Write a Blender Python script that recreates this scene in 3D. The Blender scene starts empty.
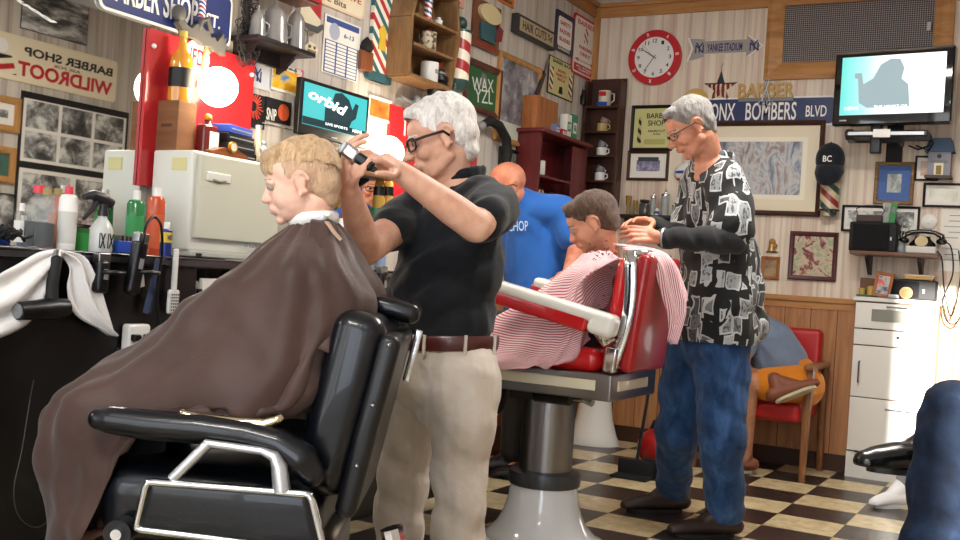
import bpy, math, random
import numpy as np
from mathutils import Vector, Matrix, noise
PI=math.pi
random.seed(7)
SC=bpy.context.scene
COL=SC.collection
# ------------------------------------------------------------------ camera (solved from the floor tiles and wall lines)
FPX=1054.845; PITCH=.0045877; ROLL=.0670077; YAW=-.5074515
CAM=Vector((2.8952,-6.5889,1.0264))
CF=Vector((math.sin(YAW)*math.cos(PITCH),math.cos(YAW)*math.cos(PITCH),math.sin(PITCH)))
R0=Vector((math.cos(YAW),-math.sin(YAW),0)); U0=R0.cross(CF)
CR=R0*math.cos(ROLL)+U0*math.sin(ROLL); CU=-R0*math.sin(ROLL)+U0*math.cos(ROLL)
def ray(x,y): return CF+CR*((x-480)/FPX)-CU*((y-270)/FPX)
def onX(x,y,X): d=ray(x,y); return CAM+d*((X-CAM.x)/d.x)
def onY(x,y,Y): d=ray(x,y); return CAM+d*((Y-CAM.y)/d.y)
def onZ(x,y,Z): d=ray(x,y); return CAM+d*((Z-CAM.z)/d.z)
def P(x,y,D): return CAM+ray(x,y)*D
cd=bpy.data.cameras.new('camera'); cam=bpy.data.objects.new('camera',cd); COL.objects.link(cam)
cd.sensor_width=36; cd.lens=36*FPX/960; cd.clip_start=.05
cam.matrix_world=Matrix(((CR.x,CU.x,-CF.x,CAM.x),(CR.y,CU.y,-CF.y,CAM.y),(CR.z,CU.z,-CF.z,CAM.z),(0,0,0,1)))
SC.camera=cam
# ------------------------------------------------------------------ materials
MATS={}
def lin(c):
    return tuple((v/12.92 if v<=.04045 else ((v+.055)/1.055)**2.4) for v in c)
def hexc(h):
    h=h.lstrip('#'); return lin(tuple(int(h[i:i+2],16)/255 for i in (0,2,4)))+(1,)
def mat(name,c,rough=.5,metal=0,coat=0,emit=None,es=0,trans=0,alpha=1,sheen=0,spec=.5,ior=1.45):
    if name in MATS: return MATS[name]
    m=bpy.data.materials.new(name); m.use_nodes=True; b=m.node_tree.nodes['Principled BSDF']
    col=hexc(c) if isinstance(c,str) else c
    b.inputs['Base Color'].default_value=col; b.inputs['Roughness'].default_value=rough
    b.inputs['Metallic'].default_value=metal; b.inputs['Coat Weight'].default_value=coat
    b.inputs['Specular IOR Level'].default_value=spec; b.inputs['IOR'].default_value=ior
    b.inputs['Transmission Weight'].default_value=trans; b.inputs['Alpha'].default_value=alpha
    b.inputs['Sheen Weight'].default_value=sheen
    if emit: b.inputs['Emission Color'].default_value=hexc(emit); b.inputs['Emission Strength'].default_value=es
    MATS[name]=m; return m
class NT:
    def __init__(s,m): s.m=m; s.t=m.node_tree; s.b=s.t.nodes['Principled BSDF']
    def n(s,typ,**kw):
        x=s.t.nodes.new(typ)
        for k,v in kw.items():
            if k in x.inputs: x.inputs[k].default_value=v
            else: setattr(x,k,v)
        return x
    def l(s,a,b): s.t.links.new(a,b)
    def co(s,kind='Object',scale=(1,1,1),loc=(0,0,0),rot=(0,0,0)):
        c=s.n('ShaderNodeTexCoord'); m=s.n('ShaderNodeMapping'); s.l(c.outputs[kind],m.inputs[0])
        m.inputs['Scale'].default_value=scale; m.inputs['Location'].default_value=loc; m.inputs['Rotation'].default_value=rot
        return m.outputs[0]
    def ramp(s,fac,stops,mode='LINEAR'):
        r=s.n('ShaderNodeValToRGB'); r.color_ramp.interpolation=mode; e=r.color_ramp.elements
        while len(e)<len(stops): e.new(.5)
        for k,(p,c) in enumerate(stops):
            e[k].position=p; e[k].color=hexc(c) if isinstance(c,str) else c
        s.l(fac,r.inputs[0]); return r.outputs[0]
    def noise(s,vec,scale,detail=3,rough=.5,dist=0):
        x=s.n('ShaderNodeTexNoise',Scale=scale,Detail=detail,Roughness=rough,Distortion=dist); s.l(vec,x.inputs['Vector']); return x.outputs[0]
    def mix(s,fac,a,b,blend='MIX'):
        x=s.n('ShaderNodeMix',data_type='RGBA',blend_type=blend)
        for inp,v in ((0,fac),(6,a),(7,b)):
            if hasattr(v,'links') or hasattr(v,'is_linked'): s.l(v,x.inputs[inp])
            elif inp==0: x.inputs[0].default_value=v
            else: x.inputs[inp].default_value=hexc(v) if isinstance(v,str) else v
        return x.outputs[2]
    def math(s,op,a,b=0,c=None):
        x=s.n('ShaderNodeMath',operation=op)
        for k,v in enumerate((a,b) if c is None else (a,b,c)):
            if hasattr(v,'is_linked'): s.l(v,x.inputs[k])
            else: x.inputs[k].default_value=v
        return x.outputs[0]
    def sep(s,vec):
        x=s.n('ShaderNodeSeparateXYZ'); s.l(vec,x.inputs[0]); return x.outputs
    def base(s,o): s.l(o,s.b.inputs['Base Color'])
    def bump(s,h,st=.2,d=.01):
        x=s.n('ShaderNodeBump',Strength=st,Distance=d); s.l(h,x.inputs['Height']); s.l(x.outputs[0],s.b.inputs['Normal'])
def wood(name,c1,c2,scale=8,axis='x',rough=.45,coat=.15,kind='Object'):
    if name in MATS: return MATS[name]
    m=mat(name,c1,rough,coat=coat); t=NT(m)
    st={'x':(1,9,9),'y':(9,1,9),'z':(9,9,1)}[axis]
    v=t.co(kind,scale=st); f=t.noise(v,scale,5,.6,.6)
    t.base(t.ramp(f,[(.3,c2),(.62,c1)])); t.bump(f,.12,.002); return m
def leather(name,c,rough=.32,coat=.2):
    m=mat(name,c,rough,coat=coat); t=NT(m); v=t.co()
    x=t.n('ShaderNodeTexVoronoi',Scale=260.); t.l(v,x.inputs['Vector'])
    f=t.noise(v,9,4); s=t.math('ADD',x.outputs[0],t.math('MULTIPLY',f,2.5)); t.bump(s,.12,.0015)
    return m
def cloth(name,c,scale=14,st=.35,rough=.85,c2=None,d=.012):
    m=mat(name,c,rough,sheen=.15,spec=.25); t=NT(m); v=t.co()
    f=t.noise(v,scale,4,.55,.4); g=t.noise(v,900,1)
    t.bump(t.math('ADD',f,t.math('MULTIPLY',g,.05)),st,d)
    if c2: t.base(t.ramp(t.noise(v,scale*.5,3),[(.35,c2),(.65,c)]))
    return m
def skin(name,c,c2):
    m=mat(name,c,.5,spec=.4); t=NT(m); v=t.co()
    t.base(t.ramp(t.noise(v,16,4,.6),[(.35,c2),(.65,c)])); m.node_tree.nodes['Principled BSDF'].inputs['Subsurface Weight'].default_value=.08
    m.node_tree.nodes['Principled BSDF'].inputs['Subsurface Radius'].default_value=(.012,.005,.003)
    t.bump(t.noise(v,120,3),.08,.002); return m
# ------------------------------------------------------------------ things, parts, structure
MW={}
def thing(name,label,cat,loc=(0,0,0),rz=0,group=None,M=None):
    o=bpy.data.objects.new(name,None); COL.objects.link(o); o.empty_display_size=.05
    if M is None: M=Matrix.Translation(Vector(loc))@Matrix.Rotation(rz,4,'Z')
    o.matrix_world=M; MW[o.name]=M.copy()
    o['label']=label; o['category']=cat
    if group: o['group']=group
    return o
def tag(o,label,cat,group=None,kind=None):
    o['label']=label; o['category']=cat
    if group: o['group']=group
    if kind: o['kind']=kind
    return o
def link(name,me,m,parent=None,world=False,smooth=None):
    if m is not None:
        me.materials.clear()
        for k in (m if isinstance(m,(list,tuple)) else [m]): me.materials.append(k)
    o=bpy.data.objects.new(name,me); COL.objects.link(o)
    if parent is not None:
        if world: me.transform(MW[parent.name].inverted())
        o.parent=parent; MW[o.name]=MW[parent.name].copy()
    else: MW[o.name]=Matrix.Identity(4)
    if smooth is not None and len(me.polygons):
        me.polygons.foreach_set('use_smooth',[True]*len(me.polygons))
        if smooth<180:
            try: me.set_sharp_from_angle(angle=math.radians(smooth))
            except Exception: pass
    me.update(); return o
class MB:
    def __init__(s): s.v=[]; s.f=[]; s.mi=[]; s.cur=0
    def add(s,vs,fs,M=None):
        b=len(s.v)
        for v in vs: s.v.append((M@Vector(v)) if M is not None else Vector(v))
        for f in fs: s.f.append(tuple(i+b for i in f)); s.mi.append(s.cur)
        return s
    def box(s,c,d,M=None,bev=0):
        x,y,z=[k/2 for k in d]; c=Vector(c); b=min(bev,x*.99,y*.99,z*.99)
        if b<=0:
            vs=[c+Vector((i*x,j*y,k*z)) for i in(-1,1) for j in(-1,1) for k in(-1,1)]
            return s.add(vs,[(0,1,3,2),(4,6,7,5),(0,4,5,1),(2,3,7,6),(0,2,6,4),(1,5,7,3)],M)
        # rounded box: sphere grid pushed to the corners
        n=3; vs=[];idx={}
        import itertools
        N=2*n+2
        def pt(a):
            k=a if a<=n else a-1
            return (-1 if a<=n else 1)
        def vert(u,key):
            if key in idx: return idx[key]
            q=Vector(u); core=Vector((max(-x+b,min(x-b,q.x)),max(-y+b,min(y-b,q.y)),max(-z+b,min(z-b,q.z))))
            dd=q-core
            if dd.length>1e-9: dd=dd.normalized()*b
            idx[key]=len(vs); vs.append(c+core+dd); return idx[key]
        def steps(h):
            a=[-h+b*(1-math.tan(PI/4*(1-i/n))) for i in range(n+1)]
            return a+[-t for t in reversed(a)]
        S=[steps(x),steps(y),steps(z)]; H=(x,y,z); fs=[]
        for ax in range(3):
            p,q=[(1,2),(2,0),(0,1)][ax]
            for sg in(-1,1):
                for i in range(N-1):
                    for j in range(N-1):
                        fc=[]
                        for (a,e) in ((i,j),(i+1,j),(i+1,j+1),(i,j+1)):
                            u=[0,0,0]; u[ax]=sg*H[ax]; u[p]=S[p][a]; u[q]=S[q][e]
                            fc.append(vert(u,tuple(round(t,7) for t in u)))
                        fs.append(tuple(fc if sg>0 else fc[::-1]))
        return s.add(vs,fs,M)
    def lathe(s,prof,c=(0,0,0),n=24,M=None,sx=1,sy=1,capb=True,capt=True):
        vs=[];fs=[];c=Vector(c)
        for r,z in prof:
            for k in range(n):
                a=2*PI*k/n; vs.append(c+Vector((r*math.cos(a)*sx,r*math.sin(a)*sy,z)))
        for i in range(len(prof)-1):
            for k in range(n): fs.append((i*n+k,i*n+(k+1)%n,(i+1)*n+(k+1)%n,(i+1)*n+k))
        if capb: fs.append(tuple(range(n))[::-1])
        if capt: fs.append(tuple((len(prof)-1)*n+k for k in range(n)))
        return s.add(vs,fs,M)
    def cyl(s,p0,p1,r0,r1=None,n=16): return s.tube([p0,p1],[r0,r0 if r1 is None else r1],n)
    def tube(s,pts,r,n=10,closed=False,flat=None):
        pts=[Vector(p) for p in pts]; L=len(pts); rs=r if isinstance(r,(list,tuple)) else [r]*L
        vs=[];fs=[];pa=None
        for i,p in enumerate(pts):
            if closed: t=pts[(i+1)%L]-pts[i-1]
            else: t=pts[min(i+1,L-1)]-pts[max(i-1,0)]
            t.normalize()
            if pa is None:
                h=Vector((0,0,1)) if abs(t.z)<.9 else Vector((1,0,0)); a=t.cross(h).normalized()
            else: a=(pa-t*pa.dot(t)).normalized()
            pa=a; b=t.cross(a)
            for k in range(n):
                th=2*PI*k/n; ra=rs[i]; 
                vs.append(p+a*(ra*math.cos(th)*(flat[0] if flat else 1))+b*(ra*math.sin(th)*(flat[1] if flat else 1)))
        for i in range(L if closed else L-1):
            j=(i+1)%L
            for k in range(n): fs.append((i*n+k,i*n+(k+1)%n,j*n+(k+1)%n,j*n+k))
        if not closed: fs.append(tuple(range(n))[::-1]); fs.append(tuple((L-1)*n+k for k in range(n)))
        return s.add(vs,fs)
    def ball(s,c,r,M=None,n=20):
        r=r if isinstance(r,(list,tuple)) else (r,r,r); m=n//2
        prof=[(math.sin(PI*i/m),-math.cos(PI*i/m)) for i in range(m+1)]
        prof[0]=(1e-4,-1); prof[-1]=(1e-4,1)
        vs=[];fs=[]
        for q,z in prof:
            for k in range(n): vs.append(Vector((q*math.cos(2*PI*k/n)*r[0],q*math.sin(2*PI*k/n)*r[1],z*r[2]))+Vector(c))
        for i in range(m):
            for k in range(n): fs.append((i*n+k,i*n+(k+1)%n,(i+1)*n+(k+1)%n,(i+1)*n+k))
        fs.append(tuple(range(n))[::-1]); fs.append(tuple(m*n+k for k in range(n)))
        return s.add(vs,fs,M)
    def prism(s,pts,d,M=None,y0=0):   # outline in local x,z, thickness d towards -y from y0
        n=len(pts); vs=[(p[0],y0,p[1]) for p in pts]+[(p[0],y0-d,p[1]) for p in pts]
        fs=[tuple(range(n)),tuple(range(2*n-1,n-1,-1))]
        for i in range(n): j=(i+1)%n; fs.append((j,i,n+i,n+j))
        return s.add(vs,fs,M)
    def fix(s): return s
    def mesh(s,name='m'):
        me=bpy.data.meshes.new(name); me.from_pydata([tuple(v) for v in s.v],[],s.f)
        if any(s.mi): me.polygons.foreach_set('material_index',s.mi)
        import bmesh
        bm=bmesh.new(); bm.from_mesh(me); bmesh.ops.recalc_face_normals(bm,faces=bm.faces); bm.to_mesh(me); bm.free()
        me.update(); return me
    def build(s,name,m,parent=None,world=False,smooth=35): return link(name,s.mesh(name),m,parent,world,smooth)
def struct(name,mb,m):
    o=mb.build(name,m,smooth=None); o['kind']='structure'; return o
def rbox(name,c,d,m,parent=None,bev=0,world=False): return MB().box(c,d,bev=bev).build(name,m,parent,world)
DUPN=[0]
def dup(root,loc=None,label=None,M=None,group=None,smat=None):
    r=root.copy(); COL.objects.link(r)
    if M is not None: r.matrix_world=M
    if loc is not None: r.location=loc
    if label: r['label']=label
    if group: r['group']=group
    for ch in [o for o in COL.objects if o.parent==root]:
        c=ch.copy(); COL.objects.link(c); c.parent=r
        for g in [o for o in COL.objects if o.parent==ch]:
            d=g.copy(); COL.objects.link(d); d.parent=c
    return r
FONT={}
def text(parent,body,cx,cz,w,h,m,y=-.004,ext=.0008,bold=.012,flip=False,shear=0,name='lettering',rot=0,M=None):
    if '\n' in body:
        ls=body.split('\n'); n_=len(ls)
        for i,l_ in enumerate(ls): text(parent,l_,cx,cz+h*(.5-(i+.5)/n_),w*len(l_)/max(len(q) for q in ls),h/n_*.72,m,y,ext,bold,flip,shear,name,rot,M)
        return None
    cu=bpy.data.curves.new('t','FONT'); cu.body=body; cu.align_x='CENTER'; cu.offset=bold; cu.shear=shear; cu.extrude=.02; cu.resolution_u=3
    o=bpy.data.objects.new('t',cu); COL.objects.link(o); bpy.context.view_layer.update()
    me=bpy.data.meshes.new_from_object(o.evaluated_get(bpy.context.evaluated_depsgraph_get())); bpy.data.objects.remove(o)
    n=len(me.vertices); a=np.zeros(n*3,dtype=np.float32)
    if n==0: return None
    me.vertices.foreach_get('co',a); a=a.reshape(-1,3)
    lo=a.min(0);hi=a.max(0); q=np.zeros_like(a)
    X=((a[:,0]-lo[0])/(hi[0]-lo[0])-.5)*w*(-1 if flip else 1); Z=((a[:,1]-lo[1])/(hi[1]-lo[1])-.5)*h
    q[:,0]=cx+X*math.cos(rot)-Z*math.sin(rot); q[:,2]=cz+X*math.sin(rot)+Z*math.cos(rot)
    q[:,1]=y-(a[:,2]-lo[2])/(hi[2]-lo[2])*ext
    me.vertices.foreach_set('co',q.ravel())
    if M is not None: me.transform(M)
    return link(name,me,m,parent)
# wall frames: local x runs to the right as seen from the room, y points into the wall, z up
RM={'L':Matrix.Rotation(PI/2,4,'Z'),'B':Matrix.Identity(4),'R':Matrix.Rotation(-PI/2,4,'Z')}
WR=3.9
MIRX=.012
def mirhit(x,y):
    p=onX(x,y,MIRX); d=ray(x,y); d=Vector((-d.x,d.y,d.z)); t=(WR-p.x)/d.x; return p+d*t
def wrect(wall,x1,y1,x2,y2,off=0):
    if wall=='L': a=onX(x1,y1,off); b=onX(x2,y2,off); return (off,(a.y+b.y)/2,(a.z+b.z)/2),abs(b.y-a.y),abs(a.z-b.z)
    if wall=='B': a=onY(x1,y1,-off); b=onY(x2,y2,-off); return ((a.x+b.x)/2,-off,(a.z+b.z)/2),abs(b.x-a.x),abs(a.z-b.z)
    a=mirhit(x1,y1); b=mirhit(x2,y2); return (WR-off,(a.y+b.y)/2,(a.z+b.z)/2),abs(b.y-a.y),abs(a.z-b.z)
def wthing(name,label,cat,wall,px,group=None,off=.002,tilt=0):
    c,w,h=wrect(wall,*px,off=off)
    return thing(name,label,cat,group=group,M=Matrix.Translation(Vector(c))@RM[wall]@Matrix.Rotation(tilt,4,'Y')),w,h
def circle(cx,cz,r,n=32,rz=None): return [(cx+r*math.cos(2*PI*k/n),cz+(rz or r)*math.sin(2*PI*k/n)) for k in range(n)]
def rrect(w,h,r,cx=0,cz=0,n=5):
    o=[]
    for (sx,sz,a0) in ((1,1,0),(-1,1,PI/2),(-1,-1,PI),(1,-1,1.5*PI)):
        for k in range(n+1):
            a=a0+PI/2*k/n; o.append((cx+sx*(w/2-r)+r*math.cos(a),cz+sz*(h/2-r)+r*math.sin(a)))
    return o
def plate(parent,name,w,h,m,y0=0,d=.003,r=0,cx=0,cz=0):
    return MB().prism(rrect(w,h,r,cx,cz) if r>0 else [(cx-w/2,cz-h/2),(cx+w/2,cz-h/2),(cx+w/2,cz+h/2),(cx-w/2,cz+h/2)],d,y0=y0).build(name,m,parent,smooth=None)
def frame_mb(w,h,b,d,y0=0,mb=None):
    mb=mb or MB()
    prof=[(0,0),(0,.8),(.25,1),(.6,.85),(1,.45),(1,0)]   # (inward fraction, height fraction)
    for k in range(len(prof)):
        pass
    cs=[(-1,-1),(1,-1),(1,1),(-1,1)]; vs=[];fs=[];n=len(prof)
    for sx,sz in cs:
        for u,v in prof: vs.append((sx*(w/2-u*b),y0-v*d,sz*(h/2-u*b)))
    for i in range(4):
        j=(i+1)%4
        for k in range(n): q=(k+1)%n; fs.append((i*n+k,j*n+k,j*n+q,i*n+q))
    return mb.add(vs,fs)
def framed(name,label,cat,wall,px,fm,pm,b=.025,d=.025,matm=None,mb_=0,glass=False,group=None,tilt=0,off=.002):
    t,w,h=wthing(name,label,cat,wall,px,group,off,tilt)
    frame_mb(w,h,b,d).build('frame',fm,t,smooth=30)
    if matm: plate(t,'mat_board',w-2*b+.004,h-2*b+.004,matm,0,.004)
    q=plate(t,'picture',w-2*b-2*mb_+.002,h-2*b-2*mb_+.002,pm,-.001,.005)
    return t,w,h
PICN=[0]
def photo(stops,scale=6,name='photo',stretch=(1,1,1),rough=.35,seed=None,mode='LINEAR',dist=.4):
    PICN[0]+=1; m=mat(f'{name}_{PICN[0]}','#808080',rough); t=NT(m)
    v=t.co('Object',scale=stretch,loc=(PICN[0]*3.1,PICN[0]*1.7,PICN[0]*2.3))
    f=t.noise(v,scale,6,.65,dist); t.base(t.ramp(f,stops,mode)); return m
GREY=[(.30,'#1c1c1c'),(.42,'#4a4a4a'),(.5,'#8c8c8a'),(.6,'#d8d8d4')]
def shape(parent,name,pts,m,y=-.006,d=.001): return MB().prism(pts,d,y0=y).build(name,m,parent,smooth=None)
# ------------------------------------------------------------------ organic surfaces
def cap(mb,p0,p1,r0,r1,wide=None,k=1,n=16):
    p0=Vector(p0);p1=Vector(p1); ax=p1-p0; L=ax.length
    if L<1e-6: ax=Vector((0,0,1)); L=1e-6
    ax.normalize(); h=Vector(wide) if wide is not None else (Vector((0,0,1)) if abs(ax.z)<.9 else Vector((1,0,0)))
    b=(h-ax*h.dot(ax)).normalized(); a=ax.cross(b)
    prof=[]
    m=5
    for i in range(m): t=PI/2*i/m; prof.append((-r0*math.cos(t),r0*math.sin(t)+1e-4))
    for i in range(5): u=i/4; prof.append((L*u,r0+(r1-r0)*u))
    for i in range(1,m+1): t=PI/2*i/m; prof.append((L+r1*math.sin(t),r1*math.cos(t)+1e-4))
    vs=[];fs=[]
    for s_,r in prof:
        for q in range(n):
            th=2*PI*q/n; vs.append(p0+ax*s_+a*(r*math.cos(th))+b*(r*k*math.sin(th)))
    N=len(prof)
    for i in range(N-1):
        for q in range(n): fs.append((i*n+q,i*n+(q+1)%n,(i+1)*n+(q+1)%n,(i+1)*n+q))
    fs.append(tuple(range(n))[::-1]); fs.append(tuple((N-1)*n+q for q in range(n)))
    mb.add(vs,fs); return mb
def chain(mb,pts,rs,wide=None,k=1):
    for i in range(len(pts)-1): cap(mb,pts[i],pts[i+1],rs[i],rs[i+1],wide,k)
    return mb
def remesh(mb,vox,it=4,fac=.5,keep=None):
    me=mb.mesh('tmp'); o=bpy.data.objects.new('tmp',me); COL.objects.link(o)
    r=o.modifiers.new('r','REMESH'); r.mode='VOXEL'; r.voxel_size=vox; r.adaptivity=0
    if it: s=o.modifiers.new('s','SMOOTH'); s.factor=fac; s.iterations=it
    bpy.context.view_layer.update()
    out=bpy.data.meshes.new_from_object(o.evaluated_get(bpy.context.evaluated_depsgraph_get()))
    bpy.data.objects.remove(o); bpy.data.meshes.remove(me); return out
def coords(me): a=np.zeros(len(me.vertices)*3); me.vertices.foreach_get('co',a); return a.reshape(-1,3)
def setco(me,a): me.vertices.foreach_set('co',a.astype(np.float32).ravel()); me.update()
def normals(me): a=np.zeros(len(me.vertices)*3); me.vertices.foreach_get('normal',a); return a.reshape(-1,3)
def wrinkle(me,amp,specs,seed=0,mask=None):
    rs=np.random.RandomState(seed); c=coords(me); n=normals(me); d=np.zeros(len(c))
    for (kx,ky,kz,a) in specs:
        ph=rs.rand(3)*6.28; w=.5*np.sin(c[:,2]*9+ph[0]+c[:,0]*7)+.5*np.sin(c[:,1]*11+ph[1]+c[:,2]*5)
        s=np.sin(c[:,0]*kx+c[:,1]*ky+c[:,2]*kz+ph[2]+1.8*w); d+=a*(np.sign(s)*np.abs(s)**1.0-.6*np.abs(s))
    if mask is not None: d*=mask(c)
    setco(me,c+n*(amp*d)[:,None])
def cutmesh(me,keepfn):
    import bmesh
    bm=bmesh.new(); bm.from_mesh(me); dl=[v for v in bm.verts if not keepfn(v.co)]
    bmesh.ops.delete(bm,geom=dl,context='VERTS'); bm.to_mesh(me); bm.free(); me.update(); return me
def hem(me,z,tilt=0):
    return cutmesh(me,lambda c:c.z>z)
def frameM(o,fwd,up):
    f=Vector(fwd).normalized(); u=Vector(up); l=u.cross(f).normalized(); u=f.cross(l)
    return Matrix(((f.x,l.x,u.x,o[0]),(f.y,l.y,u.y,o[1]),(f.z,l.z,u.z,o[2]),(0,0,0,1)))
def catmull(pts,n,closed=True):
    L=len(pts); out=[]
    for i in range(n):
        f=i/n*L if closed else i/(n-1)*(L-1); k=int(f); f-=k
        if not closed and k>=L-1: k=L-2; f=1
        g_=lambda j: Vector(pts[j%L]) if closed else Vector(pts[max(0,min(L-1,j))])
        a,b,c,d=g_(k-1),g_(k),g_(k+1),g_(k+2); out.append(.5*((2*b)+(-a+c)*f+(2*a-5*b+4*c-d)*f*f+(-a+3*b-3*c+d)*f**3))
    return out
def cv(pts,n=40): return catmull(pts,n,False)
# ------------------------------------------------------------------ room shell
def panelling(name,c1,c2,c3,groove,axis,gw=.012,str_=.5):
    m=mat(name,c1,.55); t=NT(m); v=t.co(); s=t.sep(v)[axis]
    f=t.math('FRACT',t.math('DIVIDE',s,groove)); g=t.math('LESS_THAN',f,gw/groove)
    w=t.n('ShaderNodeTexNoise',Scale=1.,Detail=4,Roughness=.7); t.l(t.co(scale=(14,14,.35)),w.inputs['Vector'])
    c=t.ramp(w.outputs[0],[(.36,c2),(.5,c1),(.64,c3)])
    t.base(t.mix(t.math('MULTIPLY',g,.55),c,c2)); t.bump(t.math('SUBTRACT',1,g),str_,.004); return m
M_PL=panelling('panelling_left','#c4bcb2','#a79d94','#cfc7bd',.102,1)
M_PB=panelling('panelling_back','#dccfbd','#c6aa9c','#e6dbc9',.095,0)
M_OAK=wood('oak_trim','#bd8850','#9c6a38',3,'x')
M_OAKZ=wood('oak_trim_upright','#bd8850','#9c6a38',3,'z')
M_OAKY=wood('oak_trim_deep','#ad7a46','#8c5e32',3,'y')
def wains(name,axis):
    m=mat(name,'#a9764a',.45,coat=.1); t=NT(m); v=t.co(); s=t.sep(v)[axis]
    f=t.math('FRACT',t.math('DIVIDE',s,.155)); g=t.math('LESS_THAN',f,.03)
    w=t.noise(t.co(scale=(10,10,.8)),2.2,5,.65,.8); c=t.ramp(w,[(.3,'#966240'),(.62,'#b98558')])
    t.base(t.mix(g,c,'#4c2c18')); t.bump(t.math('SUBTRACT',1,g),.5,.004); return m
M_WB=wains('wainscot_back',0); M_WL=wains('wainscot_side',1)
def floor_mat():
    m=mat('checker_vinyl','#cdbb98',.28,coat=.1); t=NT(m); v=t.co(loc=(-.2455,.0063,0)); s=t.sep(v); T=.3048
    T_=T
    fx=t.math('FLOOR',t.math('DIVIDE',s[0],T)); fy=t.math('FLOOR',t.math('DIVIDE',s[1],T))
    par=t.math('MODULO',t.math('ADD',t.math('ADD',fx,fy),200),2)
    ex=t.math('FRACT',t.math('DIVIDE',s[0],T)); ey=t.math('FRACT',t.math('DIVIDE',s[1],T))
    n=t.noise(t.co(),14,5,.7,.3); n2=t.noise(t.co(),2.5,3)
    lt=t.ramp(n,[(.3,'#a3906c'),(.5,'#c9b78f'),(.68,'#d8c9a4')]); dk=t.ramp(n,[(.3,'#1d1615'),(.6,'#342a29'),(.75,'#4a3f3d')])
    c=t.mix(par,dk,lt)
    e=t.math('MAXIMUM',t.math('LESS_THAN',ex,.008),t.math('LESS_THAN',ey,.008))
    t.base(t.mix(t.math('MULTIPLY',e,.7),c,'#2a211c'))
    t.l(t.math('ADD',.16,t.math('MULTIPLY',n2,.35)),t.b.inputs['Roughness']); t.bump(n,.06,.002); return m
M_FLOOR=floor_mat()
YF=-8.6; HC=2.905
M_CEIL=mat('ceiling_white','#dcdde0',.9)
t_=NT(M_CEIL); t_.bump(t_.noise(t_.co(),60,3),.2,.004)
struct('floor',MB().box((WR/2,YF/2,-.05),(WR+.4,-YF+.4,.1)),M_FLOOR)
struct('ceiling',MB().box((WR/2,YF/2,HC+.05),(WR+.4,-YF+.4,.1)),M_CEIL)
struct('wall_left',MB().box((-.1,YF/2,HC/2),(.2,-YF+.4,HC)),M_PL)
struct('wall_back',MB().box((WR/2,.1,HC/2),(WR,.2,HC)),M_PB)
struct('wall_right',MB().box((WR+.1,YF/2,HC/2),(.2,-YF+.4,HC)),M_PL)
# storefront wall behind the camera: low wall, head, piers, open glazing bays
M_PLAIN=mat('painted_plaster','#d6cfc4',.8)
fw=MB(); fw.box((WR/2,YF-.1,.18),(WR,.2,.36)); fw.box((WR/2,YF-.1,2.77),(WR,.2,.27))
for x,w in ((.06,.12),(1.42,.12),(2.62,.12),(WR-.06,.12)): fw.box((x,YF-.1,1.5),(w,.2,2.3))
struct('wall_front',fw,M_PLAIN)
# crown, chair rail, wainscot, base
CB=2.815
struct('trim_1',MB().box((WR/2,-.012,(CB+HC)/2),(WR,.024,HC-CB)).box((WR/2,-.03,HC-.012),(WR,.03,.024)),M_OAK)
struct('trim_2',MB().box((.012,YF/2,(CB+HC)/2),(.024,-YF,HC-CB)).box((.03,YF/2,HC-.012),(.03,-YF,.024)),M_OAKY)
struct('trim_3',MB().box((.02,-.02,HC/2),(.04,.04,HC)),M_OAKZ)     # corner post
zr=1.03
struct('trim_4',MB().box((WR/2,-.018,zr-.015),(WR,.036,.03)).box((WR/2,-.012,zr-.05),(WR,.024,.045)),M_OAK)
struct('trim_5',MB().box((WR/2,-.008,(zr-.07)/2),(WR,.016,zr-.07)),M_WB)
struct('trim_6',MB().box((.008,-1.2,.5),(.016,2.4,1.0)),M_WL)
M_BASEB=mat('baseboard_brown','#3c2417',.5)
struct('baseboard_back',MB().box((WR/2,-.026,.05),(WR,.02,.1)),M_BASEB)
struct('baseboard_left',MB().box((.026,-1.2,.05),(.02,2.4,.1)),M_BASEB)
struct('trim_7',MB().box((onY(958,300,-.02).x+.045,-.03,.55),(.09,.06,1.1)),M_OAKZ)   # upright post by the right edge
# ------------------------------------------------------------------ common materials
BLK=mat('black_plastic','#0d0d10',.35); BLKM=mat('black_matte','#121214',.7); DKW=wood('dark_walnut','#3a2218','#24130d',4,'x')
CHR=mat('chrome','#d8dade',.12,1); CHR2=mat('brushed_steel','#8e8c8c',.32,1); WHT=mat('white_enamel','#e8e8e4',.25,coat=.4)
WPL=mat('white_plastic','#ecebe6',.4); GOLD=mat('gold_metal','#c99a3c',.35,.8); PAPER=mat('white_paper','#e9e6df',.8)
RED=mat('sign_red','#c0202a',.4); NAVY=mat('sign_navy','#1d2a66',.35); CREAM=mat('sign_cream','#e8dcc0',.5); BLACKP=mat('sign_black','#151515',.5)
GREENP=mat('green_paint','#2f5a38',.5); TEALP=mat('teal_paint','#2f5860',.5); YEL=mat('yellow_paint','#d9b73a',.5); MAH=wood('mahogany','#6e1f22','#4d1216',3,'z')
MAPLE=wood('maple_frame','#b98a52','#a06f38',5,'z'); BROWNF=wood('brown_frame','#4a2a1c','#311a12',5,'x'); GOLDF=wood('gilt_frame','#8d6c40','#5f4526',6,'x')
GLASS=mat('clear_glass','#eef4f4',.05,trans=1); BLUEP=mat('blue_paint','#2346a8',.4); ORANGE=mat('orange_paint','#d8581e',.5)
IVORY=mat('ivory_matboard','#e6dcc4',.8); GREYP=mat('grey_paint','#7c7d80',.5); SILV=mat('silver_paint','#a9abb0',.35,.6)
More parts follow.
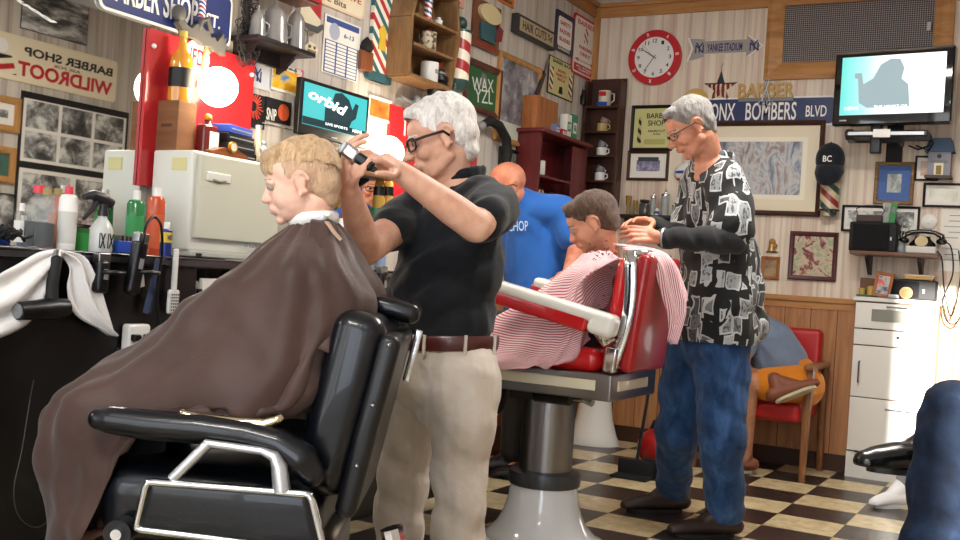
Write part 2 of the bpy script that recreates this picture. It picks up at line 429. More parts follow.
def pole_mat(name,cols,pitch,kind='Object',ax=0,slope=1.2,rough=.3):
    m=mat(name,'#ffffff',rough,coat=.3); t=NT(m); s=t.sep(t.co(kind))
    a=t.n('ShaderNodeMath',operation='ARCTAN2'); t.l(s[1],a.inputs[0]); t.l(s[0],a.inputs[1])
    if slope is None: ph=t.math('ADD',t.math('DIVIDE',s[2],pitch),t.math('DIVIDE',a.outputs[0],2*PI))
    else: ph=t.math('DIVIDE',t.math('ADD',s[2],t.math('MULTIPLY',s[0],slope)),pitch)
    f=t.math('FRACT',t.math('ADD',ph,50)); n=len(cols)
    t.base(t.ramp(f,[(k/n,c) for k,c in enumerate(cols)],'CONSTANT')); return m
# ------------------------------------------------------------------ the mirror behind the first station
pa=onX(0,100,MIRX); pb=onX(146,100,MIRX)
MIR=mat('mirror_silver','#eef0ee',.015,1)
mir=thing('wall_mirror','large wall mirror above the black counter reflecting signs and photographs of the facing wall','mirror',loc=(0,0,0))
MB().box((.006,(-6.4+pb.y)/2,1.62),(.012,pb.y+6.4,1.2)).build('mirror_pane',MIR,mir,smooth=None)
c,w,h=wrect('L',5,-2,57,18,off=.0135)
sc_=text(mir,'rucci',0,0,w*1.05,h*.8,WPL,y=0,shear=.35,bold=.05,M=Matrix.Translation(Vector(c))@RM['L']@Matrix.Rotation(.27,4,'Y'))
if sc_: sc_.name='script_lettering'
pc=onX(322,140,MIRX); pd=onX(391,140,MIRX)
mir2=thing('wall_mirror','small wall mirror under the left television reflecting a bald man','mirror')
MB().box((.006,(pc.y+pd.y)/2,1.26),(.012,pd.y-pc.y,.46)).build('mirror_pane',MIR,mir2,smooth=None)
# ------------------------------------------------------------------ things on the facing wall, seen in the mirror
t,w,h=wthing('advertising_sign','cream metal barber sign with red lettering, reversed in the mirror','sign','R',(-22,25,114,103))
plate(t,'sign_panel',w,h,mat('cream_enamel','#e6dcb8',.35,coat=.3),0,.012,.03); 
plate(t,'border',w-.03,h-.03,CREAM,-.012,.002,.02)
# mirrored view: world-left of the reading sign is image right
text(t,'BARBER SHOP',-.13*w,.2*h,w*.66,h*.2,BLACKP,y=-.0145,bold=.03)
text(t,'ASK FOR',-.11*w,.02*h,w*.2,h*.07,BLACKP,y=-.0145)
text(t,'WILDROOT',-.115*w,-.2*h,w*.7,h*.33,RED,y=-.0145,bold=.035)
bp=MB()
for k in range(5): pass
pm=pole_mat('sign_pole_stripes',['#b8262c','#e8dcc0','#222230','#e8dcc0'],.16,slope=.25)
def sub_at(M0,dx,dz,dy=0): return M0@Matrix.Translation(Vector((dx,dy,dz)))
o=shape(t,'striped_pole',[(.24*w,-.38*h),(.46*w,-.38*h),(.42*w,.02*h),(.28*w,.02*h)],pm,-.0145)
o=shape(t,'pole_globe',circle(.35*w,.2*h,.16*h),WPL,-.0145)
for (nm,lab,px,fm,st,b) in (
  ('framed_photo','black and white landscape photograph high on the facing wall','R',BLACKP,GREY,.0),):
    pass
t,w,h=framed('photo_print','black and white river landscape photograph seen in the mirror','picture','R',(23,-20,86,46),BLACKP,photo(GREY,3,stretch=(1,1,3)),b=.006,d=.006)
framed('framed_photo','oak framed white photograph at the left edge of the mirror','picture','R',(-25,90,18,134),MAPLE,photo(GREY,5),b=.05,matm=PAPER,mb_=.05)
framed('framed_photo','oak framed green picture at the left edge of the mirror','picture','R',(-25,142,13,184),MAPLE,photo([(.4,'#23423a'),(.6,'#5d7c6b')],4),b=.05,matm=mat('green_mat','#47695c',.8),mb_=.06)
framed('photo_print','grey outdoor photograph low at the left edge of the mirror','picture','R',(-25,190,12,232),BLACKP,photo(GREY,5),b=.004)
t,w,h=wthing('photo_poster','black poster holding rows of old street photographs','poster','R',(21,90,120,236))
plate(t,'backing',w,h,BLACKP,0,.006); plate(t,'white_sheet',w-.05,h*.46,PAPER,-.006,.002,cz=.22*h); plate(t,'white_sheet',w-.05,h*.42,PAPER,-.006,.002,cz=-.27*h)
for i in range(3):
    for j in range(2):
        plate(t,'print',w*.28,h*.2,photo(GREY,7),-.008,.001,cx=(-1+i)*w*.31,cz=h*(.34-.225*j))
for i in range(2):
    plate(t,'print',w*.42,h*.36,photo(GREY,7),-.008,.001,cx=(-.5+i)*w*.47,cz=-h*.27)
# ------------------------------------------------------------------ left wall, left to right
t,w,h=wthing('street_sign','blue barber shop street sign above the red board','sign','L',(102,-52,229,49),off=.02)
plate(t,'white_border',w,h,WPL,0,.004,.03); plate(t,'blue_panel',w-.02,h-.02,NAVY,-.004,.0015,.025)
text(t,'BARBER SHOP',-.12*w,-.06*h,w*.66,h*.50,WPL,y=-.006,bold=.02); text(t,'ST.',.34*w,-.08*h,w*.12,h*.24,WPL,y=-.006,bold=.02)
# red board with the round emblem
t,w,h=wthing('red_board','tall red board with a white disc behind the glowing globe lamp','board','L',(147,28,243,200),off=.014)
RB=mat('red_lacquer','#b8242a',.3,coat=.4)
plate(t,'panel',w,h,RB,0,.014); q_=onX(197,58,.03)-MW[t.name].translation; cx=q_.y; cz=q_.z
shape(t,'disc',circle(cx,cz,.066),WPL,-.0145); text(t,'IFD',cx,cz+.003,.07,.06,mat('disc_red','#8f1d22',.5),y=-.016)
for sx in(-1,1):
    MB().ball((sx*(w/2-.02),-.02,h/2-.06),.009).build('screw_cap',WPL,t)
# ornament on top of the board
M0=MW[t.name]
t2=thing('carved_ornament','grey carved animal ornament with a striped pole above the red board','ornament',M=sub_at(M0,-.06,h/2+.02,-.02)@Matrix.Scale(.78,4))
g=MB(); gr=mat('weathered_grey','#5b5854',.6)
pts=[(-.15,.03),(-.12,.06),(-.09,.03),(-.06,.02),(-.03,.05),(0,.05),(.03,.03),(.05,.035),(.07,.005),(.09,.015),(.11,-.005),(.13,.02),(.15,.045),(.155,.02),(.175,.03),(.165,.0),(.185,-.01),(.165,-.03),(.17,-.06),(.13,-.045),(.1,-.055),(.07,-.035),(.02,-.04),(-.02,-.02),(-.06,-.02),(-.11,-.01)]
g.prism(pts,.035); g.tube([(-.02,-.02,.0),(.0,-.03,.07),(.04,-.03,.09),(.07,-.03,.03)],.014); g.ball((-.135,-.02,.075),(.035,.03,.04))
g.build('body',gr,t2,smooth=40)
MB().lathe([(.016,.09),(.016,.17)],(0.0,-.03,0)).build('striped_pole',pole_mat('ornament_pole','#b8262c #eeeeee #2a3a8a #eeeeee'.split(),.04,slope=.8),t2)
MB().ball((0,-.03,.18),.016).build('pole_cap',SILV,t2)
# globe lamp (wall bracket through the board)
lp=onX(218,87,.118); t=thing('globe_lamp','glowing white globe lamp in front of the red board','lamp',loc=lp)
LAMP=mat('lit_globe','#ffffff',.4,emit='#fff0cf',es=9)
MB().ball((0,0,0),.074,n=32).build('globe',LAMP,t,smooth=180)
MB().tube([(-.06,0,.0),(-.08,0,.02),(-.088,0,.02)],.01).tube([(-.085,0,.02),(-.088,0,.1),(-.078,.01,.16),(-.073,.02,.13)],.006).build('bracket',mat('lamp_brass','#d8c08a',.3,.7),t)
# ------------------------------------------------------------------ black counter
def yl(px,py,X): return onX(px,py,X).y
CX=.46; yend=yl(196,300,CX)
BWOOD=mat('black_laminate','#0b0a0b',.38,coat=.1); tb=NT(BWOOD); tb.bump(tb.noise(tb.co(scale=(1,1,8)),3,4),.12,.003)
ct=thing('station_counter','long black counter with a shiny top edge below the mirror','counter')
MB().box((CX/2+.0,(-6.5+-2.2)/2,1.003),(CX-.0,4.3,.03),bev=.004).build('countertop',mat('black_gloss_top','#101012',.2,coat=.5),ct)
MB().box((CX-.02,(-6.5+yend)/2,.494),(.03,yend+6.5,.985)).box((CX/2,yend-.01,.494),(CX-.06,.02,.985)).build('front_panel',BWOOD,ct,smooth=None)
y2=yl(300,300,CX)
MB().box((CX-.04,(y2+-2.2)/2,.494),(.03,-2.2-y2,.985)).build('far_front_panel',BWOOD,ct,smooth=None)
MB().box((CX+.004,(-6.5+-2.2)/2,1.0),(.008,4.3,.016)).build('edge_strip',mat('edge_alu','#55565a',.3,.8),ct)
# white cabinet with a small window under the counter
ca=thing('base_cabinet','white cabinet with a small glass window under the towel warmer','cabinet',loc=(CX-.2,(yend+y2)/2+.0,0))
W_=y2-yend-.03
CWH=mat('speckled_white','#d3d0c8',.5)
MB().box((0,0,.48),(.34,W_,.93),bev=.006).build('body',CWH,ca)
def lp_(px,py): q=onX(px,py,CX-.015); return (q.x-(CX-.2),q.y-(yend+y2)/2,q.z)
a=lp_(204,262); b=lp_(286,325)
MB().box((.177,(a[1]+b[1])/2,.83),(.02,(b[1]-a[1]),.25),bev=.004).build('door',CWH,ca)
MB().box((.19,(a[1]+b[1])/2-.01,.80),(.01,(b[1]-a[1])*.5,.09)).build('window_pane',mat('dark_pane','#5f6258',.15),ca)
MB().tube([(.187,.06,.9),(.205,.06,.9),(.205,.18,.895),(.187,.18,.895)],.004).build('handle',CHR,ca)
MB().box((.18,-W_/2+.035,.80),(.01,.05,.24)).build('control_strip',BLKM,ca)
# ------------------------------------------------------------------ towel warmer
YA=onX(145,190,MIRX).y; XF=onY(192,200,YA).x; c0=Vector((XF,YA,0)); ZB=1.022; ZT=onX(192,149,XF).z; YB2=YA+.47
tw=thing('towel_warmer','white towel warmer cabinet with a big front door on the counter','towel warmer',loc=(.034+(XF-.034)/2,(YA+YB2)/2,ZB))
HH=ZT-ZB; LL=YB2-YA; DT=XF-.034
WW=mat('warmer_white','#dcdcd2',.35,coat=.2); WF=mat('warmer_front','#ccccba',.4)
MB().box((0,0,HH/2+.01),(DT-.012,LL,HH-.02),bev=.01).build('case',WW,tw)
MB().box((.0,0,.012),(DT,LL*.97,.022),bev=.005).build('base',mat('warmer_grey','#b5b6ac',.5),tw)
dm=MB().box((DT/2-.004,.0,HH/2+.028),(.032,LL-.04,HH-.075),bev=.006); dm.build('door',WF,tw)
MB().box((DT/2+.014,-LL*.27,HH-.085),(.012,.12,.034),bev=.0055).build('handle',mat('handle_white','#e3e3d8',.3),tw)
MB().tube([(DT/2+.013,-LL*.27-.05,HH-.092),(DT/2+.018,-LL*.27,HH-.1),(DT/2+.013,-LL*.27+.05,HH-.092)],.006).build('handle_recess',mat('recess_grey','#87877c',.5),tw)
text(tw,'STYLEPRO',0,0,.085,.013,GREYP,y=0,M=Matrix.Translation((DT/2+.0125,LL*.16,.055))@RM['L'])
MB().box((DT/2-.07,-LL/2-.001,HH-.05),(.07,.002,.045)).build('paper_label',mat('label_yellow','#d8cf96',.7),tw)
MB().box((DT/2-.005,-LL/2+.05,.008),(.012,.03,.012)).build('foot',BLKM,tw)
zt=ZB+HH
def onwall_top(px,X): return onX(px,140,X).y
# things on top of the towel warmer
CARD=mat('cardboard','#7c5334',.8); tc=NT(CARD); tc.base(tc.ramp(tc.noise(tc.co(scale=(1,1,6)),4,3),[(.3,'#6d4629'),(.7,'#8a5d3c')]))
a=onX(153,140,.10); b=onX(189,140,.22)
t=thing('cardboard_box','brown cardboard box under the amber bottle on the towel warmer','box',loc=(.075,YA+.065,zt+.001))
zb=onX(160,97,.10).z-zt
MB().box((0,0,zb/2),(.105,.09,zb),bev=.003).build('carton',CARD,t); MB().box((.0,-.046,zb*.5),(.05,.001,.012)).build('print',mat('print_brown','#55371f',.8),t)
def bottle(name,label,loc,prof,gm,lab=None,cap=None,capm=None,liq=None,lm=None,cat='bottle',sx=1,sy=1,group=None,capname='cap'):
    t=thing(name,label,cat,loc=loc,group=group)
    MB().lathe(prof,sx=sx,sy=sy,n=24).build('bottle_body',gm,t,smooth=50)
    if cap: MB().lathe(cap,sx=1,sy=1,n=18).build(capname,capm,t,smooth=35)
    if liq: MB().lathe(liq,sx=sx,sy=sy,n=24).build('contents',lm,t,smooth=50)
    if lab:
        z0,z1,r,mm=lab; MB().lathe([(r,z0),(r,z1)],sx=sx,sy=sy,n=24,capb=False,capt=False).build('label_band',mm,t,smooth=50)
    return t
AMB=mat('amber_liquid','#d9902c',.1,coat=.6)
bottle('liquor_bottle','amber liquor bottle with black label standing on the cardboard box',(.078,YA+.068,zt+zb+.002),[(.04,0),(.042,.01),(.041,.14),(.036,.165),(.016,.19),(.013,.235)],AMB,(.05,.12,.0425,BLACKP),[(.015,.235),(.015,.255)],mat('cap_yellow','#c8a94a',.4))
t=thing('decanter','dark red cut glass decanter with a white label on the towel warmer','bottle',loc=(.14,YA+.155,zt+.001))
RG=mat('ruby_glass','#5f1a1c',.15,coat=.5); 
MB().box((0,0,.055),(.05,.075,.11),bev=.012).lathe([(.02,.11),(.014,.12),(.014,.135)],n=14).build('bottle_body',RG,t); MB().box((.027,.01,.05),(.002,.045,.07)).build('label_paper',PAPER,t)
MB().ball((0,0,.135),.016).build('stopper',GOLD,t)
t=thing('desk_clock','small wooden desk clock with a gold dial on the towel warmer edge','clock',loc=(XF-.045,YA+.2,zt+.001))
MB().prism([(-.09,0),(.09,0),(.09,.012),(.07,.018),(.035,.03),(-.035,.03),(-.07,.018),(-.09,.012)],.05,M=RM['L']@Matrix.Translation((0,.025,0))).build('wooden_base',wood('clock_wood','#8a4a22','#5f2f14',6,'y'),t)
MB().cyl((.026,0,.035),(.036,0,.035),.02,n=24).build('bezel',GOLD,t); MB().cyl((.036,0,.035),(.037,0,.035),.015,n=24).build('dial',CREAM,t)
# stacked cases
for k,(nm,lb,hh,mm,dw) in enumerate((('video_case','black case at the bottom of the stack beside the globe lamp',.032,BLK,0),('video_case','black case above the lowest one in the stack beside the globe lamp',.03,BLKM,.006),('video_case','black case just under the blue one on the towel warmer',.03,BLK,.003),('video_case','blue case on top of the stack beside the globe lamp',.03,BLUEP,.012))):
    z=zt+.001+sum((.032,.03,.03,.03)[:k])+.001*k
    t=thing(nm,lb,'case',loc=(.10,YA+.31-.006*k,z),rz=.06*k,group='cases stacked on the towel warmer')
    MB().box((0,0,hh/2),(.14,.17-dw,hh),bev=.003).build('case',mm,t); MB().box((.071,0,hh/2),(.002,.15-dw,.004)).build('spine_strip',SILV,t)
t=bottle('glass_bottle','tall clear glass bottle at the right end of the towel warmer',(.14,YA+.43,zt+.001),[(.02,0),(.022,.01),(.022,.07),(.012,.1),(.011,.14)],mat('frost_glass','#cfc6ae',.15,coat=.4,alpha=.75),None,[(.013,.14),(.013,.152)],SILV)
t=thing('silver_figurine','silver trophy figurine beside the stacked cases','figurine',loc=(.19,YA+.41,zt+.001))
MB().lathe([(.02,0),(.02,.012),(.008,.02),(.012,.04),(.017,.055),(.01,.07)],n=16).ball((0,0,.08),.012).tube([(0,0,.05),(.0,.02,.045),(0,.022,.025)],.004).build('body',SILV,t)
MB().lathe([(.022,-.0),(.022,.006)],n=16).build('plinth',DKW,t)
# posters behind
def poster(name,label,px,bg,group=None,off=.004):
    t,w,h=wthing(name,label,'poster','L',px,group,off=off); plate(t,'sheet',w,h,bg,0,.0015); return t,w,h
def NY(parent,cx,cz,s,m,y=-.003):
    text(parent,'N',cx,cz-.06*s,s*.8,s*.75,m,y=y,bold=-.0); text(parent,'Y',cx,cz+.05*s,s*.75,s*.9,m,y=y-.001,bold=-.0)
t,w,h=poster('baseball_poster','pale poster with interlocked navy letters left of the sunset picture',(242,58,271,92),mat('pale_blue_paper','#c9ccd4',.6)); NY(t,.0,0,.6*h,NAVY)
t,w,h=poster('sunset_picture','white edged blue and yellow sunset print beside the lettered poster',(271,61,299,97),PAPER)
plate(t,'print',w*.85,h*.72,photo([(.3,'#14264f'),(.45,'#2f86c8'),(.55,'#f0c030'),(.7,'#e87a20')],3,stretch=(1,1,2)),-.0015,.001,cz=-.04*h); text(t,'1986',.02,h*.42,w*.5,h*.08,BLACKP,y=-.002)
t,w,h=poster('fireworks_picture','dark fireworks print with red burst beside the globe lamp',(241,90,264,130),BLACKP)
b_=MB()
for k in range(22):
    a=2*PI*k/22+.1*random.random(); r=w*(.3+.15*random.random()); b_.tube([(0+.02*math.cos(a),-.003,h*.12+.02*math.sin(a)),(r*math.cos(a),-.003,h*.12+r*math.sin(a))],.0025,5)
b_.build('burst',mat('burst_red','#d8503a',.5),t)
t,w,h=poster('eclipse_picture','black print with a red moon right of the fireworks print',(265,96,290,126),BLACKP); shape(t,'moon',circle(.035,.0,.035),photo([(.3,'#3a0f08'),(.6,'#d8603a')],12),-.002); text(t,'SNIP',-.04,-.02,.06,.05,WPL,y=-.002)
t,w,h=poster('ticket_strip','narrow pink ticket strip above the round badge',(295,68,302,96),mat('ticket_pink','#cf5a6a',.6)); text(t,'TICKET',0,0,h*.8,w*.5,WPL,y=-.003,M=Matrix.Rotation(PI/2,4,'Y'))
t,w,h=wthing('round_badge','small round silver badge beside the left television','badge','L',(292,96,303,113),off=.006)
MB().cyl((0,0,0),(0,-.01,0),w*.48,n=28).build('rim',SILV,t); MB().cyl((0,-.01,0),(0,-.012,0),w*.3,n=28).build('centre',BLKM,t)
t,w,h=poster('team_photo','long black and white group photo under the small prints',(262,122,303,133),PAPER); plate(t,'print',w*.97,h*.9,photo(GREY,14),-.0015,.001)
# wall shelf with steins
a=onX(248,38,.10); b=onX(306,60,.10)
Ys=(a.y+b.y)/2; Ls=abs(b.y-a.y); zs=(a.z+b.z)/2+.01
t=thing('wall_shelf','dark bracket shelf carrying silver steins on the left wall','shelf',M=Matrix.Translation((0.001,Ys,zs))@RM['L'])
MB().box((0,-.075,0),(Ls,.15,.02),bev=.004).box((0,-.012,-.035),(Ls*.86,.02,.055)).build('board',mat('shelf_ebony','#1b1214',.4),t)
for s_ in(-1,1): MB().prism([(0,-.01),(.0,-.085),(.012,-.085),(.05,-.06),(.09,-.025),(.11,-.01)],.016,M=Matrix.Translation((s_*Ls*.34,0,0))@Matrix.Rotation(-PI/2,4,'Z')).build('bracket',MATS['shelf_ebony'],t)
for k,(dy,rr,hh,lb) in enumerate(((-.10,.035,.10,'frosted white stein at the left end of the bracket shelf'),(.0,.058,.14,'large silver lidded stein in the middle of the bracket shelf'),(.13,.045,.15,'plain pale stein at the right end of the bracket shelf'))):
    t=thing('stein',lb,'stein',loc=(.075,Ys+dy,zs+.012),group='steins on the bracket shelf')
    MB().lathe([(rr,0),(rr*.96,.01),(rr*.8,hh*.7),(rr*.7,hh*.9),(rr*.5,hh),(rr*.12,hh+.02),(.004,hh+.03)],n=24).build('body',mat('pale_silver','#a5a19e',.25,.4),t,smooth=50)
    MB().tube([(.0,rr*.8,hh*.75),(.01,rr*1.5,hh*.65),(.01,rr*1.5,hh*.35),(0,rr*.9,hh*.2)],.006).build('handle',MATS['pale_silver'],t)
t=thing('lace_ornament','dark lacy feathered ornament hanging beside the street sign','ornament',M=Matrix.Translation(onX(246,22,.03))@RM['L'])
g=MB()
for k in range(90):
    a=random.random()*2*PI; x0=random.uniform(-.05,.05); z0=random.uniform(-.16,.18); r=random.uniform(.012,.03)
    g.tube([(x0+r*math.cos(a+q*1.05),-.01-.02*random.random(),z0+r*math.sin(a+q*1.05)) for q in range(6)],.0022,4,closed=True)
g.build('lacework',mat('dark_lace','#2a2526',.6),t,smooth=None); MB().box((0,.0,0),(.04,.004,.3)).build('spine',BLKM,t)
t,w,h=wthing('wooden_box','reddish wooden box lying above the steins','box','L',(258,-10,296,8),off=.01)
MB().box((0,-.06,0),(w,.12,h),bev=.004).build('box_body',wood('redwood','#6e3322','#4c2015',4,'x'),t); MB().box((0,-.121,h*.3),(w,.003,.004)).build('lid_seam',BLKM,t)
# pole plaque above cream face plaque
t,w,h=wthing('pole_plaque','red and cream barber pole plaque with dark base right of the steins','plaque','L',(299,-18,316,35),off=.004)
shape(t,'plaque_body',[(-w/2,-h*.3),(-w*.3,-h*.42),(w*.3,-h*.42),(w/2,-h*.3),(w/2,h/2),(-w/2,h/2)],pole_mat('plaque_stripes',['#b8343a','#e6dcc2'],.17,slope=.5),0,.02)
shape(t,'dark_base',[(-w*.5,-h*.28),(-w*.3,-h*.36),(w*.3,-h*.36),(w*.55,-h*.26),(w*.6,-h*.36),(w*.35,-h*.5),(-w*.3,-h*.5),(-w*.5,-h*.4)],mat('dark_pewter','#4c4c4e',.5),-.02,.008)
t,w,h=wthing('face_plaque','round cream face plaque just right of the bracket shelf','plaque','L',(298,38,315,59),off=.004)
MB().ball((0,-.012,0),(w*.46,.02,h*.5)).build('disc',CREAM,t)
g=MB(); g.ball((-w*.15,-.03,h*.08),.008).ball((w*.12,-.03,h*.08),.008).box((0,-.03,-h*.2),(w*.4,.006,.008)); g.build('features',mat('face_brown','#8a7a5a',.6),t)
t,w,h=wthing('price_sign','pale pink sign with worn haircut prices at the top of the wall','sign','L',(321,-30,363,21),off=.004)
plate(t,'panel',w,h,mat('faded_pink','#e3c9b6',.6),0,.006,.03); plate(t,'inner_panel',w*.93,h*.88,CREAM,-.006,.001,.03)
text(t,'SHAVE',.1*w,.05*h,w*.6,h*.2,mat('faded_red','#b4605a',.6),y=-.008); text(t,'2 Bits',-.15*w,-.27*h,w*.42,h*.2,mat('faded_grey','#7c6a66',.6),y=-.008)
# schedule calendar
t,w,h=wthing('wall_calendar','blue ruled schedule calendar pinned on the left wall','calendar','L',(325,13,357,83),off=.004)
BLN=mat('schedule_blue','#37508c',.6)
plate(t,'sheet',w,h,PAPER,0,.0015); plate(t,'header',w*.9,h*.1,BLN,-.0015,.0008,cz=h*.42); plate(t,'grid',w*.92,h*.56,BLN,-.0015,.0008,cz=-h*.2)
for i in range(3):
    for j in range(9):
        plate(t,'cell',w*.26,h*.045,PAPER,-.0023,.0005,cx=(-1+i)*w*.3,cz=h*(.04-.06*j))
text(t,'6-13',w*.18,h*.24,w*.28,h*.08,BLN,y=-.002); shape(t,'crest',circle(-w*.22,h*.25,w*.14),mat('pale_crest','#a9b0c4',.6),-.0018,.0006)
# clipper brush, narrow pole, mug cabinet, black jar, big pole
t,w,h=wthing('neck_duster','wooden handled neck duster with black bristles hanging on the wall','brush','L',(359,34,368,74),off=.004)
MB().box((0,-.015,-h*.2),(w,.025,h*.55),bev=.006).build('handle',wood('duster_wood','#8c4f2c','#6b3819',6,'z'),t); MB().lathe([(w*.3,h*.08),(w*.38,h*.2),(w*.25,h*.35),(.003,h*.48)],(0,-.015,0),n=12).build('bristles',BLKM,t)
t,w,h=wthing('pole_plaque','long narrow teal, red and white barber pole plaque','plaque','L',(370,-12,387,86),off=.004)
shape(t,'plaque_body',rrect(w*.8,h,.015),pole_mat('narrow_stripes',['#b8343a','#efe9da','#2d6a74','#efe9da'],.13,slope=.9),0,.02)
shape(t,'gold_figure',[(-.03,-.06),(.03,-.06),(.02,0),(.03,.03),(0,.06),(-.03,.03),(-.02,0)],YEL,-.02,.006)
shape(t,'teal_foot',rrect(w,h*.1,.01,0,-h*.45),TEALP,-.0,.024)
t,w,h=wthing('mug_cabinet','open coffin shaped wooden wall cabinet holding shaving mugs','cabinet','L',(389,-20,431,92),off=.003)
WC=wood('cabinet_oak','#8c6a45','#6f5031',5,'z'); D_=.15
MCW,MCH,MCM=w,h,MW[t.name]
MB().prism([(-w*.5,-h*.5),(w*.38,-h*.5),(w*.5,h*.1),(w*.4,h*.5),(-w*.4,h*.5),(-w*.5,h*.1)],.012).build('back_board',WC,t,smooth=None)
g=MB(); 
for (x0,z0,x1,z1) in ((-.5,-.5,.38,-.5),(.38,-.5,.5,.1),(.5,.1,.4,.5),(.4,.5,-.4,.5),(-.4,.5,-.5,.1),(-.5,.1,-.5,-.5)):
    A=Vector((x0*w,0,z0*h)); B=Vector((x1*w,0,z1*h)); d=(B-A); n_=Vector((-d.z,0,d.x)).normalized()*.009
    vs=[A-n_,B-n_,B+n_,A+n_]; vs=[(v.x,0,v.z) for v in vs]+[(v.x,-D_,v.z) for v in vs]
    g.add(vs,[(0,1,2,3),(7,6,5,4),(0,4,5,1),(1,5,6,2),(2,6,7,3),(3,7,4,0)])
g.build('side_boards',WC,t,smooth=None)
zsh=h*.14
MB().box((0,-D_/2,zsh),(w*.92,D_-.01,.012)).build('shelf_board',WC,t); MB().box((0,-D_/2,-h*.16),(w*.85,D_-.01,.012)).build('shelf_board',WC,t)
def mug(label,M,r=.036,h=.075,m=None,group=None,cat='mug'):
    t=thing('shaving_mug',label,cat,M=M,group=group); m=m or WHT
    MB().lathe([(r*.9,0),(r,.006),(r,h),(r*.9,h),(r*.88,.01)],n=22,capt=False).build('cup',m,t,smooth=50)
    MB().tube([(r*.95,0,h*.85),(r*1.55,0,h*.8),(r*1.6,0,h*.4),(r*.95,0,h*.2)],.0045,8).build('handle',m,t)
    return t
CRK=mat('crackled_mug','#cdbfa4',.3,coat=.3); tcr=NT(CRK); tcr.base(tcr.ramp(tcr.noise(tcr.co(),45,4),[(.45,'#5c4a3a'),(.55,'#cdbfa4')]))
t=mug('cream mug with brushes on the middle shelf of the mug cabinet',MCM@Matrix.Translation((.03,-.08,-h*.16+.007)),.045,.095,CRK,'mugs in the wooden wall cabinet')
MB().tube([(.0,0,.02),(.01,.0,.12)],.012).tube([(.02,0,.02),(.03,0,.125)],.01).build('brush_handles',mat('brush_red','#7a2c24',.4),t)
t=mug('white lettered mug on the bottom of the mug cabinet',MCM@Matrix.Translation((.05,-.09,-h*.5+.011)),.045,.1,WHT,'mugs in the wooden wall cabinet')
MB().box((.0,0,.1),(.02,.02,.12),M=Matrix.Rotation(.7,4,'Y')).build('red_razor_case',mat('razor_red','#7c241c',.4),t); text(t,'OLD',0,.055,.04,.02,BLACKP,y=-.0455)
t=thing('toy_barber_pole','small red, white and blue toy barber pole on the top cabinet shelf','barber pole',M=MCM@Matrix.Translation((.0,-.09,zsh+.007)))
MB().lathe([(.03,0),(.03,.012),(.02,.016)],n=18).build('foot',WHT,t); MB().lathe([(.02,.016),(.02,.13)],n=18).build('striped_tube',pole_mat('toy_stripes',['#b8262c','#f0eee8','#2d4a9a','#f0eee8'],.05,slope=None),t,smooth=50); MB().lathe([(.024,.13),(.024,.145),(.004,.16)],n=18).build('cap',GOLD,t)
t=thing('white_jar_lid','small white jar lying beside the toy pole in the cabinet','jar',M=MCM@Matrix.Translation((.085,-.1,zsh+.007))); MB().lathe([(.02,0),(.022,.03),(.012,.036)],n=16).build('jar_body',WHT,t); MB().lathe([(.014,.036),(.014,.045)],n=16).build('lid',SILV,t)
def wcyl(name,label,cat,pxc,y1,y2,rpx,gap=.03):
    r=rpx*5.4/FPX
    for _ in range(3):
        X=r+gap; q=onX(pxc,(y1+y2)/2,X); r=rpx*(q-CAM).dot(CF)/FPX
    X=r+gap; za=onX(pxc,y1,X).z; zb=onX(pxc,y2,X).z; q=onX(pxc,(y1+y2)/2,X)
    return thing(name,label,cat,M=Matrix.Translation((X,q.y,(za+zb)/2))@RM['L']),r,za-zb
t,r,h=wcyl('black_lantern','ribbed black lantern jar right of the mug cabinet','lantern',438,68,99,11)
MB().lathe([(r*.8,-h/2),(r,-h*.3),(r,-h*.05),(r*.85,0),(r,h*.08),(r*.9,h*.22),(r*.6,h*.25),(r*.6,h*.42),(r*.4,h*.48)],n=28).build('body',BLK,t,smooth=30); MB().lathe([(r*.65,h*.3),(r*.65,h*.36)],n=28).build('collar_ring',GREYP,t); MB().box((0,r+.012,0),(.03,.034,.03)).build('wall_bracket',BLKM,t)
t,r,h=wcyl('barber_pole','large red and white striped barber pole with a green globe on top','barber pole',458.5,15,92,12)
MB().lathe([(r,-h*.36),(r,h*.27)],n=36).build('striped_cylinder',pole_mat('big_pole',['#a5282c','#ece4d2'],.105,slope=.35),t,smooth=50)
DG=mat('dark_green_metal','#34504e',.35,.3)
MB().lathe([(r*.7,-h*.5),(r*.9,-h*.44),(r*1.06,-h*.4),(r*1.06,-h*.36)],n=30).build('base_cup',DG,t,smooth=50)
MB().lathe([(r*1.06,h*.27),(r*1.06,h*.30),(r*.6,h*.32)],n=30).build('top_collar',DG,t,smooth=50); MB().ball((0,0,h*.40),r*.6).build('globe',DG,t,smooth=180)
MB().box((0,r+.012,-h*.3),(.04,.034,.05)).box((0,r+.012,h*.24),(.04,.034,.05)).build('wall_bracket',DG,t)
MB().tube([(r*1.0,0,-.02),(r*1.4,0,-.03)],.005).build('hook',CHR,t)
t,w,h=wthing('white_strip','narrow white board hanging between the mug cabinet and barber pole','board','L',(437,-10,448,66),off=.003); plate(t,'board',w,h,mat('pale_grey_board','#b9c2bf',.3),0,.02); plate(t,'edge',w*.15,h,PAPER,-.02,.002,cx=-w*.4)
t,w,h=wthing('wall_sign','pink and red sign cut by the top edge above the big pole','sign','L',(434,-25,463,9),off=.003); plate(t,'panel',w,h,mat('sign_pink','#d8a89c',.5),0,.006); text(t,'SALON',0,-.3*h,w*.7,h*.18,RED,y=-.007)
t,w,h=wthing('wall_sign','orange sign cut by the top edge above the framed photo','sign','L',(494,-22,513,9),off=.003); plate(t,'panel',w,h,mat('sign_orange','#cf7a34',.5),0,.006); text(t,'BARBER',0,-.3*h,w*.8,h*.16,BLACKP,y=-.007)
t,w,h=wthing('barber_plaque','wooden plaque of a cream haired barber in teal','plaque','L',(473,-4,496,56),off=.003)
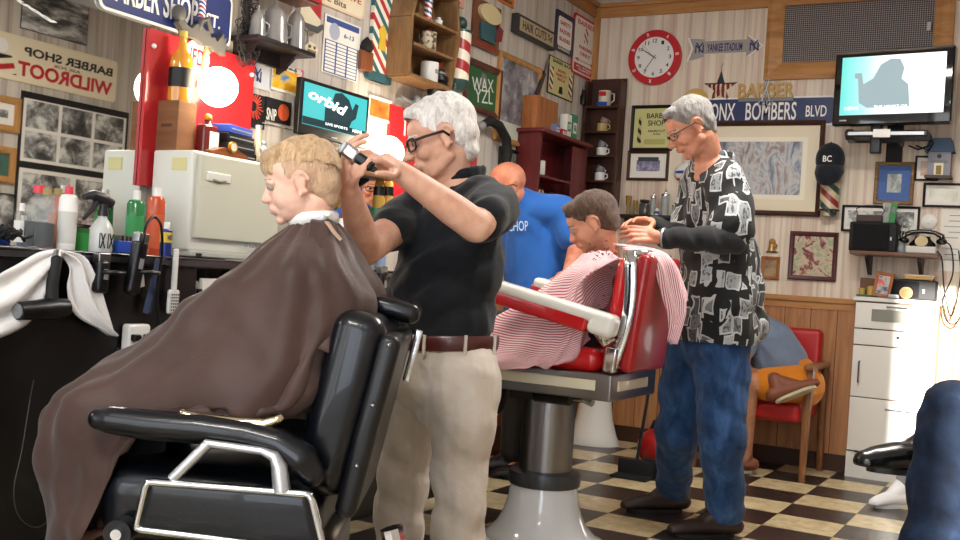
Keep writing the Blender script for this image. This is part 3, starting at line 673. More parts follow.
plate(t,'back_board',w,h,wood('plaque_wood','#7c4a30','#5a2f1c',5,'z'),0,.015)
shape(t,'teal_coat',[(-w*.25,-h*.32),(w*.3,-h*.32),(w*.32,0),(w*.15,.12*h),(-w*.3,.02*h)],TEALP,-.015,.012)
shape(t,'red_sleeve',[(w*.25,-h*.25),(w*.5,-h*.2),(w*.55,.05*h),(w*.35,.12*h)],mat('muted_red','#7c2c30',.5),-.015,.016)
shape(t,'cream_head',circle(.02*w,.26*h,w*.4,rz=h*.2),mat('cream_wax','#dccb9c',.5),-.015,.02)
text(t,'BARBER',0,-h*.42,w*.7,h*.06,RED,y=-.016)
t,w,h=framed('framed_art','green picture with white scribbled lettering in a dark wood frame','picture','L',(465,56,497,120),wood('dark_red_frame','#5a2a20','#3a1812',5,'z'),mat('chalk_green','#2c5a34',.6),b=.035)
WS=mat('chalk_white','#dfe3dc',.6); text(t,'WAX',0,h*.08,w*.6,h*.26,WS,y=-.008,rot=.12,bold=0); text(t,'YZL',.02,-h*.14,w*.5,h*.26,WS,y=-.008,rot=.1,bold=0)
shape(t,'dark_figure',[(0,h*.02),(.05,.1*h),(.03,h*.3),(-.02,h*.32),(-.03,.1*h)],mat('grey_figure','#6a6f72',.5),-.007)
t,w,h=framed('framed_photo','grey crowd photograph in a tall light maple frame','picture','L',(498,50,534,152),MAPLE,photo([(.3,'#3c3c44'),(.5,'#84838a'),(.66,'#c9c7c8')],9),b=.03,matm=mat('grey_green_mat','#b9bfb4',.8),mb_=.0)
plate(t,'caption_strip',w-.06,h*.2,mat('caption_paper','#c9cfc0',.7),-.006,.002,cz=-h*.36)
t,w,h=wthing('haircut_sign','dark framed tan sign advertising haircuts','sign','L',(512,13,549,51),off=.004)
plate(t,'backing',w,h,mat('charcoal_frame','#33302e',.5),0,.04); plate(t,'tan_panel',w*.88,h*.72,mat('tan_panel','#b7a888',.6),-.04,.002); text(t,'HAIR CUTS',-.07*w,0,w*.62,h*.48,mat('letter_brown','#4a3a2c',.6),y=-.043); text(t,'5¢',.34*w,0,w*.12,h*.46,MATS['letter_brown'],y=-.043)
t,w,h=wthing('shop_sign','navy and white barber sign with red print near the corner','sign','L',(556,8,572,58),off=.004)
plate(t,'panel',w,h,mat('deep_navy','#262a48',.4),0,.005,.02); plate(t,'white_panel',w*.72,h*.74,PAPER,-.005,.001,.02)
for k,s_ in enumerate(('SAFETY','RAZORS','BLADES')): text(t,s_,0,h*(.22-.2*k),w*.55,h*.1,RED,y=-.007)
text(t,'BARBERS',0,-h*.42,w*.6,h*.06,WPL,y=-.006)
t,w,h=wthing('no_parking_sign','white barber sign with red border and arrow next to the corner','sign','L',(574,11,595,84),off=.004)
plate(t,'panel',w,h,RED,0,.004,.03); plate(t,'white_panel',w*.88,h*.92,PAPER,-.004,.001,.025)
text(t,'BARBER',0,h*.38,w*.7,h*.08,RED,y=-.006); text(t,'PARKING',0,-.02*h,w*.5,h*.06,RED,y=-.006); text(t,'ONLY',0,-.12*h,w*.4,h*.06,RED,y=-.006)
shape(t,'arrow',[(-w*.4,-h*.24),(-w*.25,-h*.21),(-w*.25,-h*.235),(w*.25,-h*.235),(w*.25,-h*.21),(w*.4,-h*.24),(w*.25,-h*.27),(w*.25,-h*.245),(-w*.25,-h*.245),(-w*.25,-h*.27)],RED,-.0055)
plate(t,'red_panel',w*.8,h*.13,RED,-.005,.001,cz=-h*.37); text(t,'ALL OTHERS\nCLIPPED',0,-h*.37,w*.65,h*.09,WPL,y=-.0065); shape(t,'pole_picture',[(-.03,.08*h),(.03,.08*h),(.03,.3*h),(0,.33*h),(-.03,.3*h)],pole_mat('tiny_stripes',['#b8262c','#f0eee8'],.05,slope=.8),-.0055)
t,w,h=wthing('barber_poster','yellow green poster bordered by red and black stripes','poster','L',(549,54,572,103),off=.004)
YG=mat('poster_lime','#cdc98c',.6)
plate(t,'sheet',w,h,BLACKP,0,.002); plate(t,'lime_panel',w*.92,h*.94,YG,-.002,.001); 
for s_ in(-1,1):
    shape(t,'striped_edge',rrect(w*.13,h*.6,.005,s_*w*.37,-h*.08),pole_mat('edge_stripes',['#b8262c','#e8e4c8','#151515','#e8e4c8'],.09,slope=.6),-.003)
text(t,'SHAVE\nHAIRCUT\nSINGE',0,.02,w*.42,h*.34,RED,y=-.0035); text(t,'BARBER SHOP',0,h*.4,w*.7,h*.09,BLACKP,y=-.0035)
shape(t,'dark_figure',[(-.03,-h*.4),(.03,-h*.4),(.02,-h*.2),(-.02,-h*.22)],BLACKP,-.0035)
for k,(px,lb) in enumerate((((530,65,551,91),'black handled straight razor leaning up the wall'),((531,86,541,112),'slim straight razor below the larger razor'))):
    c,w,h=wrect('L',*px,off=.01); t=thing('straight_razor',lb,'razor',M=Matrix.Translation(Vector(c))@RM['L']@Matrix.Rotation(.5 if k==0 else .25,4,'Y'),group='straight razors on the left wall')
    L=math.hypot(w,h)*.92; MB().box((0,-.012,-L*.14),(L*.13,.016,L*.6),bev=.006).build('handle',mat('razor_handle','#3a2c28',.4),t); MB().box((0,-.012,L*.32),(L*.08,.005,L*.36),bev=.002).build('blade',CHR2,t)
t,w,h=wthing('hanging_hose','thick black curved hose arching beside the barber\'s head','hose','L',(476,119,503,170),off=.02)
MB().tube([(-w*.5,-.04,h*.35),(-w*.3,-.05,h*.5),(0,-.05,h*.46),(w*.28,-.05,h*.2),(w*.36,-.05,-.15*h),(w*.33,-.04,-h*.6)],[.022,.026,.028,.028,.028,.026],12).build('hose_body',BLKM,t,smooth=60); MB().ball((-w*.5,-.04,h*.34),.026).build('end_cap',GREYP,t)
framed('framed_photo','small dark framed print behind the bald man','picture','L',(499,146,522,190),BLACKP,photo([(.35,'#54605c'),(.6,'#a9b0a6')],5),b=.02,matm=None)
t,w,h=wthing('wooden_plaque','light carved wooden plaque between the maple frame and red cabinet','plaque','L',(524,110,539,166),off=.003); plate(t,'board',w*.9,h,wood('light_plaque','#b88f60','#97704a',7,'z'),0,.012); shape(t,'carving',circle(0,.1*h,w*.25),wood('carving_wood','#8c6540','#75502f',7,'z'),-.012,.006)
t,w,h=wthing('leaflet_holder','white leaflet with purple round emblem behind the blue shirted man','leaflet','L',(524,148,536,205),off=.01)
plate(t,'leaflet',w,h,PAPER,0,.008); shape(t,'emblem',circle(0,.15*h,w*.33),mat('emblem_purple','#6d4a78',.5),-.008); shape(t,'emblem_centre',circle(0,.15*h,w*.2),PAPER,-.0095); text(t,'NEW',0,-.2*h,w*.5,h*.2,MATS['emblem_purple'],y=-.009)
# ------------------------------------------------------------------ left television on its stand
c,w,h=wrect('L',300,77,371,150,off=.12)
ya=onX(301,75,.075); yb=onX(368,112,.075); zt_=onX(303,77,.075).z; zb_=onX(300,134,.075).z
w=yb.y-ya.y; h=zt_-zb_
tv=thing('television','left television showing a teal picture beside the pinned prints','television',M=Matrix.Translation((.075,(ya.y+yb.y)/2,(zt_+zb_)/2))@RM['L'])
MB().box((0,.01,0),(w,.03,h),bev=.006).build('bezel',BLK,tv)
SCR=mat('screen_teal','#0a2a30',.12,emit='#3fb0b0',es=.75)
ts=NT(SCR); sN=ts.sep(ts.co(kind='Generated')); 
plate(tv,'screen',w*.92,h*.74,SCR,-.0055,.001,cz=h*.06)
DS=mat('screen_dark','#0d1c22',.15,emit='#10282e',es=.6); LT=mat('screen_text','#dfe9e9',.2,emit='#dfe9e9',es=.7)
shape(tv,'screen_figure',[(w*.0,-h*.2),(.2*w,-h*.2),(.24*w,-h*.05),(.3*w,.02*h),(.33*w,.28*h),(.28*w,.3*h),(.24*w,.16*h),(.18*w,.33*h),(.07*w,.42*h),(-.03*w,.38*h),(-.06*w,.25*h),(-.01*w,.12*h),(-.08*w,.1*h),(-.16*w,.08*h),(-.16*w,-.2*h)],DS,-.0068,.0004)
plate(tv,'screen_banner',w*.92,h*.13,DS,-.0066,.0004,cz=-h*.235); text(tv,'LIVE SPORTS',.02*w,-.21*h,w*.32,h*.045,LT,y=-.0075); text(tv,'NEWS',.33*w,-.21*h,w*.14,h*.06,LT,y=-.0075)
text(tv,'orbid',-.12*w,.18*h,w*.56,h*.2,LT,y=-.0078,shear=.3,rot=-.15,bold=.03)
plate(tv,'badge',w*.08,h*.02,SILV,-.006,.001,cz=-h*.43)
MB().box((0,.02,-h/2-.03),(.06,.04,.08)).box((0,.0,-h/2-.052),(.25,.12,.01)).build('stand',BLK,tv)
zsb=zb_-.13
sh=thing('media_shelf','wooden wall shelf carrying the left television','shelf',M=Matrix.Translation((0,(onX(255,140,.1).y+onX(375,145,.1).y)/2,zsb))@RM['L'])
LS=onX(375,145,.1).y-onX(255,140,.1).y
MB().box((0,-.12,0),(LS,.22,.02),bev=.003).build('board',wood('shelf_pine','#8a5f38','#6d4628',4,'x'),sh)
for s_ in(-1,1): MB().prism([(0,-.01),(0,-.1),(.015,-.1),(.15,-.02),(.15,-.01)],.015,M=Matrix.Translation((s_*LS*.38,0,0))@Matrix.Rotation(-PI/2,4,'Z')).build('bracket',BLKM,sh)
t=thing('media_box','black media box beneath the left television','media box',M=Matrix.Translation((.12,(ya.y+yb.y)/2+.03,zsb+.042))@RM['L'])
MB().box((0,0,0),(w*.9,.18,.055),bev=.004).build('case',BLK,t); MB().box((0,-.092,.0),(w*.8,.003,.006)).build('front_slot',GREYP,t)
MB().box((-.08,0,-.031),(.02,.1,.004)).box((.08,0,-.031),(.02,.1,.004)).build('foot',BLKM,t)
rc=thing('remote_box','small white and purple box on the wooden shelf before the media box','box',loc=(.216,onX(329,136,.216).y,zsb+.027)); MB().box((0,0,0),(.03,.075,.03),bev=.002).build('carton',PAPER,rc); MB().box((.016,0,0),(.002,.02,.014)).box((.016,.025,0),(.002,.014,.014)).build('print',mat('print_purple','#3d3560',.5),rc)
framed('framed_art','small orange picture in thin white frame right of the left television','picture','L',(368,94,389,124),PAPER,photo([(.3,'#a83a18'),(.5,'#e07830'),(.7,'#e8b080')],6),b=.015,d=.012)
t,w,h=wthing('metal_bracket','small grey metal bracket left of the red board behind the barber','bracket','L',(394,93,416,110),off=.003)
MB().box((0,-.02,0),(w*.9,.03,h*.3),bev=.004).ball((w*.3,-.03,.02),.025).build('plate',GREYP,t); MB().tube([(-w*.4,-.03,h*.2),(0,-.04,-h*.1),(w*.3,-.03,.02)],.008).build('arm',SILV,t)
# second red board and globe lamp
t,w,h=wthing('red_board','red board behind the older barber in the dark shirt','board','L',(389,104,470,232),off=.004)
plate(t,'panel',w,h,RB,0,.014); plate(t,'label_strip',.012,h*.2,PAPER,-.014,.001,cx=-w*.35,cz=h*.36)
lp2=onX(388,152,.10); t=thing('globe_lamp','glowing globe lamp between the barber\'s hands and face','lamp',loc=lp2)
MB().ball((0,0,0),.075,n=32).build('globe',LAMP,t,smooth=180); MB().tube([(-.05,0,.0),(-.075,0,.02),(-.08,0,.02)],.012).build('bracket',MATS['lamp_brass'],t)
for k,px in enumerate((379,388)):
    q=onX(px,193,.16); t=thing('whisk_brush',('left' if k==0 else 'right')+' one of the two straw whisk brushes hanging below the lamp','brush',loc=q,group='straw whisk brushes')
    MB().lathe([(.008,.085),(.012,.06),(.022,.045),(.024,-.01),(.03,-.035),(.026,-.07),(.012,-.085)],n=16).build('straw',mat('straw','#b08b3c',.8),t); MB().lathe([(.026,-.012),(.026,.028)],n=16,capb=False,capt=False).build('black_band',BLK,t)
    MB().tube([(0,0,.085),(-.01,0,.13),(-.14,0,.135)],.003,6).build('hanging_cord',BLKM,t)
# ------------------------------------------------------------------ red wall cabinet near the corner
def onL(x,y,X=0): return onX(x,y,X)
XC=.16
a=onX(541,132,XC); b=onX(588,140,XC); zc0=onX(545,240,XC).z
t=thing('wall_cabinet','dark red wall cabinet with open shelves near the corner','cabinet',M=Matrix.Translation((0.001,(a.y+b.y)/2,(a.z+zc0)/2))@RM['L'])
w=b.y-a.y; h=a.z-zc0; D_=XC; CAB=MW[t.name]; cw,ch=w,h
MB().box((0,-.006,0),(w,.012,h)).box((-w/2+.01,-D_/2,0),(.02,D_,h)).box((w/2-.01,-D_/2,0),(.02,D_,h)).box((0,-D_/2,-h/2+.01),(w,D_,.02)).build('carcass',MAH,t,smooth=None)
MB().box((0,-D_/2-.01,h/2+.012),(w+.05,D_+.04,.024),bev=.006).build('cornice',MAH,t)
for z in(-.18,.1): MB().box((-.14*w,-D_/2,z*h),(w*.66,D_-.01,.014)).build('shelf_board',MAH,t)
MB().box((w*.33,-D_+.004,0),(w*.3,.012,h*.94),bev=.003).build('door',MAH,t); 
for k,(dx,z,m_,l_) in enumerate(((-.3,.107,WHT,'white cup on the upper shelf of the red cabinet'),(-.3,-.173,CRK,'mottled mug on the middle shelf of the red cabinet'),(-.05,-.173,BLK,'dark striped cup beside the mottled mug in the red cabinet'),(-.15,-.465,mat('blue_mug','#3a4668',.3),'blue mug on the lowest shelf of the red cabinet'))):
    mug(l_,CAB@Matrix.Translation((dx*w,-.1,z*h+.008 if k<3 else -h/2+.021)),.032,.085,m_,'mugs in the red wall cabinet')
zt2=h/2+.025
t=thing('wooden_case','tall honey wooden case on top of the red cabinet','case',M=CAB@Matrix.Translation((-w*.25,-.06,zt2))); hh=.2
MB().box((0,0,hh/2),(w*.42,.1,hh),bev=.003).build('box_body',wood('honey_wood','#a9683a','#864c22',4,'z'),t); MB().box((w*.212,0,hh/2),(.004,.09,hh*.94)).build('side_panel',DKW,t)
for k,(x,y,d,m_,l_,tx) in enumerate(((-.12,-.125,(.06,.04,.06),mat('print_blue','#7880a8',.5),'small blue and white box at the front of the red cabinet top','SOAP'),(.02,-.125,(.07,.04,.045),RED,'small red printed box on the red cabinet top','TALC'),(.14,-.11,(.07,.05,.15),PAPER,'tall white and green carton on the red cabinet top','CUP'),(.33,-.08,(.075,.07,.17),mat('carton_green','#3f8a68',.5),'green and white carton on the red cabinet top','GEL'),(.46,-.05,(.05,.05,.17),mat('pale_jar','#b9c4bb',.2),'pale tall box at the right end of the red cabinet top','OIL'))):
    t=thing('small_carton',l_,'box',M=CAB@Matrix.Translation((x*w*1.0+.0,y,zt2)),group='boxes on the red cabinet')
    MB().box((0,0,d[2]/2),(d[0],d[1],d[2]),bev=.002).build('carton',m_,t); plate(t,'label_paper',d[0]*.7,d[2]*.4,PAPER if k!=2 else MATS['carton_green'],-d[1]/2,.001,cz=d[2]*.5); text(t,tx,0,d[2]*.5,d[0]*.5,d[2]*.2,BLACKP if k!=2 else WPL,y=-d[1]/2-.0015)
c_,w_,h_=wrect('L',577,88,584,106); t=thing('hanging_bottle','small dark bottle shaped ornament hung near the corner','ornament',M=Matrix.Translation(Vector(c_)+Vector((.02,0,0))))
MB().lathe([(.02,-h_/2),(.022,0),(.012,h_*.25),(.01,h_/2)],n=14).build('body',BLK,t,smooth=50); MB().tube([(0,0,h_/2),(-.02,0,h_/2+.02)],.002,5).build('hook',CHR,t)
# ------------------------------------------------------------------ corner mug rack on the back wall
def BW(px,off=.002): return wrect('B',*px,off=off)
t,w,h=wthing('mug_rack','narrow dark wooden mug rack in the corner','shelf','B',(592,80,619,208),off=.042)
rw=w; RK=MW[t.name]
DW2=wood('rack_walnut','#4a2416','#2f150c',4,'z')
MB().box((0,-.006,0),(w,.012,h)).build('back_board',DW2,t); MB().box((w/2-.008,-.05,-.01),(.016,.1,h*.96)).box((-w/2+.008,-.05,-.01),(.016,.1,h*.96)).build('side_board',DW2,t)
zz=[onY(604,y,-.1).z-MW[t.name].translation.z for y in (108,133,157,182)]
for z in zz: MB().box((0,-.055,z),(w-.02,.11,.012)).build('shelf_board',DW2,t)
def mugb(lab,x,z,m_,r=.03,h=.055,rx=0,y=-.06,ry=0):
    return mug(lab,RK@Matrix.Translation((x,y,z+.007))@Matrix.Rotation(ry,4,'Y')@Matrix.Rotation(rx,4,'Z'),r,h,m_,'mugs in the corner rack')
t=mugb('large character mug at the top of the corner rack',-.0,zz[0],mat('pictorial_mug','#c9c2b2',.3),.042,.105)
shape(t,'blue_band',rrect(.07,.025,.002,0,.014),BLUEP,-.043,.002); shape(t,'red_cap',rrect(.05,.03,.004,0,.08),RED,-.043,.002)
mugb('tan mug below the large character mug in the corner rack',-.005,zz[1],mat('tan_mug','#bda66e',.35),.034,.055)
mugb('white mug on the third shelf of the corner rack',.0,zz[2],WHT,.034,.055); mugb('grey cup lying tilted on the white mug, third shelf of the corner rack',-.01,zz[2]+.06,SILV,.026,.04,ry=.5)
mugb('white mug on the lowest shelf of the corner rack',.0,zz[3],WHT,.034,.055); mugb('grey cup lying tilted on the white mug, lowest shelf of the corner rack',-.01,zz[3]+.06,SILV,.026,.04,ry=.5)
mugb('pinkish glass dish stacked behind the tan mug',-.0,zz[1]+.06,mat('pink_glass','#9a7a76',.2),.026,.035,ry=.4)
# ------------------------------------------------------------------ back wall
t,w,h=wthing('wall_clock','round wall clock with a red lettered rim','clock','B',(631,33,681,84),off=.002)
r=(w+h)/4
MB().cyl((0,0,0),(0,-.03,0),r,n=48).build('case',RED,t,smooth=30); MB().cyl((0,-.03,0),(0,-.032,0),r*.74,n=48).build('dial',mat('dial_white','#e9e6e4',.4),t,smooth=30)
for k in range(12):
    a=PI/2-2*PI*k/12; text(t,str(12 if k==0 else k),r*.6*math.cos(a),r*.6*math.sin(a),r*.1*(1.6 if k in(0,10,11) else 1),r*.14,BLACKP,y=-.0325,name='numeral')
for a,L,w_,m_,nm in ((PI/2+1.0,.5,.006,BLACKP,'hour_hand'),(-PI/2-.6,.62,.004,BLACKP,'minute_hand'),(PI/2+.8,.65,.002,RED,'second_hand')):
    d=Vector((math.cos(a),0,math.sin(a))); MB().tube([-d*r*.1+Vector((0,-.036,0)),d*r*L+Vector((0,-.036,0))],w_/2,6).build(nm,m_,t)
g=MB()
for k in range(14):
    a=2*PI*k/14+.1
    if k%2: continue
    text(t,'BARBER'[k//2%6]*1,r*.87*math.cos(a),r*.87*math.sin(a),r*.09,r*.13,WPL,y=-.0305,rot=a-PI/2,name='rim_letter')
# return-air vent
t,w,h=wthing('vent_grille','large wood framed return air vent with dark mesh','vent','B',(772,-34,951,75),off=.002)
frame_mb(w,h,.105,.035).build('frame',MATS['oak_trim'],t,smooth=None)
MESHM=mat('vent_mesh','#241f1e',.7); tm=NT(MESHM); s=tm.sep(tm.co())
fx=tm.math('LESS_THAN',tm.math('FRACT',tm.math('DIVIDE',s[0],.0125)),.22); fz=tm.math('LESS_THAN',tm.math('FRACT',tm.math('DIVIDE',s[2],.0125)),.22)
e=tm.math('MAXIMUM',fx,fz); tm.base(tm.mix(e,'#241d1d','#a49c9a'))
plate(t,'mesh',w-.19,h-.19,MESHM,0,.01); MB().box((w*.5-.13,-.03,-.08),(.02,.02,.05)).build('latch',CHR,t)
# arrow sign
t,w,h=wthing('arrow_sign','grey and white arrow shaped stadium sign','sign','B',(688,36,763,59),off=.003)
AR=lambda k:[(-w/2*k,-h*.5*k),(-w*.28*k,-h*.36*k),(-w*.28*k,-h*.24*k),(w*.3*k,-h*.24*k),(w*.3*k,-h*.42*k),(w*.5*k,0),(w*.3*k,h*.42*k),(w*.3*k,h*.28*k),(-w*.28*k,h*.28*k),(-w*.28*k,h*.36*k),(-w*.5*k,h*.42*k),(-w*.44*k,0)]
shape(t,'backing',AR(1),PAPER,0,.003); shape(t,'arrow_face',AR(.94),mat('arrow_grey','#a19c98',.5),-.003,.001)
text(t,'YANKEE STADIUM',-.0*w,0,w*.46,h*.3,NAVY,y=-.0045,bold=.02); 
for x in(-.33,.38): NY(t,x*w,.0,h*.42,NAVY,y=-.0045)
# star
t,w,h=wthing('metal_star','flag patterned metal star hanging by a hook','star','B',(705,72,736,103),off=.003)
def star(r0,r1,cx=0,cz=0): return [((r0 if k%2==0 else r1)*math.cos(PI/2+PI*k/5)+cx,(r0 if k%2==0 else r1)*math.sin(PI/2+PI*k/5)+cz) for k in range(10)]
pts=star(w*.54,w*.2,0,-h*.03); vs=[(x,0,z) for x,z in pts]+[(0,-.02,-h*.03)]
SM=mat('flag_star','#7c2a2c',.4); tq=NT(SM); s=tq.sep(tq.co()); st=tq.math('FRACT',tq.math('DIVIDE',s[0],.03)); top=tq.math('GREATER_THAN',s[2],.02)
tq.base(tq.mix(top,tq.mix(tq.math('LESS_THAN',st,.4),'#7a2226','#d8c8ae'),'#2a3040'))
g=MB(); g.add(vs,[(k,(k+1)%10,10) for k in range(10)]); g.build('star_body',SM,t,smooth=None); MB().tube([(0,-.005,h*.48),(0,-.005,h*.62),(.008,-.005,h*.75)],.002,5).build('wire_hook',CHR2,t)
# barber letters with scissors
t,w,h=wthing('letter_plaque','gold cut-out barber lettering above the blue street sign','sign','B',(739,84,794,101),off=.004)
text(t,'BARBER',0,h*.1,w,h*.8,mat('gold_wood','#c09a5a',.5),y=0,ext=.012,bold=.02); shape(t,'grey_strip',rrect(w*.98,h*.2,.004,0,-h*.38),GREYP,0,.006)
MB().tube([(-.02,-.02,-.06),(.025,-.02,.09)],.006).tube([(.03,-.02,-.06),(-.015,-.02,.09)],.006).tube([(.03+.018*math.cos(a),-.02,-.07+.018*math.sin(a)) for a in [k*PI/5 for k in range(10)]],.004,6,closed=True).tube([(-.02+.018*math.cos(a),-.02,-.07+.018*math.sin(a)) for a in [k*PI/5 for k in range(10)]],.004,6,closed=True).build('scissors',SILV,t)
t,w,h=wthing('street_sign','long navy bombers boulevard street sign above the big picture','sign','B',(684,99,834,125),off=.004)
plate(t,'white_border',w,h,WPL,0,.003,.02); plate(t,'navy_panel',w-.02,h-.02,mat('street_navy','#26335f',.35),-.003,.001,.015)
text(t,'BRONX',-.265*w,0,w*.25,h*.62,WPL,y=-.005,bold=.01); text(t,'BOMBERS',.095*w,0,w*.33,h*.62,WPL,y=-.005,bold=.01); text(t,'BLVD',.385*w,-.02*h,w*.13,h*.38,WPL,y=-.005,bold=.01)
# big framed picture
bigpic=photo([(.3,'#50586c'),(.42,'#8f96a4'),(.52,'#c4c6c8'),(.62,'#9a8c8c'),(.75,'#6c5c64')],9,stretch=(1.4,1,.7),dist=1.2)
t,w,h=framed('framed_picture','large framed print in wide cream mat behind the barber in the patterned shirt','picture','B',(700,122,820,217),BROWNF,bigpic,b=.03,d=.03,matm=IVORY,mb_=.1)
plate(t,'inner_mat',w-.2,h-.2,mat('inner_mat','#f0ead8',.8),-.0042,.001)
# framed barber shop poster
t,w,h=framed('framed_poster','black framed lime barber shop poster','poster','B',(633,106,672,151),BLACKP,YG,b=.02)
text(t,'BARBER',.14*w,h*.27,w*.55,h*.11,BLACKP,y=-.008); text(t,'SHOP',.1*w,h*.11,w*.4,h*.12,BLACKP,y=-.008); text(t,'HAIRCUT\n25¢',.12*w,-h*.1,w*.4,h*.14,BLACKP,y=-.008)
shape(t,'printed_pole',[(-w*.34,-h*.33),(-w*.24,-h*.33),(-w*.26,h*.25),(-w*.32,h*.25)],pole_mat('ink_stripes',['#2a2a22','#b9b47c'],.06,slope=1),-.008); shape(t,'printed_label',rrect(w*.5,h*.12,.01,.08*w,-h*.3),mat('lime_dark','#b4ae6c',.6),-.008)
t,w,h=framed('framed_photo','dark framed team photo in a white mat under the lime poster','picture','B',(629,151,668,181),BROWNF,photo([(.3,'#2a3060'),(.5,'#8a88a8'),(.62,'#d8d4dc')],16),b=.018,matm=PAPER,mb_=.045)
plate(t,'title_strip',w*.5,h*.14,mat('strip_slate','#3c4048',.6),-.007,.001,cz=h*.22)
t,w,h=wthing('helmet_plaque','white, blue and red rounded plaque beside the barber\'s collar','plaque','B',(676,163,700,182),off=.003)
MB().ball((0,-.02,0),(w*.5,.03,h*.5)).build('white_dome',WHT,t,smooth=180); MB().ball((0,-.022,-h*.02),(w*.49,.031,h*.18)).build('blue_band',BLUEP,t,smooth=180); MB().ball((0,-.024,-h*.4),(w*.4,.03,h*.12)).build('red_band',RED,t,smooth=180)
t,w,h=wthing('yellow_disc','tan round disc partly behind the grey haired barber\'s head','plaque','B',(684,91,708,113),off=.003); MB().cyl((0,0,0),(0,-.02,0),w*.5,n=32).build('disc',mat('tan_disc','#c9a860',.5),t,smooth=30); MB().cyl((0,-.02,0),(0,-.024,0),w*.35,n=32).build('centre',YEL,t,smooth=30)
# shelf with glasses
a=onY(616,214,-.1); b=onY(692,214,-.1)
SH=thing('wall_shelf','dark wall shelf with jars and glasses behind the barber','shelf',M=Matrix.Translation(((a.x+b.x)/2,0,onY(650,217,-.1).z)))
SZ=MW[SH.name].translation
MB().box((0,-.08,0),(b.x-a.x,.16,.02),bev=.004).build('board',MATS['shelf_ebony'],SH); MB().box((0,-.03,-.06),((b.x-a.x)*.85,.04,.1),bev=.004).build('apron',MATS['shelf_ebony'],SH)
def sx(px): return onY(px,212,-.08).x
AG=mat('amber_glass','#a58444',.15,coat=.5,alpha=.85)
def glassp(px,h,r,name='drinking_glass',lab='',m_=AG): 
    t=thing(name,lab,'glass',loc=(sx(px),-.08,SZ.z+.011),group='glassware on the dark wall shelf')
    MB().lathe([(r,0),(r*.6,h*.1),(r*.45,h*.4),(r*.9,h*.55),(r*1.1,h),(r*1.0,h),(r*.8,h*.58),(.002,h*.5)],n=20,capt=False).build('bowl',m_,t,smooth=60); MB().lathe([(r,0),(r,h*.03)],n=20).build('foot',m_,t); return t
glassp(628,.125,.02,lab='taller amber glass at the left end of the dark shelf'); glassp(635,.095,.017,lab='shorter amber glass beside the tall one')
t=thing('jar','black lidded square jar on the dark shelf','jar',loc=(sx(644),-.08,SZ.z+.011)); MB().box((0,0,.04),(.055,.055,.08),bev=.01).build('jar_body',mat('smoke_glass','#4a4a48',.15,coat=.4),t); MB().box((0,0,.092),(.05,.05,.02),bev=.005).build('lid',BLK,t)
for k,(px,hh,l_) in enumerate(((653,.14,'narrower chrome lidded glass cylinder on the dark shelf'),(665,.16,'wider chrome lidded glass cylinder with scissors on the dark shelf'))):
    t=thing('disinfectant_jar',l_,'jar',loc=(sx(px),-.085,SZ.z+.011)); r=.019+.007*k
    MB().lathe([(r,0),(r,hh*.8)],n=22).build('glass_cylinder',mat('jar_glass','#a9b2b4',.1,coat=.5,alpha=.6),t,smooth=50); MB().lathe([(r*1.1,hh*.8),(r*1.1,hh*.88),(r*.4,hh*.93),(r*.3,hh*1.02),(.003,hh*1.08)],n=22).build('lid',CHR,t,smooth=50); MB().cyl((0,0,.005),(0.004,0,hh*.78),.005).build('comb',SILV,t)
t=thing('tin_box','small green tin on the right end of the dark shelf','box',loc=(sx(680),-.09,SZ.z+.011)); MB().box((0,0,.03),(.085,.05,.06),bev=.006).build('tin_body',mat('olive_tin','#5c6a34',.4),t); MB().box((0,0,.064),(.087,.052,.01),bev=.003).build('lid',mat('olive_lid','#3c5a2c',.4),t)
t=thing('small_bottle','tiny white and blue bottle at the front of the dark shelf','bottle',loc=(sx(660),-.14,SZ.z+.011)); MB().lathe([(.012,0),(.012,.035),(.005,.045)],n=14).build('bottle_body',WHT,t); MB().lathe([(.0125,.008),(.0125,.025)],n=14,capb=False,capt=False).build('label_band',BLUEP,t)
# cap on pole plaque
t,w,h=wthing('pole_plaque','striped barber pole plaque under the navy cap','plaque','B',(822,184,841,219),off=.003)
MB().lathe([(w*.08,-h*.52),(w*.3,-h*.45),(w*.3,-h*.3),(w*.44,-h*.27),(w*.46,h*.5)],(0,-w*.5,0),n=26).build('pole_body',pole_mat('plaque_pole','#8f2a2c #cbb998 #2f4a48 #cbb998'.split(),.16,slope=.9),t,smooth=50)
MB().lathe([(w*.5,-h*.3),(w*.5,-h*.26)],(0,-w*.5,0),n=26).build('black_ring',BLK,t); MB().box((0,-.004,0),(w*.5,.008,h*.8)).build('mounting_board',DKW,t)
t,w,h=wthing('baseball_hat','dark navy baseball cap with white emblem hung over the pole plaque','cap','B',(820,145,846,189),off=.003)
CN=cloth('cap_navy','#1c2029',20,.2); g=MB()
MB().ball((0,-w*.5-.01,h*.12),(w*.5,w*.48,h*.38),n=28).build('crown',CN,t,smooth=180)
g=MB(); n=14; vs=[];
for k in range(n+1):
    u=k/n; ang=-PI*u
    for v,(yy,zz_) in enumerate(((-.55,-.02),(-1.02,-.36),(-1.0,-.5))):
        sc2=(.46,.5,.42)[v]; vs.append((math.cos(ang)*w*sc2,-w*.5-.01+math.sin(-ang)*-w*(.48,.62,.62)[v],h*(-.02,-.3,-.5)[v]*(1 if v==0 else (.55+.45*math.sin(-ang)))))
fs=[(k*3+v,(k+1)*3+v,(k+1)*3+v+1,k*3+v+1) for k in range(n) for v in range(2)]
g.add(vs,fs); o=g.build('visor',CN,t,smooth=180); so=o.modifiers.new('s','SOLIDIFY'); so.thickness=.006
text(t,'BC',0,h*.1,w*.3,h*.14,WPL,y=-w-.012); MB().ball((0,-w*.5-.01,h*.5),.006).build('button',CN,t)
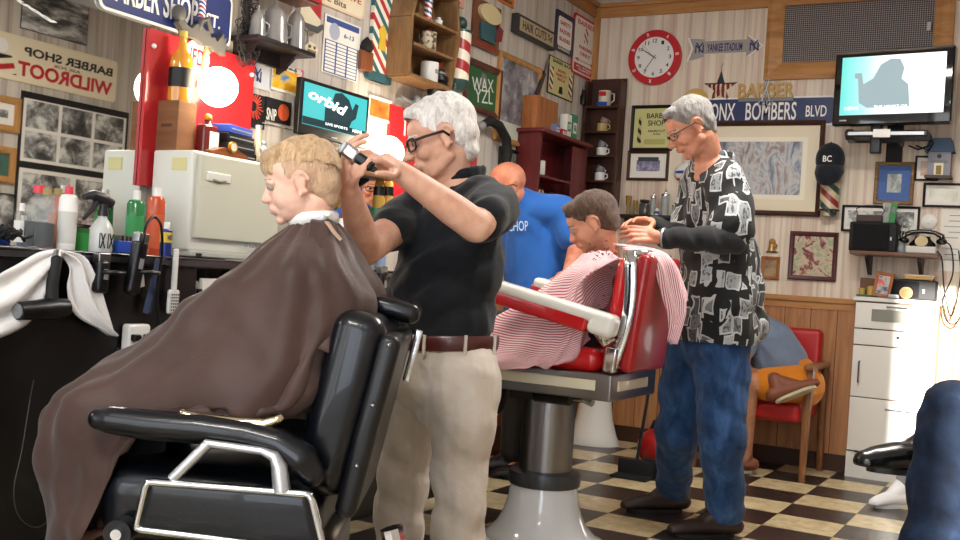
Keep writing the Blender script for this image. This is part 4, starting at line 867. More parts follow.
# small frames to the right
framed('framed_picture','gold framed picture with blue mat under the right television','picture','B',(876,162,913,205),GOLDF,photo([(.35,'#3c4a50'),(.5,'#8f9a98'),(.62,'#d8dcd8')],6),b=.022,d=.02,matm=mat('blue_mat','#4a6aa8',.7),mb_=.05)
framed('framed_photo','small black framed print behind the birdhouse','picture','B',(916,156,938,181),BLACKP,photo([(.3,'#8a3a2a'),(.5,'#c9a890'),(.7,'#e8e4dc')],5),b=.01,matm=PAPER,mb_=.02)
framed('framed_photo','black framed pale sketch at the right edge','picture','B',(924,183,963,208),BLACKP,photo([(.3,'#9aa08a'),(.5,'#d4d4c4'),(.6,'#e9e7dd')],5),b=.013,matm=PAPER,mb_=.02)
framed('framed_photo','wide black framed panorama behind the speaker and telephone','picture','B',(843,205,919,234),BLACKP,photo(GREY,12),b=.013,matm=PAPER,mb_=.02)
t,w,h=framed('framed_picture','maroon framed colourful figurine picture below the cap','picture','B',(791,231,836,282),wood('maroon_frame','#54222a','#3a1418',5,'z'),photo([(.3,'#2a2624'),(.42,'#7c2e2e'),(.5,'#c9b8a0'),(.6,'#8a9a70'),(.7,'#d8c8b8')],14),b=.028,d=.02,matm=PAPER,mb_=.0)
t,w,h=wthing('birdhouse','grey birdhouse with blue roof on the back wall','birdhouse','B',(929,140,953,180),off=.003)
MB().prism([(-w*.42,-h*.45),(w*.42,-h*.45),(w*.42,h*.15),(-w*.42,h*.15)],.09).build('house_body',mat('birdhouse_grey','#8b8d98',.6),t)
MB().prism([(-w*.55,h*.15),(w*.55,h*.15),(w*.4,h*.48),(-w*.4,h*.48)],.11).build('roof',mat('birdhouse_blue','#4c6484',.6),t)
MB().prism([(-w*.5,-h*.5),(w*.5,-h*.5),(w*.5,-h*.44),(-w*.5,-h*.44)],.12).build('base_board',DKW,t); shape(t,'entrance_hole',circle(0,h*.04,.012),BLACKP,-.0905); plate(t,'doorway',w*.35,h*.3,CREAM,-.09,.002,cz=-h*.27); plate(t,'door_trim',w*.2,h*.22,mat('trim_olive','#8a7a40',.6),-.092,.001,cz=-h*.3); plate(t,'awning',w*.6,h*.07,GREYP,-.09,.008,cz=-h*.09)
t,w,h=wthing('wall_dial','round white dial beside the telephone','dial','B',(922,215,937,228),off=.002); MB().lathe([(w*.5,0),(w*.5,.012),(w*.35,.022),(.002,.026)],M=Matrix.Rotation(PI/2,4,'X'),n=28).build('cover',WPL,t,smooth=40); MB().lathe([(w*.16,.024),(w*.14,.034)],M=Matrix.Rotation(PI/2,4,'X'),n=20).build('dial',WPL,t)
t,w,h=wthing('paper_notice','white handwritten paper notice by the telephone cord','paper','B',(942,209,963,272),off=.003); plate(t,'sheet',w,h,PAPER,0,.0012)
g=MB()
for j in range(9): 
    if j==5: continue
    g.box((random.uniform(-.01,.01),-.0016,h*(.4-.09*j)),(w*random.uniform(.4,.75),.0006,.004))
g.build('handwriting',GREYP,t)
# ------------------------------------------------------------------ right television on its arm
q0=onY(834,50,-.42); q1=onY(957,43,-.42); z0=onY(895,48,-.42).z; z1=onY(895,124,-.42).z
w=q1.x-q0.x; h=z0-z1
tv=thing('television','large television on a wall arm showing a teal scene with painted glare','television',M=Matrix.Translation(((q0.x+q1.x)/2,-.40,(z0+z1)/2))@Matrix.Rotation(-.12,4,'Z')@Matrix.Rotation(.0,4,'X'))
GB=mat('gloss_black','#08080a',.06,coat=.5)
MB().box((0,.03,0),(w*1.0,.07,h),bev=.012).build('bezel',GB,tv)
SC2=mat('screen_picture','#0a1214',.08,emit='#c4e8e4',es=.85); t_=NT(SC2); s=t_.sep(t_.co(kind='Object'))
fx=t_.math('ADD',t_.math('DIVIDE',s[0],w),.5); e=t_.ramp(fx,[(.08,'#66c4bc'),(.25,'#9ccfcc'),(.5,'#f0f4f4'),(.9,'#fafcfc')]); t_.l(e,t_.b.inputs['Emission Color'])  # ramp whitens to the right: window glare put into the emission
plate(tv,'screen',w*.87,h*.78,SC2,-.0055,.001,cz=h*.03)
SG=mat('screen_grey','#0d1214',.15,emit='#8fa0a4',es=.75)
shape(tv,'screen_figure',[(-.2*w,-h*.27),(-.27*w,-.2*h),(-.29*w,.12*h),(-.32*w,.14*h),(-.32*w,.2*h),(-.26*w,.2*h),(-.24*w,.05*h),(-.16*w,.12*h),(-.1*w,.3*h),(-.02*w,.37*h),(.06*w,.36*h),(.1*w,.24*h),(.08*w,.1*h),(.14*w,.02*h),(.16*w,-.27*h)],SG,-.0068,.0004)
shape(tv,'screen_pillar',[(.18*w,-h*.25),(.26*w,-h*.25),(.26*w,.08*h),(.18*w,.08*h)],mat('screen_pale','#101414',.15,emit='#d4dcdc',es=.8),-.0068,.0004)
text(tv,'THE HEART OF',-.0*w,-.26*h,w*.28,h*.035,LT,y=-.0075); text(tv,'NEWS',-.33*w,-.27*h,w*.12,h*.05,LT,y=-.0075)
plate(tv,'logo',w*.06,h*.02,SILV,-.006,.001,cx=-.4*w,cz=-h*.43)
MB().tube([(-w*.49,-.004,h*.475),(w*.49,-.004,h*.475)],.006,6).build('chrome_edge',CHR,tv)
c_=MW[tv.name].translation
ar=thing('tv_wall_arm','black articulated wall arm holding the right television','bracket',loc=(c_.x-.02,0,c_.z-.0))
dz=z1-c_.z
MB().box((0,-.012,dz-.03),(.09,.024,.26),bev=.004).build('wall_plate',BLKM,ar); MB().box((-.09,-.2,dz-.05),(.28,.035,.05),bev=.01).box((.03,-.12,dz-.05),(.05,.2,.05),bev=.01).box((-.2,-.28,dz-.045),(.045,.14,.06),bev=.01).box((-.06,-.3,dz-.0),(.06,.05,.3),bev=.01).build('arm',BLK,ar)
dv=thing('media_box','slim silver and black player under the right television','media box',loc=(c_.x-.02,-.28,z1-.045))
MB().box((0,0,0),(.44,.2,.035),bev=.008).build('case',BLK,dv); MB().box((-.0,-.101,.0),(.4,.004,.018)).build('front_panel',SILV,dv); MB().box((-.02,-.104,-.0),(.09,.004,.045)).build('label_plate',WPL,dv)
MB().tube([(.2,.02,.0),(.23,.08,-.03),(.2,.16,-.06),(.12,.25,-.02)],.005,6).tube([(.22,.02,0),(.21,.1,-.04),(.14,.2,-.05),(.08,.26,-.02)],.005,6).build('cable',BLKM,dv)
# ------------------------------------------------------------------ shelf, speaker, telephone
a=onY(853,252,-.12); b=onY(940,258,-.12)
s3=thing('wall_shelf','brown wooden shelf carrying the black speaker and telephone','shelf',M=Matrix.Translation(((a.x+b.x)/2,0,(a.z+b.z)/2)))
W3=b.x-a.x; Z3=(a.z+b.z)/2+.011; X3=(a.x+b.x)/2
MB().box((0,-.12,0),(W3,.24,.022),bev=.004).build('board',wood('shelf_brown','#6e4a34','#4e3020',4,'x'),s3)
for k in(-1,1): MB().prism([(0,-.012),(0,-.12),(.02,-.12),(.16,-.03),(.16,-.012)],.02,M=Matrix.Translation((k*W3*.3,0,0))@Matrix.Rotation(-PI/2,4,'Z')).build('bracket',MATS['shelf_ebony'],s3)
def s3x(px): return onY(px,250,-.13).x
t=thing('speaker','black box speaker on the brown wall shelf','speaker',loc=(s3x(874),-.13,Z3)); hh=onY(870,222,-.2).z-Z3
MB().box((0,0,hh/2),(.26,.16,hh),bev=.01).build('cabinet',BLKM,t); MB().box((-.01,-.082,hh/2),(.2,.006,hh*.86),bev=.002).build('grille',mat('speaker_cloth','#0c0d10',.95),t); MB().box((.1,-.087,hh*.45),(.008,.002,.02)).build('badge',SILV,t)
t=thing('wire_basket','small black wire basket on the speaker','basket',loc=(s3x(868),-.13,Z3+hh+.001)); MB().box((0,0,.022),(.14,.09,.04),bev=.004).build('tray',mat('basket_brown','#40302a',.6),t); MB().tube([(-.07,0,.04),(-.08,0,.08),(-.03,0,.1),(.04,0,.1),(.08,0,.075),(.06,0,.04)],.003,6).build('wire_handle',BLK,t)
for k,(px,m_,l_,rz) in enumerate(((885,PAPER,'white leaflet standing on the speaker',-.12),(889,mat('leaf_green','#3c8a50',.6),'green leaflet standing on the speaker',.1),(881,mat('leaf_grey','#9aa29a',.6),'grey folded leaflet at the back of the speaker',.2))):
    t=thing('leaflet',l_,'leaflet',loc=(s3x(px),-.12-.012*k+.02,Z3+hh+.001),group='leaflets on the speaker'); MB().box((0,0,.06),(.035,.004,.12),M=Matrix.Rotation(rz,4,'Y')).build('sheet',m_,t); MB().box((0,-.003,.08),(.02,.001,.03),M=Matrix.Rotation(rz,4,'Y')).build('print',GREYP,t)
t=thing('wire_ornament','tangled clear wire and glass ornament between speaker and telephone','ornament',loc=(s3x(901),-.13,Z3)); g=MB()
for k in range(16):
    a_=random.random()*6.28; g.tube([(0,0,.02),(.02*math.cos(a_),.02*math.sin(a_),.09),(.05*math.cos(a_),.03*math.sin(a_),.15+.03*random.random())],.002,5)
g.build('wires',mat('clear_wire','#b4b8ac',.2,.3),t); MB().lathe([(.028,0),(.03,.02),(.018,.05),(.024,.07)],n=18).build('glass_base',MATS['jar_glass'],t)
t=thing('telephone','black rotary telephone with a handset and pale base on the shelf','telephone',loc=(s3x(922),-.13,Z3))
MB().box((0,0,.022),(.16,.13,.04),bev=.006).build('pale_base',mat('phone_base','#c9c6c0',.4),t)
MB().lathe([(.075,.042),(.07,.06),(.045,.085),(.04,.1)],n=26,sx=1,sy=.8).build('body',GB,t,smooth=50)
MB().lathe([(.034,0),(.034,.008)],M=Matrix.Translation((0,-.048,.068))@Matrix.Rotation(PI/2-.5,4,'X'),n=26).build('rotary_dial',mat('dial_ivory','#c9b890',.4),t)
MB().tube([(-.1,0,.085),(-.1,0,.105),(-.06,0,.125),(0,0,.13),(.06,0,.125),(.1,0,.105),(.1,0,.085)],[.022,.016,.012,.012,.012,.016,.022],12).build('handset',GB,t,smooth=60)
MB().ball((-.1,0,.075),(.03,.03,.02)).build('ear_cup',GB,t,smooth=180); MB().ball((.1,0,.075),(.03,.03,.02)).build('ear_cup',GB,t,smooth=180)
MB().tube(cv([(.1,-.01,.07),(.15,-.02,.05),(.17,-.02,-.1),(.13,-.03,-.25),(.15,-.03,-.36),(.2,-.04,-.38),(.24,-.03,-.3)]),.0042,6).tube(cv([(.08,0,.02),(.12,-.13,-.03),(.14,-.1,-.2),(.18,-.05,-.34),(.21,-.02,-.12),(.19,.0,.03)]),.004,6).build('cord',BLK,t)
# ------------------------------------------------------------------ tall white cabinet
q=[onZ(844.4,476,0)]; CXL=q[0].x; CY=q[0].y; top=onY(853,296,CY).z; CXR=onY(933,400,CY).x
W4=CXR-CXL; D4=-CY-.04
t=thing('storage_cabinet','tall white cabinet with drawers and a brown side','cabinet',loc=((CXL+CXR)/2,0,0)); CW2=mat('cabinet_white','#dedcd6',.35,coat=.15)
MB().box((0,CY/2-.005,top/2-.01),(W4,-CY-.05,top-.03)).build('carcass',wood('cabinet_side','#7a5436','#5c3b24',4,'z'),t,smooth=None)
MB().box((0,CY/2-.01,top-.012),(W4+.03,-CY-.02,.024),bev=.004).build('top_panel',CW2,t)
MB().box((0,CY+.012,.075),(W4,.02,.15)).build('plinth',CW2,t)
def zc(y,x=870): return onY(x,y,CY).z
zs_=[.155,zc(398),zc(346,875),zc(329,870),top-.03]
def face(name,za,zb_,**k): return MB().box((0,CY,(za+zb_)/2),(W4-.006,.022,zb_-za-.006),bev=.003).build(name,CW2,t)
d1=face('drawer',zs_[0],zs_[1]); d2=face('door',zs_[1],zs_[2]); d3=face('drawer',zs_[2],zs_[3]); d4=face('flap_door',zs_[3],zs_[4])
HB=mat('handle_steel','#6a6a6c',.3,.9)
def bar(p0,p1,par,off=.03):
    a_,b_=Vector(p0),Vector(p1); MB().tube([a_,a_+Vector((0,-off,0)),b_+Vector((0,-off,0)),b_],.0045,8).build('handle',HB,par)
yy=CY-.01
bar((-.02,yy,zc(409,885)),(.12,yy,zc(409,885)),d1); bar((-W4/2+.045,yy,zc(362)),(-W4/2+.045,yy,zc(383)),d2); bar((-.05,yy,zs_[4]-.02),(.06,yy,zs_[4]-.02),d4,.02)
MB().box((.0,yy-.003,(zs_[3]+zs_[4])/2+.005),(W4*.58,.006,(zs_[4]-zs_[3])*.45)).build('window_pane',mat('frosted_pane','#85857c',.2),d4)
MB().cyl((.02,yy,(zs_[2]+zs_[3])/2+.01),(.02,yy-.01,(zs_[2]+zs_[3])/2+.01),.008).build('knob',BLK,d3)
for dx in(-.33,.33): MB().box((dx*W4,yy-.001,zs_[3]+.0),(.05,.006,.007)).build('hinge',BLKM,t)
MB().box((-.33*W4,yy-.001,.152),(.06,.006,.007)).build('hinge',BLKM,t)
CX0=(CXL+CXR)/2
def ctop(px): return onY(px,290,CY/2).x
t=thing('radio','black radio on top of the white cabinet','radio',loc=(ctop(913),CY/2+.04,top+.001)); hh=.115
MB().box((0,0,hh/2),(.25,.13,hh),bev=.008).build('case',BLKM,t); MB().box((-.04,-.067,hh/2),(.15,.004,hh*.8)).build('grille',MATS['speaker_cloth'],t); MB().box((.06,-.068,hh*.45),(.01,.004,.02)).build('switch',SILV,t)
t=thing('gold_box','flat gold box on top of the black radio','box',loc=(ctop(918),CY/2+.04,top+hh+.002)); MB().box((0,0,.012),(.15,.1,.022),bev=.003).build('box_body',mat('gold_card','#c09a58',.45),t); MB().box((0,0,.026),(.16,.105,.008),bev=.002).build('lid',CREAM,t)
t=thing('wooden_medallion','round tan wooden medallion leaning on the black radio','medallion',loc=(ctop(908),CY/2-.07,top+.001)); MB().cyl((0,.0,.036),(0,-.012,.036),.035,n=30).build('disc',mat('tan_wood','#a5764a',.6),t); MB().cyl((0,-.012,.036),(0,-.014,.036),.025,n=30).build('relief',mat('tan_wood_dark','#8a5e38',.6),t)
t=thing('framed_photo','small orange wood photo frame on the white cabinet','picture',M=Matrix.Translation((ctop(884),CY/2-.04,top+.075))@Matrix.Rotation(.12,4,'Y')@Matrix.Rotation(-.15,4,'X')); frame_mb(.1,.145,.018,.015).build('frame',wood('orange_frame','#a5663a','#84481f',6,'z'),t,smooth=30); plate(t,'picture',.07,.112,photo([(.35,'#2a3460'),(.5,'#b4b0a8'),(.6,'#c8404a')],20),-.002,.004)
t=thing('trophy','brown figurine trophy with small mugs beside the photo frame','figurine',loc=(ctop(868),CY/2-.02,top+.001)); MB().box((0,0,.006),(.11,.06,.012)).build('green_base',GREENP,t); MB().lathe([(.02,.012),(.022,.06),(.015,.065)],(.02,-.01,0),n=16).lathe([(.018,.012),(.02,.05)],(-.028,-.01,0),n=16).build('mugs',mat('mug_ochre','#b49a50',.4),t); MB().box((0,.015,.06),(.09,.015,.1),bev=.003).build('back_panel',mat('figurine_brown','#5c3c28',.6),t)
t=thing('silver_case','small silver card case in front of the radio','case',loc=(ctop(896),CY/2-.075,top+.001)); MB().box((0,0,.012),(.06,.03,.022),bev=.004).build('case_body',SILV,t); MB().box((0,-.001,.0125),(.061,.031,.002)).build('seam',GREYP,t)
# small ornament frame by the patterned shirt
t,w,h=wthing('framed_photo','small orange wood frame right of the patterned shirt','picture','B',(762,256,779,280),off=.003); frame_mb(w,h,.02,.015).build('frame',MATS['orange_frame'],t,smooth=30); plate(t,'picture',w-.035,h-.035,photo([(.35,'#5c3a28'),(.6,'#a58a60')],9),-.002,.004)
t,w,h=wthing('brass_ornament','small brass figure ornament above the orange frame','ornament','B',(767,238,778,253),off=.003); MB().ball((0,-.012,h*.25),w*.28).tube([(0,-.012,h*.2),(0,-.012,-h*.4)],[w*.2,w*.35]).ball((w*.25,-.012,0),w*.2).build('figure',mat('old_brass','#b08a50',.4,.5),t,smooth=60); MB().box((0,-.006,-h*.45),(w,.012,h*.1)).build('base',DKW,t)
# ------------------------------------------------------------------ waiting bench chair
q1=onZ(817,475,0)
BX=q1.x; BY0=q1.y
bc=thing('waiting_chair','red padded waiting chair with wooden arms against the wainscot','chair',loc=(BX-.33,-.33,0))
AW=wood('arm_oak','#8a5c38','#6a4226',5,'z'); RV=leather('red_vinyl','#b01e20',.3,.3)
SW=.62; zs1=onY(790,400,-.35).z
MB().box((0,-.02,zs1-.05),(SW-.06,.5,.11),bev=.035).build('seat',RV,bc); MB().box((0,.19,zs1+.22),(SW-.06,.09,.42),bev=.03,M=Matrix.Translation((0,.0,0))@Matrix.Rotation(-.08,4,'X')).build('backrest',RV,bc)
for s_ in(-1,1):
    x=s_*(SW/2)
    MB().tube([(x,-.25,0),(x,-.23,zs1+.02),(x,-.2,zs1+.2)],[.018,.026,.028],8).build('leg',AW,bc); MB().tube([(x,.24,0),(x,.2,.3),(x,.22,zs1+.2)],[.018,.024,.024],8).build('leg',AW,bc)
    MB().box((x,0,zs1+.21),(.055,.5,.035),bev=.012).build('armrest',AW,bc)
# dustpan, broom and red ball in the dark corner
q=onZ(651,471,0); t=thing('kettlebell_bag','round red bag on the floor behind the red barber chair','bag',loc=(q.x,q.y+.12,0)); MB().ball((0,0,.115),(.13,.11,.115),n=26).build('bag_body',leather('red_bag','#a81c1e',.35),t,smooth=180); MB().tube([(-.06,0,.2),(-.04,0,.26),(.04,0,.26),(.06,0,.2)],.012).build('handle',BLKM,t); 
q=onZ(632,478,0); t=thing('dustpan','long handled black dustpan standing beside the red bag','dustpan',loc=(q.x,q.y+.05,0)); MB().box((0,0,.045),(.2,.02,.09),bev=.004).box((0,-.06,.008),(.2,.12,.012)).build('pan',BLKM,t); MB().tube([(0,.0,.06),(.03,.02,.4),(.05,.03,.72)],.009,8).build('handle',BLK,t)
t=thing('broom','slim broom leaning behind the dustpan','broom',loc=(q.x+.1,q.y+.1,0)); MB().box((0,0,.05),(.16,.04,.1),bev=.006).build('broom_head',BLKM,t); MB().tube([(0,.0,.09),(.03,.02,.4),(.06,.05,.8)],.01,8).build('handle',mat('broom_grey','#6a6460',.4),t)
# far pedestal and dark leather seat in the shadow
q=onZ(582,446,0); t=thing('pedestal','white flared pedestal base beyond the red barber chair','pedestal',loc=(q.x,q.y+.17,0))
MB().lathe([(.17,0),(.17,.02),(.15,.06),(.12,.16),(.1,.3),(.095,.5),(.095,.56)],n=36,sx=1,sy=.9).build('porcelain_foot',WHT,t,smooth=60); MB().lathe([(.08,.56),(.08,.62)],n=24).build('steel_column',CHR2,t); 
MB().box((0,.0,.65),(.42,.34,.06),bev=.02).build('seat_frame',CHR2,t)
q=onZ(500,470,0); t=thing('leather_bag','dark brown leather bag on the floor left of the steel column','bag',loc=(q.x-.1,q.y+.25,0)); MB().box((0,0,.24),(.38,.22,.44),bev=.07).build('bag_body',leather('brown_leather','#452316',.45,.1),t); MB().tube([(-.1,-.03,.43),(-.06,-.04,.55),(.06,-.04,.55),(.1,-.03,.43)],.011).build('handle',MATS['brown_leather'],t); MB().box((0,-.112,.26),(.2,.006,.1)).build('pocket',mat('bag_tan','#6a3a22',.5),t)
# ------------------------------------------------------------------ ceiling light fittings, added out of view to light the room
for k,(x,y) in enumerate(((2.0,-2.6),(2.0,-6.6))):
    t=thing('added_ceiling_light','added white ceiling light fitting '+('above the second barber chair' if k==0 else 'above the front of the shop'),'ceiling light',loc=(x,y,HC-.001))
    MB().box((0,0,-.03),(1.2,.34,.06),bev=.01).build('housing',WHT,t); MB().box((0,0,-.065),(1.12,.28,.012)).build('diffuser',mat('lit_diffuser','#ffffff',.5,emit='#fff6e8',es=9),t)
# ------------------------------------------------------------------ bottles and tools on the counter
ZC=1.0185
def cpos(px,X): q=onX(px,240,X); return (X,q.y,ZC)
def ch_(px,ytop,X): return onX(px,ytop,X).z-ZC
LABW=mat('label_white','#e6e3dc',.6)
def hgt(px,y,X): return ch_(px,y,X)
CLP=mat('clear_plastic','#c4c9c8',.15,coat=0,alpha=.16); LQP=mat('purple_liquid','#120c1a',.5,spec=.2); LQO=mat('orange_liquid','#c85c14',.15,coat=.5)
def jug(label,px,X,r,ytop,capm,liq,fill,capn='cap'):
    H=hgt(px,ytop,X); t=thing('tonic_bottle',label,'bottle',loc=cpos(px,X),group='tonic bottles on the counter')
    MB().lathe([(r,0),(r,H*.62),(r*.9,H*.7),(r*.42,H*.82),(r*.4,H*.9)],n=24).build('bottle_body',CLP,t,smooth=50)
    MB().lathe([(r*.97,.004),(r*.97,H*fill),(.002,H*fill)],n=24,capt=False).build('contents',liq,t,smooth=50)
    MB().lathe([(r*.5,H*.88),(r*.45,H)],n=16).build(capn,capm,t,smooth=40); return t
jug('clear bottle of dark tonic with a red tip near the left edge',36,.22,.036,185,mat('cap_red','#d83a4a',.4),LQP,.42)
jug('clear bottle of dark tonic with a tan cap next to the red tipped one',44,.29,.027,188,mat('cap_tan','#9a8656',.5),LQP,.42)
jug('clear bottle of orange tonic with a tan cap',55,.20,.027,188,MATS['cap_tan'],LQO,.6)
def bot(label,px,X,r,ytop,bm,capm,sh=.82,lab=None,name='lotion_bottle',grp=None,lm=None):
    H=hgt(px,ytop,X); t=thing(name,label,'bottle',loc=cpos(px,X),group=grp)
    MB().lathe([(r*.95,0),(r,.006),(r,H*sh*.93),(r*.8,H*sh),(r*.35,H*sh*1.02)],n=24).build('bottle_body',bm,t,smooth=45)
    MB().lathe([(r*.45,H*sh),(r*.4,H)],n=18).build('cap',capm,t,smooth=40)
    MB().lathe([(r*1.01,H*.1),(r*1.01,H*.6)],n=24,capb=False,capt=False).build('label_band',lm or LABW,t,smooth=50); return t
bot('tall white lotion bottle with a red cap in the middle of the counter',66,.30,.027,186,WPL,MATS['cap_red'],.86,lm=mat('label_print','#cfccc6',.6))
bot('small frosted bottle behind the dark tonic at the left edge',20,.16,.02,203,CLP,WPL)
GRB=mat('green_bottle','#1f7a3c',.25,coat=.4); 
bot('green tonic bottle with a white cap against the mirror beside the towel warmer',134,.09,.031,190,GRB,WPL,.84,lm=mat('green_label','#3d9a58',.5),grp='green tonic bottles')
ORB=mat('orange_bottle','#c4502a',.25,coat=.4); bot('tall orange bottle with white banded label beside the towel warmer',154,.24,.029,187,ORB,WPL,.86,lm=mat('label_orange','#cc5a32',.5))
H=hgt(82,228,.3); t=thing('green_tub','small bright green tub between the lotion bottle and spray bottle','tub',loc=cpos(82,.25)); MB().lathe([(.026,0),(.028,H*.8)],n=24).build('tub_body',mat('bright_green','#3aa04a',.35),t); MB().lathe([(.03,H*.8),(.03,H)],n=24).build('lid',mat('dark_green_lid','#2a7a3a',.35),t)
# spray bottle
t=thing('spray_bottle','clear spray bottle with black trigger head in front of the green bottles','spray bottle',loc=cpos(101,.34)); H=hgt(101,214,.34)
SB=mat('milky_plastic','#c6c8c4',.3,coat=.3)
MB().lathe([(.033,0),(.035,.01),(.035,H*.55),(.028,H*.72),(.014,H*.9),(.014,H)],n=26).build('bottle_body',SB,t,smooth=50)
RL=RM['L']; 
MB().lathe([(.017,H*.95),(.017,H*1.1)],n=18).tube([RL@Vector((.03,0,H+.035)),RL@Vector((0,0,H+.045)),RL@Vector((-.04,0,H+.055)),RL@Vector((-.075,0,H+.045))],[.016,.02,.015,.009],10).tube([RL@Vector((-.025,0,H+.035)),RL@Vector((-.04,0,H+.01)),RL@Vector((-.07,0,H-.02))],[.009,.008,.006],8).cyl((0,0,H),(0,0,H+.04),.013).build('trigger_head',mat('trigger_black','#2a262c',.35),t,smooth=60)
[text(t,'IX',0,0,.024,.045,BLACKP,y=0,M=Matrix.Translation((.0355,-.01+q,H*.3))@RM['L']) for q in(-.016,.016)]
t=thing('comb_tray','blue tray of black combs in front of the green bottles','tray',loc=cpos(125,.33)); MB().box((0,0,.02),(.06,.1,.038),bev=.003).build('tray',BLUEP,t)
g=MB(); 
for k in range(6): g.box((0,-.04+.016*k,.045),(.05,.006,.02))
g.build('comb_tops',CHR2,t)
t=thing('oil_can','small blue and yellow spray oil can beside the orange bottle','can',loc=cpos(166,.36)); H=hgt(166,222,.36)
MB().lathe([(.019,0),(.019,H*.75),(.012,H*.8)],n=22).build('can_body',mat('can_blue','#22357c',.3,.2),t,smooth=40); MB().lathe([(.0195,H*.4),(.0195,H*.7)],n=22,capb=False,capt=False).build('label_band',YEL,t); MB().lathe([(.01,H*.8),(.01,H)],n=16).build('cap',WPL,t); text(t,'WD',0,0,.022,.016,NAVY,y=0,M=Matrix.Translation((.02,-.004,H*.55))@RM['L'])
t=thing('wire_sponge','pile of black curly clips at the left end of the counter','clips',loc=cpos(6,.3)); g=MB()
for k in range(26):
    a=random.random()*6.28; c_=Vector((random.uniform(-.04,.04),random.uniform(-.06,.05),.012+.03*random.random())); g.tube([c_+Vector((.012*math.cos(a+q),.012*math.sin(a+q),.004*q)) for q in range(5)],.004,5)
g.build('clips',BLKM,t)
# towel on its hook, dryer, clippers, brushes, socket strip on the counter front
def Fp(px,py,off=.01): return onX(px,py,CX+off)
WCL=cloth('white_towel','#e9e7e6',22,.4)
def sheet(cA,cB,nu,nv,amp,freq,th=.004,ph=0):
    def cr(c,u):
        n=len(c)-1; f=u*n; i=min(int(f),n-1); f-=i
        p=[Vector(c[max(0,min(n,i+k))]) for k in(-1,0,1,2)]
        return .5*((2*p[1])+(-p[0]+p[2])*f+(2*p[0]-5*p[1]+4*p[2]-p[3])*f*f+(-p[0]+3*p[1]-3*p[2]+p[3])*f**3)
    vs=[];fs=[]
    for i in range(nu+1):
        u=i/nu; A=cr(cA,u);B=cr(cB,u)
        for j in range(nv+1):
            v=j/nv; vs.append(A.lerp(B,v)+Vector((1,0,0))*(amp*(.5+.5*math.sin(freq*v*6.28+ph+u*2))*(.25+u)+.012*math.sin(v*PI)))
    for i in range(nu):
        for j in range(nv): a=i*(nv+1)+j; fs.append((a,a+1,a+nv+2,a+nv+1))
    return vs,fs
t=thing('towel','white towel draped over a hook at the front of the counter','towel',loc=Fp(58,250))
cA=[Fp(57,250),Fp(36,253),Fp(12,264),Fp(-6,272),Fp(-22,282)]; cB=[Fp(60,252),Fp(53,272),Fp(38,298),Fp(20,324),Fp(-20,342)]
vs,fs=sheet(cA,cB,20,16,.03,2.2); g=MB().add(vs,fs); o=g.build('left_fall',WCL,t,world=True,smooth=180); s_=o.modifiers.new('s','SOLIDIFY'); s_.thickness=.004
cA=[Fp(57,250),Fp(80,256),Fp(92,280),Fp(100,308),Fp(108,335)]; cB=[Fp(58,252),Fp(66,268),Fp(61,288),Fp(68,314),Fp(102,333)]
vs,fs=sheet(cA,cB,20,16,.035,2.0,ph=1); g=MB().add(vs,fs); o=g.build('right_fall',WCL,t,world=True,smooth=180); s_=o.modifiers.new('s','SOLIDIFY'); s_.thickness=.004
t=thing('hair_dryer','black hair dryer hanging under the white towel','hair dryer',loc=Fp(40,300)); a,b=Fp(18,311,.05),Fp(66,308,.05)
MB().tube([a,a.lerp(b,.3),a.lerp(b,.7),b],[.024,.026,.032,.026],18).build('barrel',BLK,t,world=True,smooth=50); MB().tube([a.lerp(b,.7),Fp(52,285,.05),Fp(57,258,.04)],[.018,.016,.015],14).build('handle',BLKM,t,world=True,smooth=60)
MB().tube([Fp(57,258,.04),Fp(58,252,.03)],.012).build('hook',CHR2,t,world=True); MB().cyl(a+(a-b).normalized()*.004,a,.02).build('nozzle_ring',GREYP,t,world=True)
def clipper(label,px,py,L,tilt=0,off=.03,name='hair_clipper',grp='clippers hanging on the counter front'):
    t=thing(name,label,'clipper',M=Matrix.Translation(Fp(px,py,off))@RM['L']@Matrix.Rotation(tilt,4,'Y'),group=grp)
    MB().box((0,0,-L*.4),(.045,.04,L*.75),bev=.015).build('body',BLK,t); MB().box((0,0,.0),(.042,.03,.03),bev=.004).build('blade_head',CHR2,t); MB().box((0,-.021,-L*.35),(.014,.004,.03)).build('switch',GREYP,t); return t
clipper('black clipper in the holder right of the towel',102,258,.13); clipper('black clipper with cord looped over its holder in front of the blue tray',141,238,.22,.15,.04)
for px,lb in ((101,'black ring holder bolted right of the towel'),(136,'black ring holder under the blue tray')):
    t=thing('clipper_holder',lb,'holder',M=Matrix.Translation(Fp(px,268,.001))@RM['L'],group='ring holders')
    MB().box((0,-.004,0),(.05,.008,.06),bev=.003).build('plate',BLKM,t); MB().tube([(.035*math.cos(a),-.045+.035*math.sin(a),-.01) for a in [k*PI/8 for k in range(16)]],.006,8,closed=True).build('ring',BLK,t)
t=thing('looped_cable','black cord looping up from the hanging clipper','cord',loc=Fp(145,240)); MB().tube(cv([Fp(141,262,.05),Fp(143,240,.08),Fp(147,224,.07),Fp(154,217,.06),Fp(161,226,.07),Fp(162,255,.05),Fp(157,290,.03),Fp(160,330,.02)]),.0042,7).build('cord_body',BLK,t,world=True,smooth=60); MB().cyl(Fp(160,330,.02),Fp(160,338,.02),.01).build('plug',BLK,t,world=True)
t=thing('paper_tag','small white paper tag hanging under the second clipper holder','tag',loc=Fp(139,281)); MB().box((0,0,0),(.002,.04,.04),M=Matrix.Rotation(.2,4,'X')).build('tag_paper',PAPER,t); MB().tube([(0,0,.02),(0,0,.05)],.0015,5).build('string',PAPER,t)
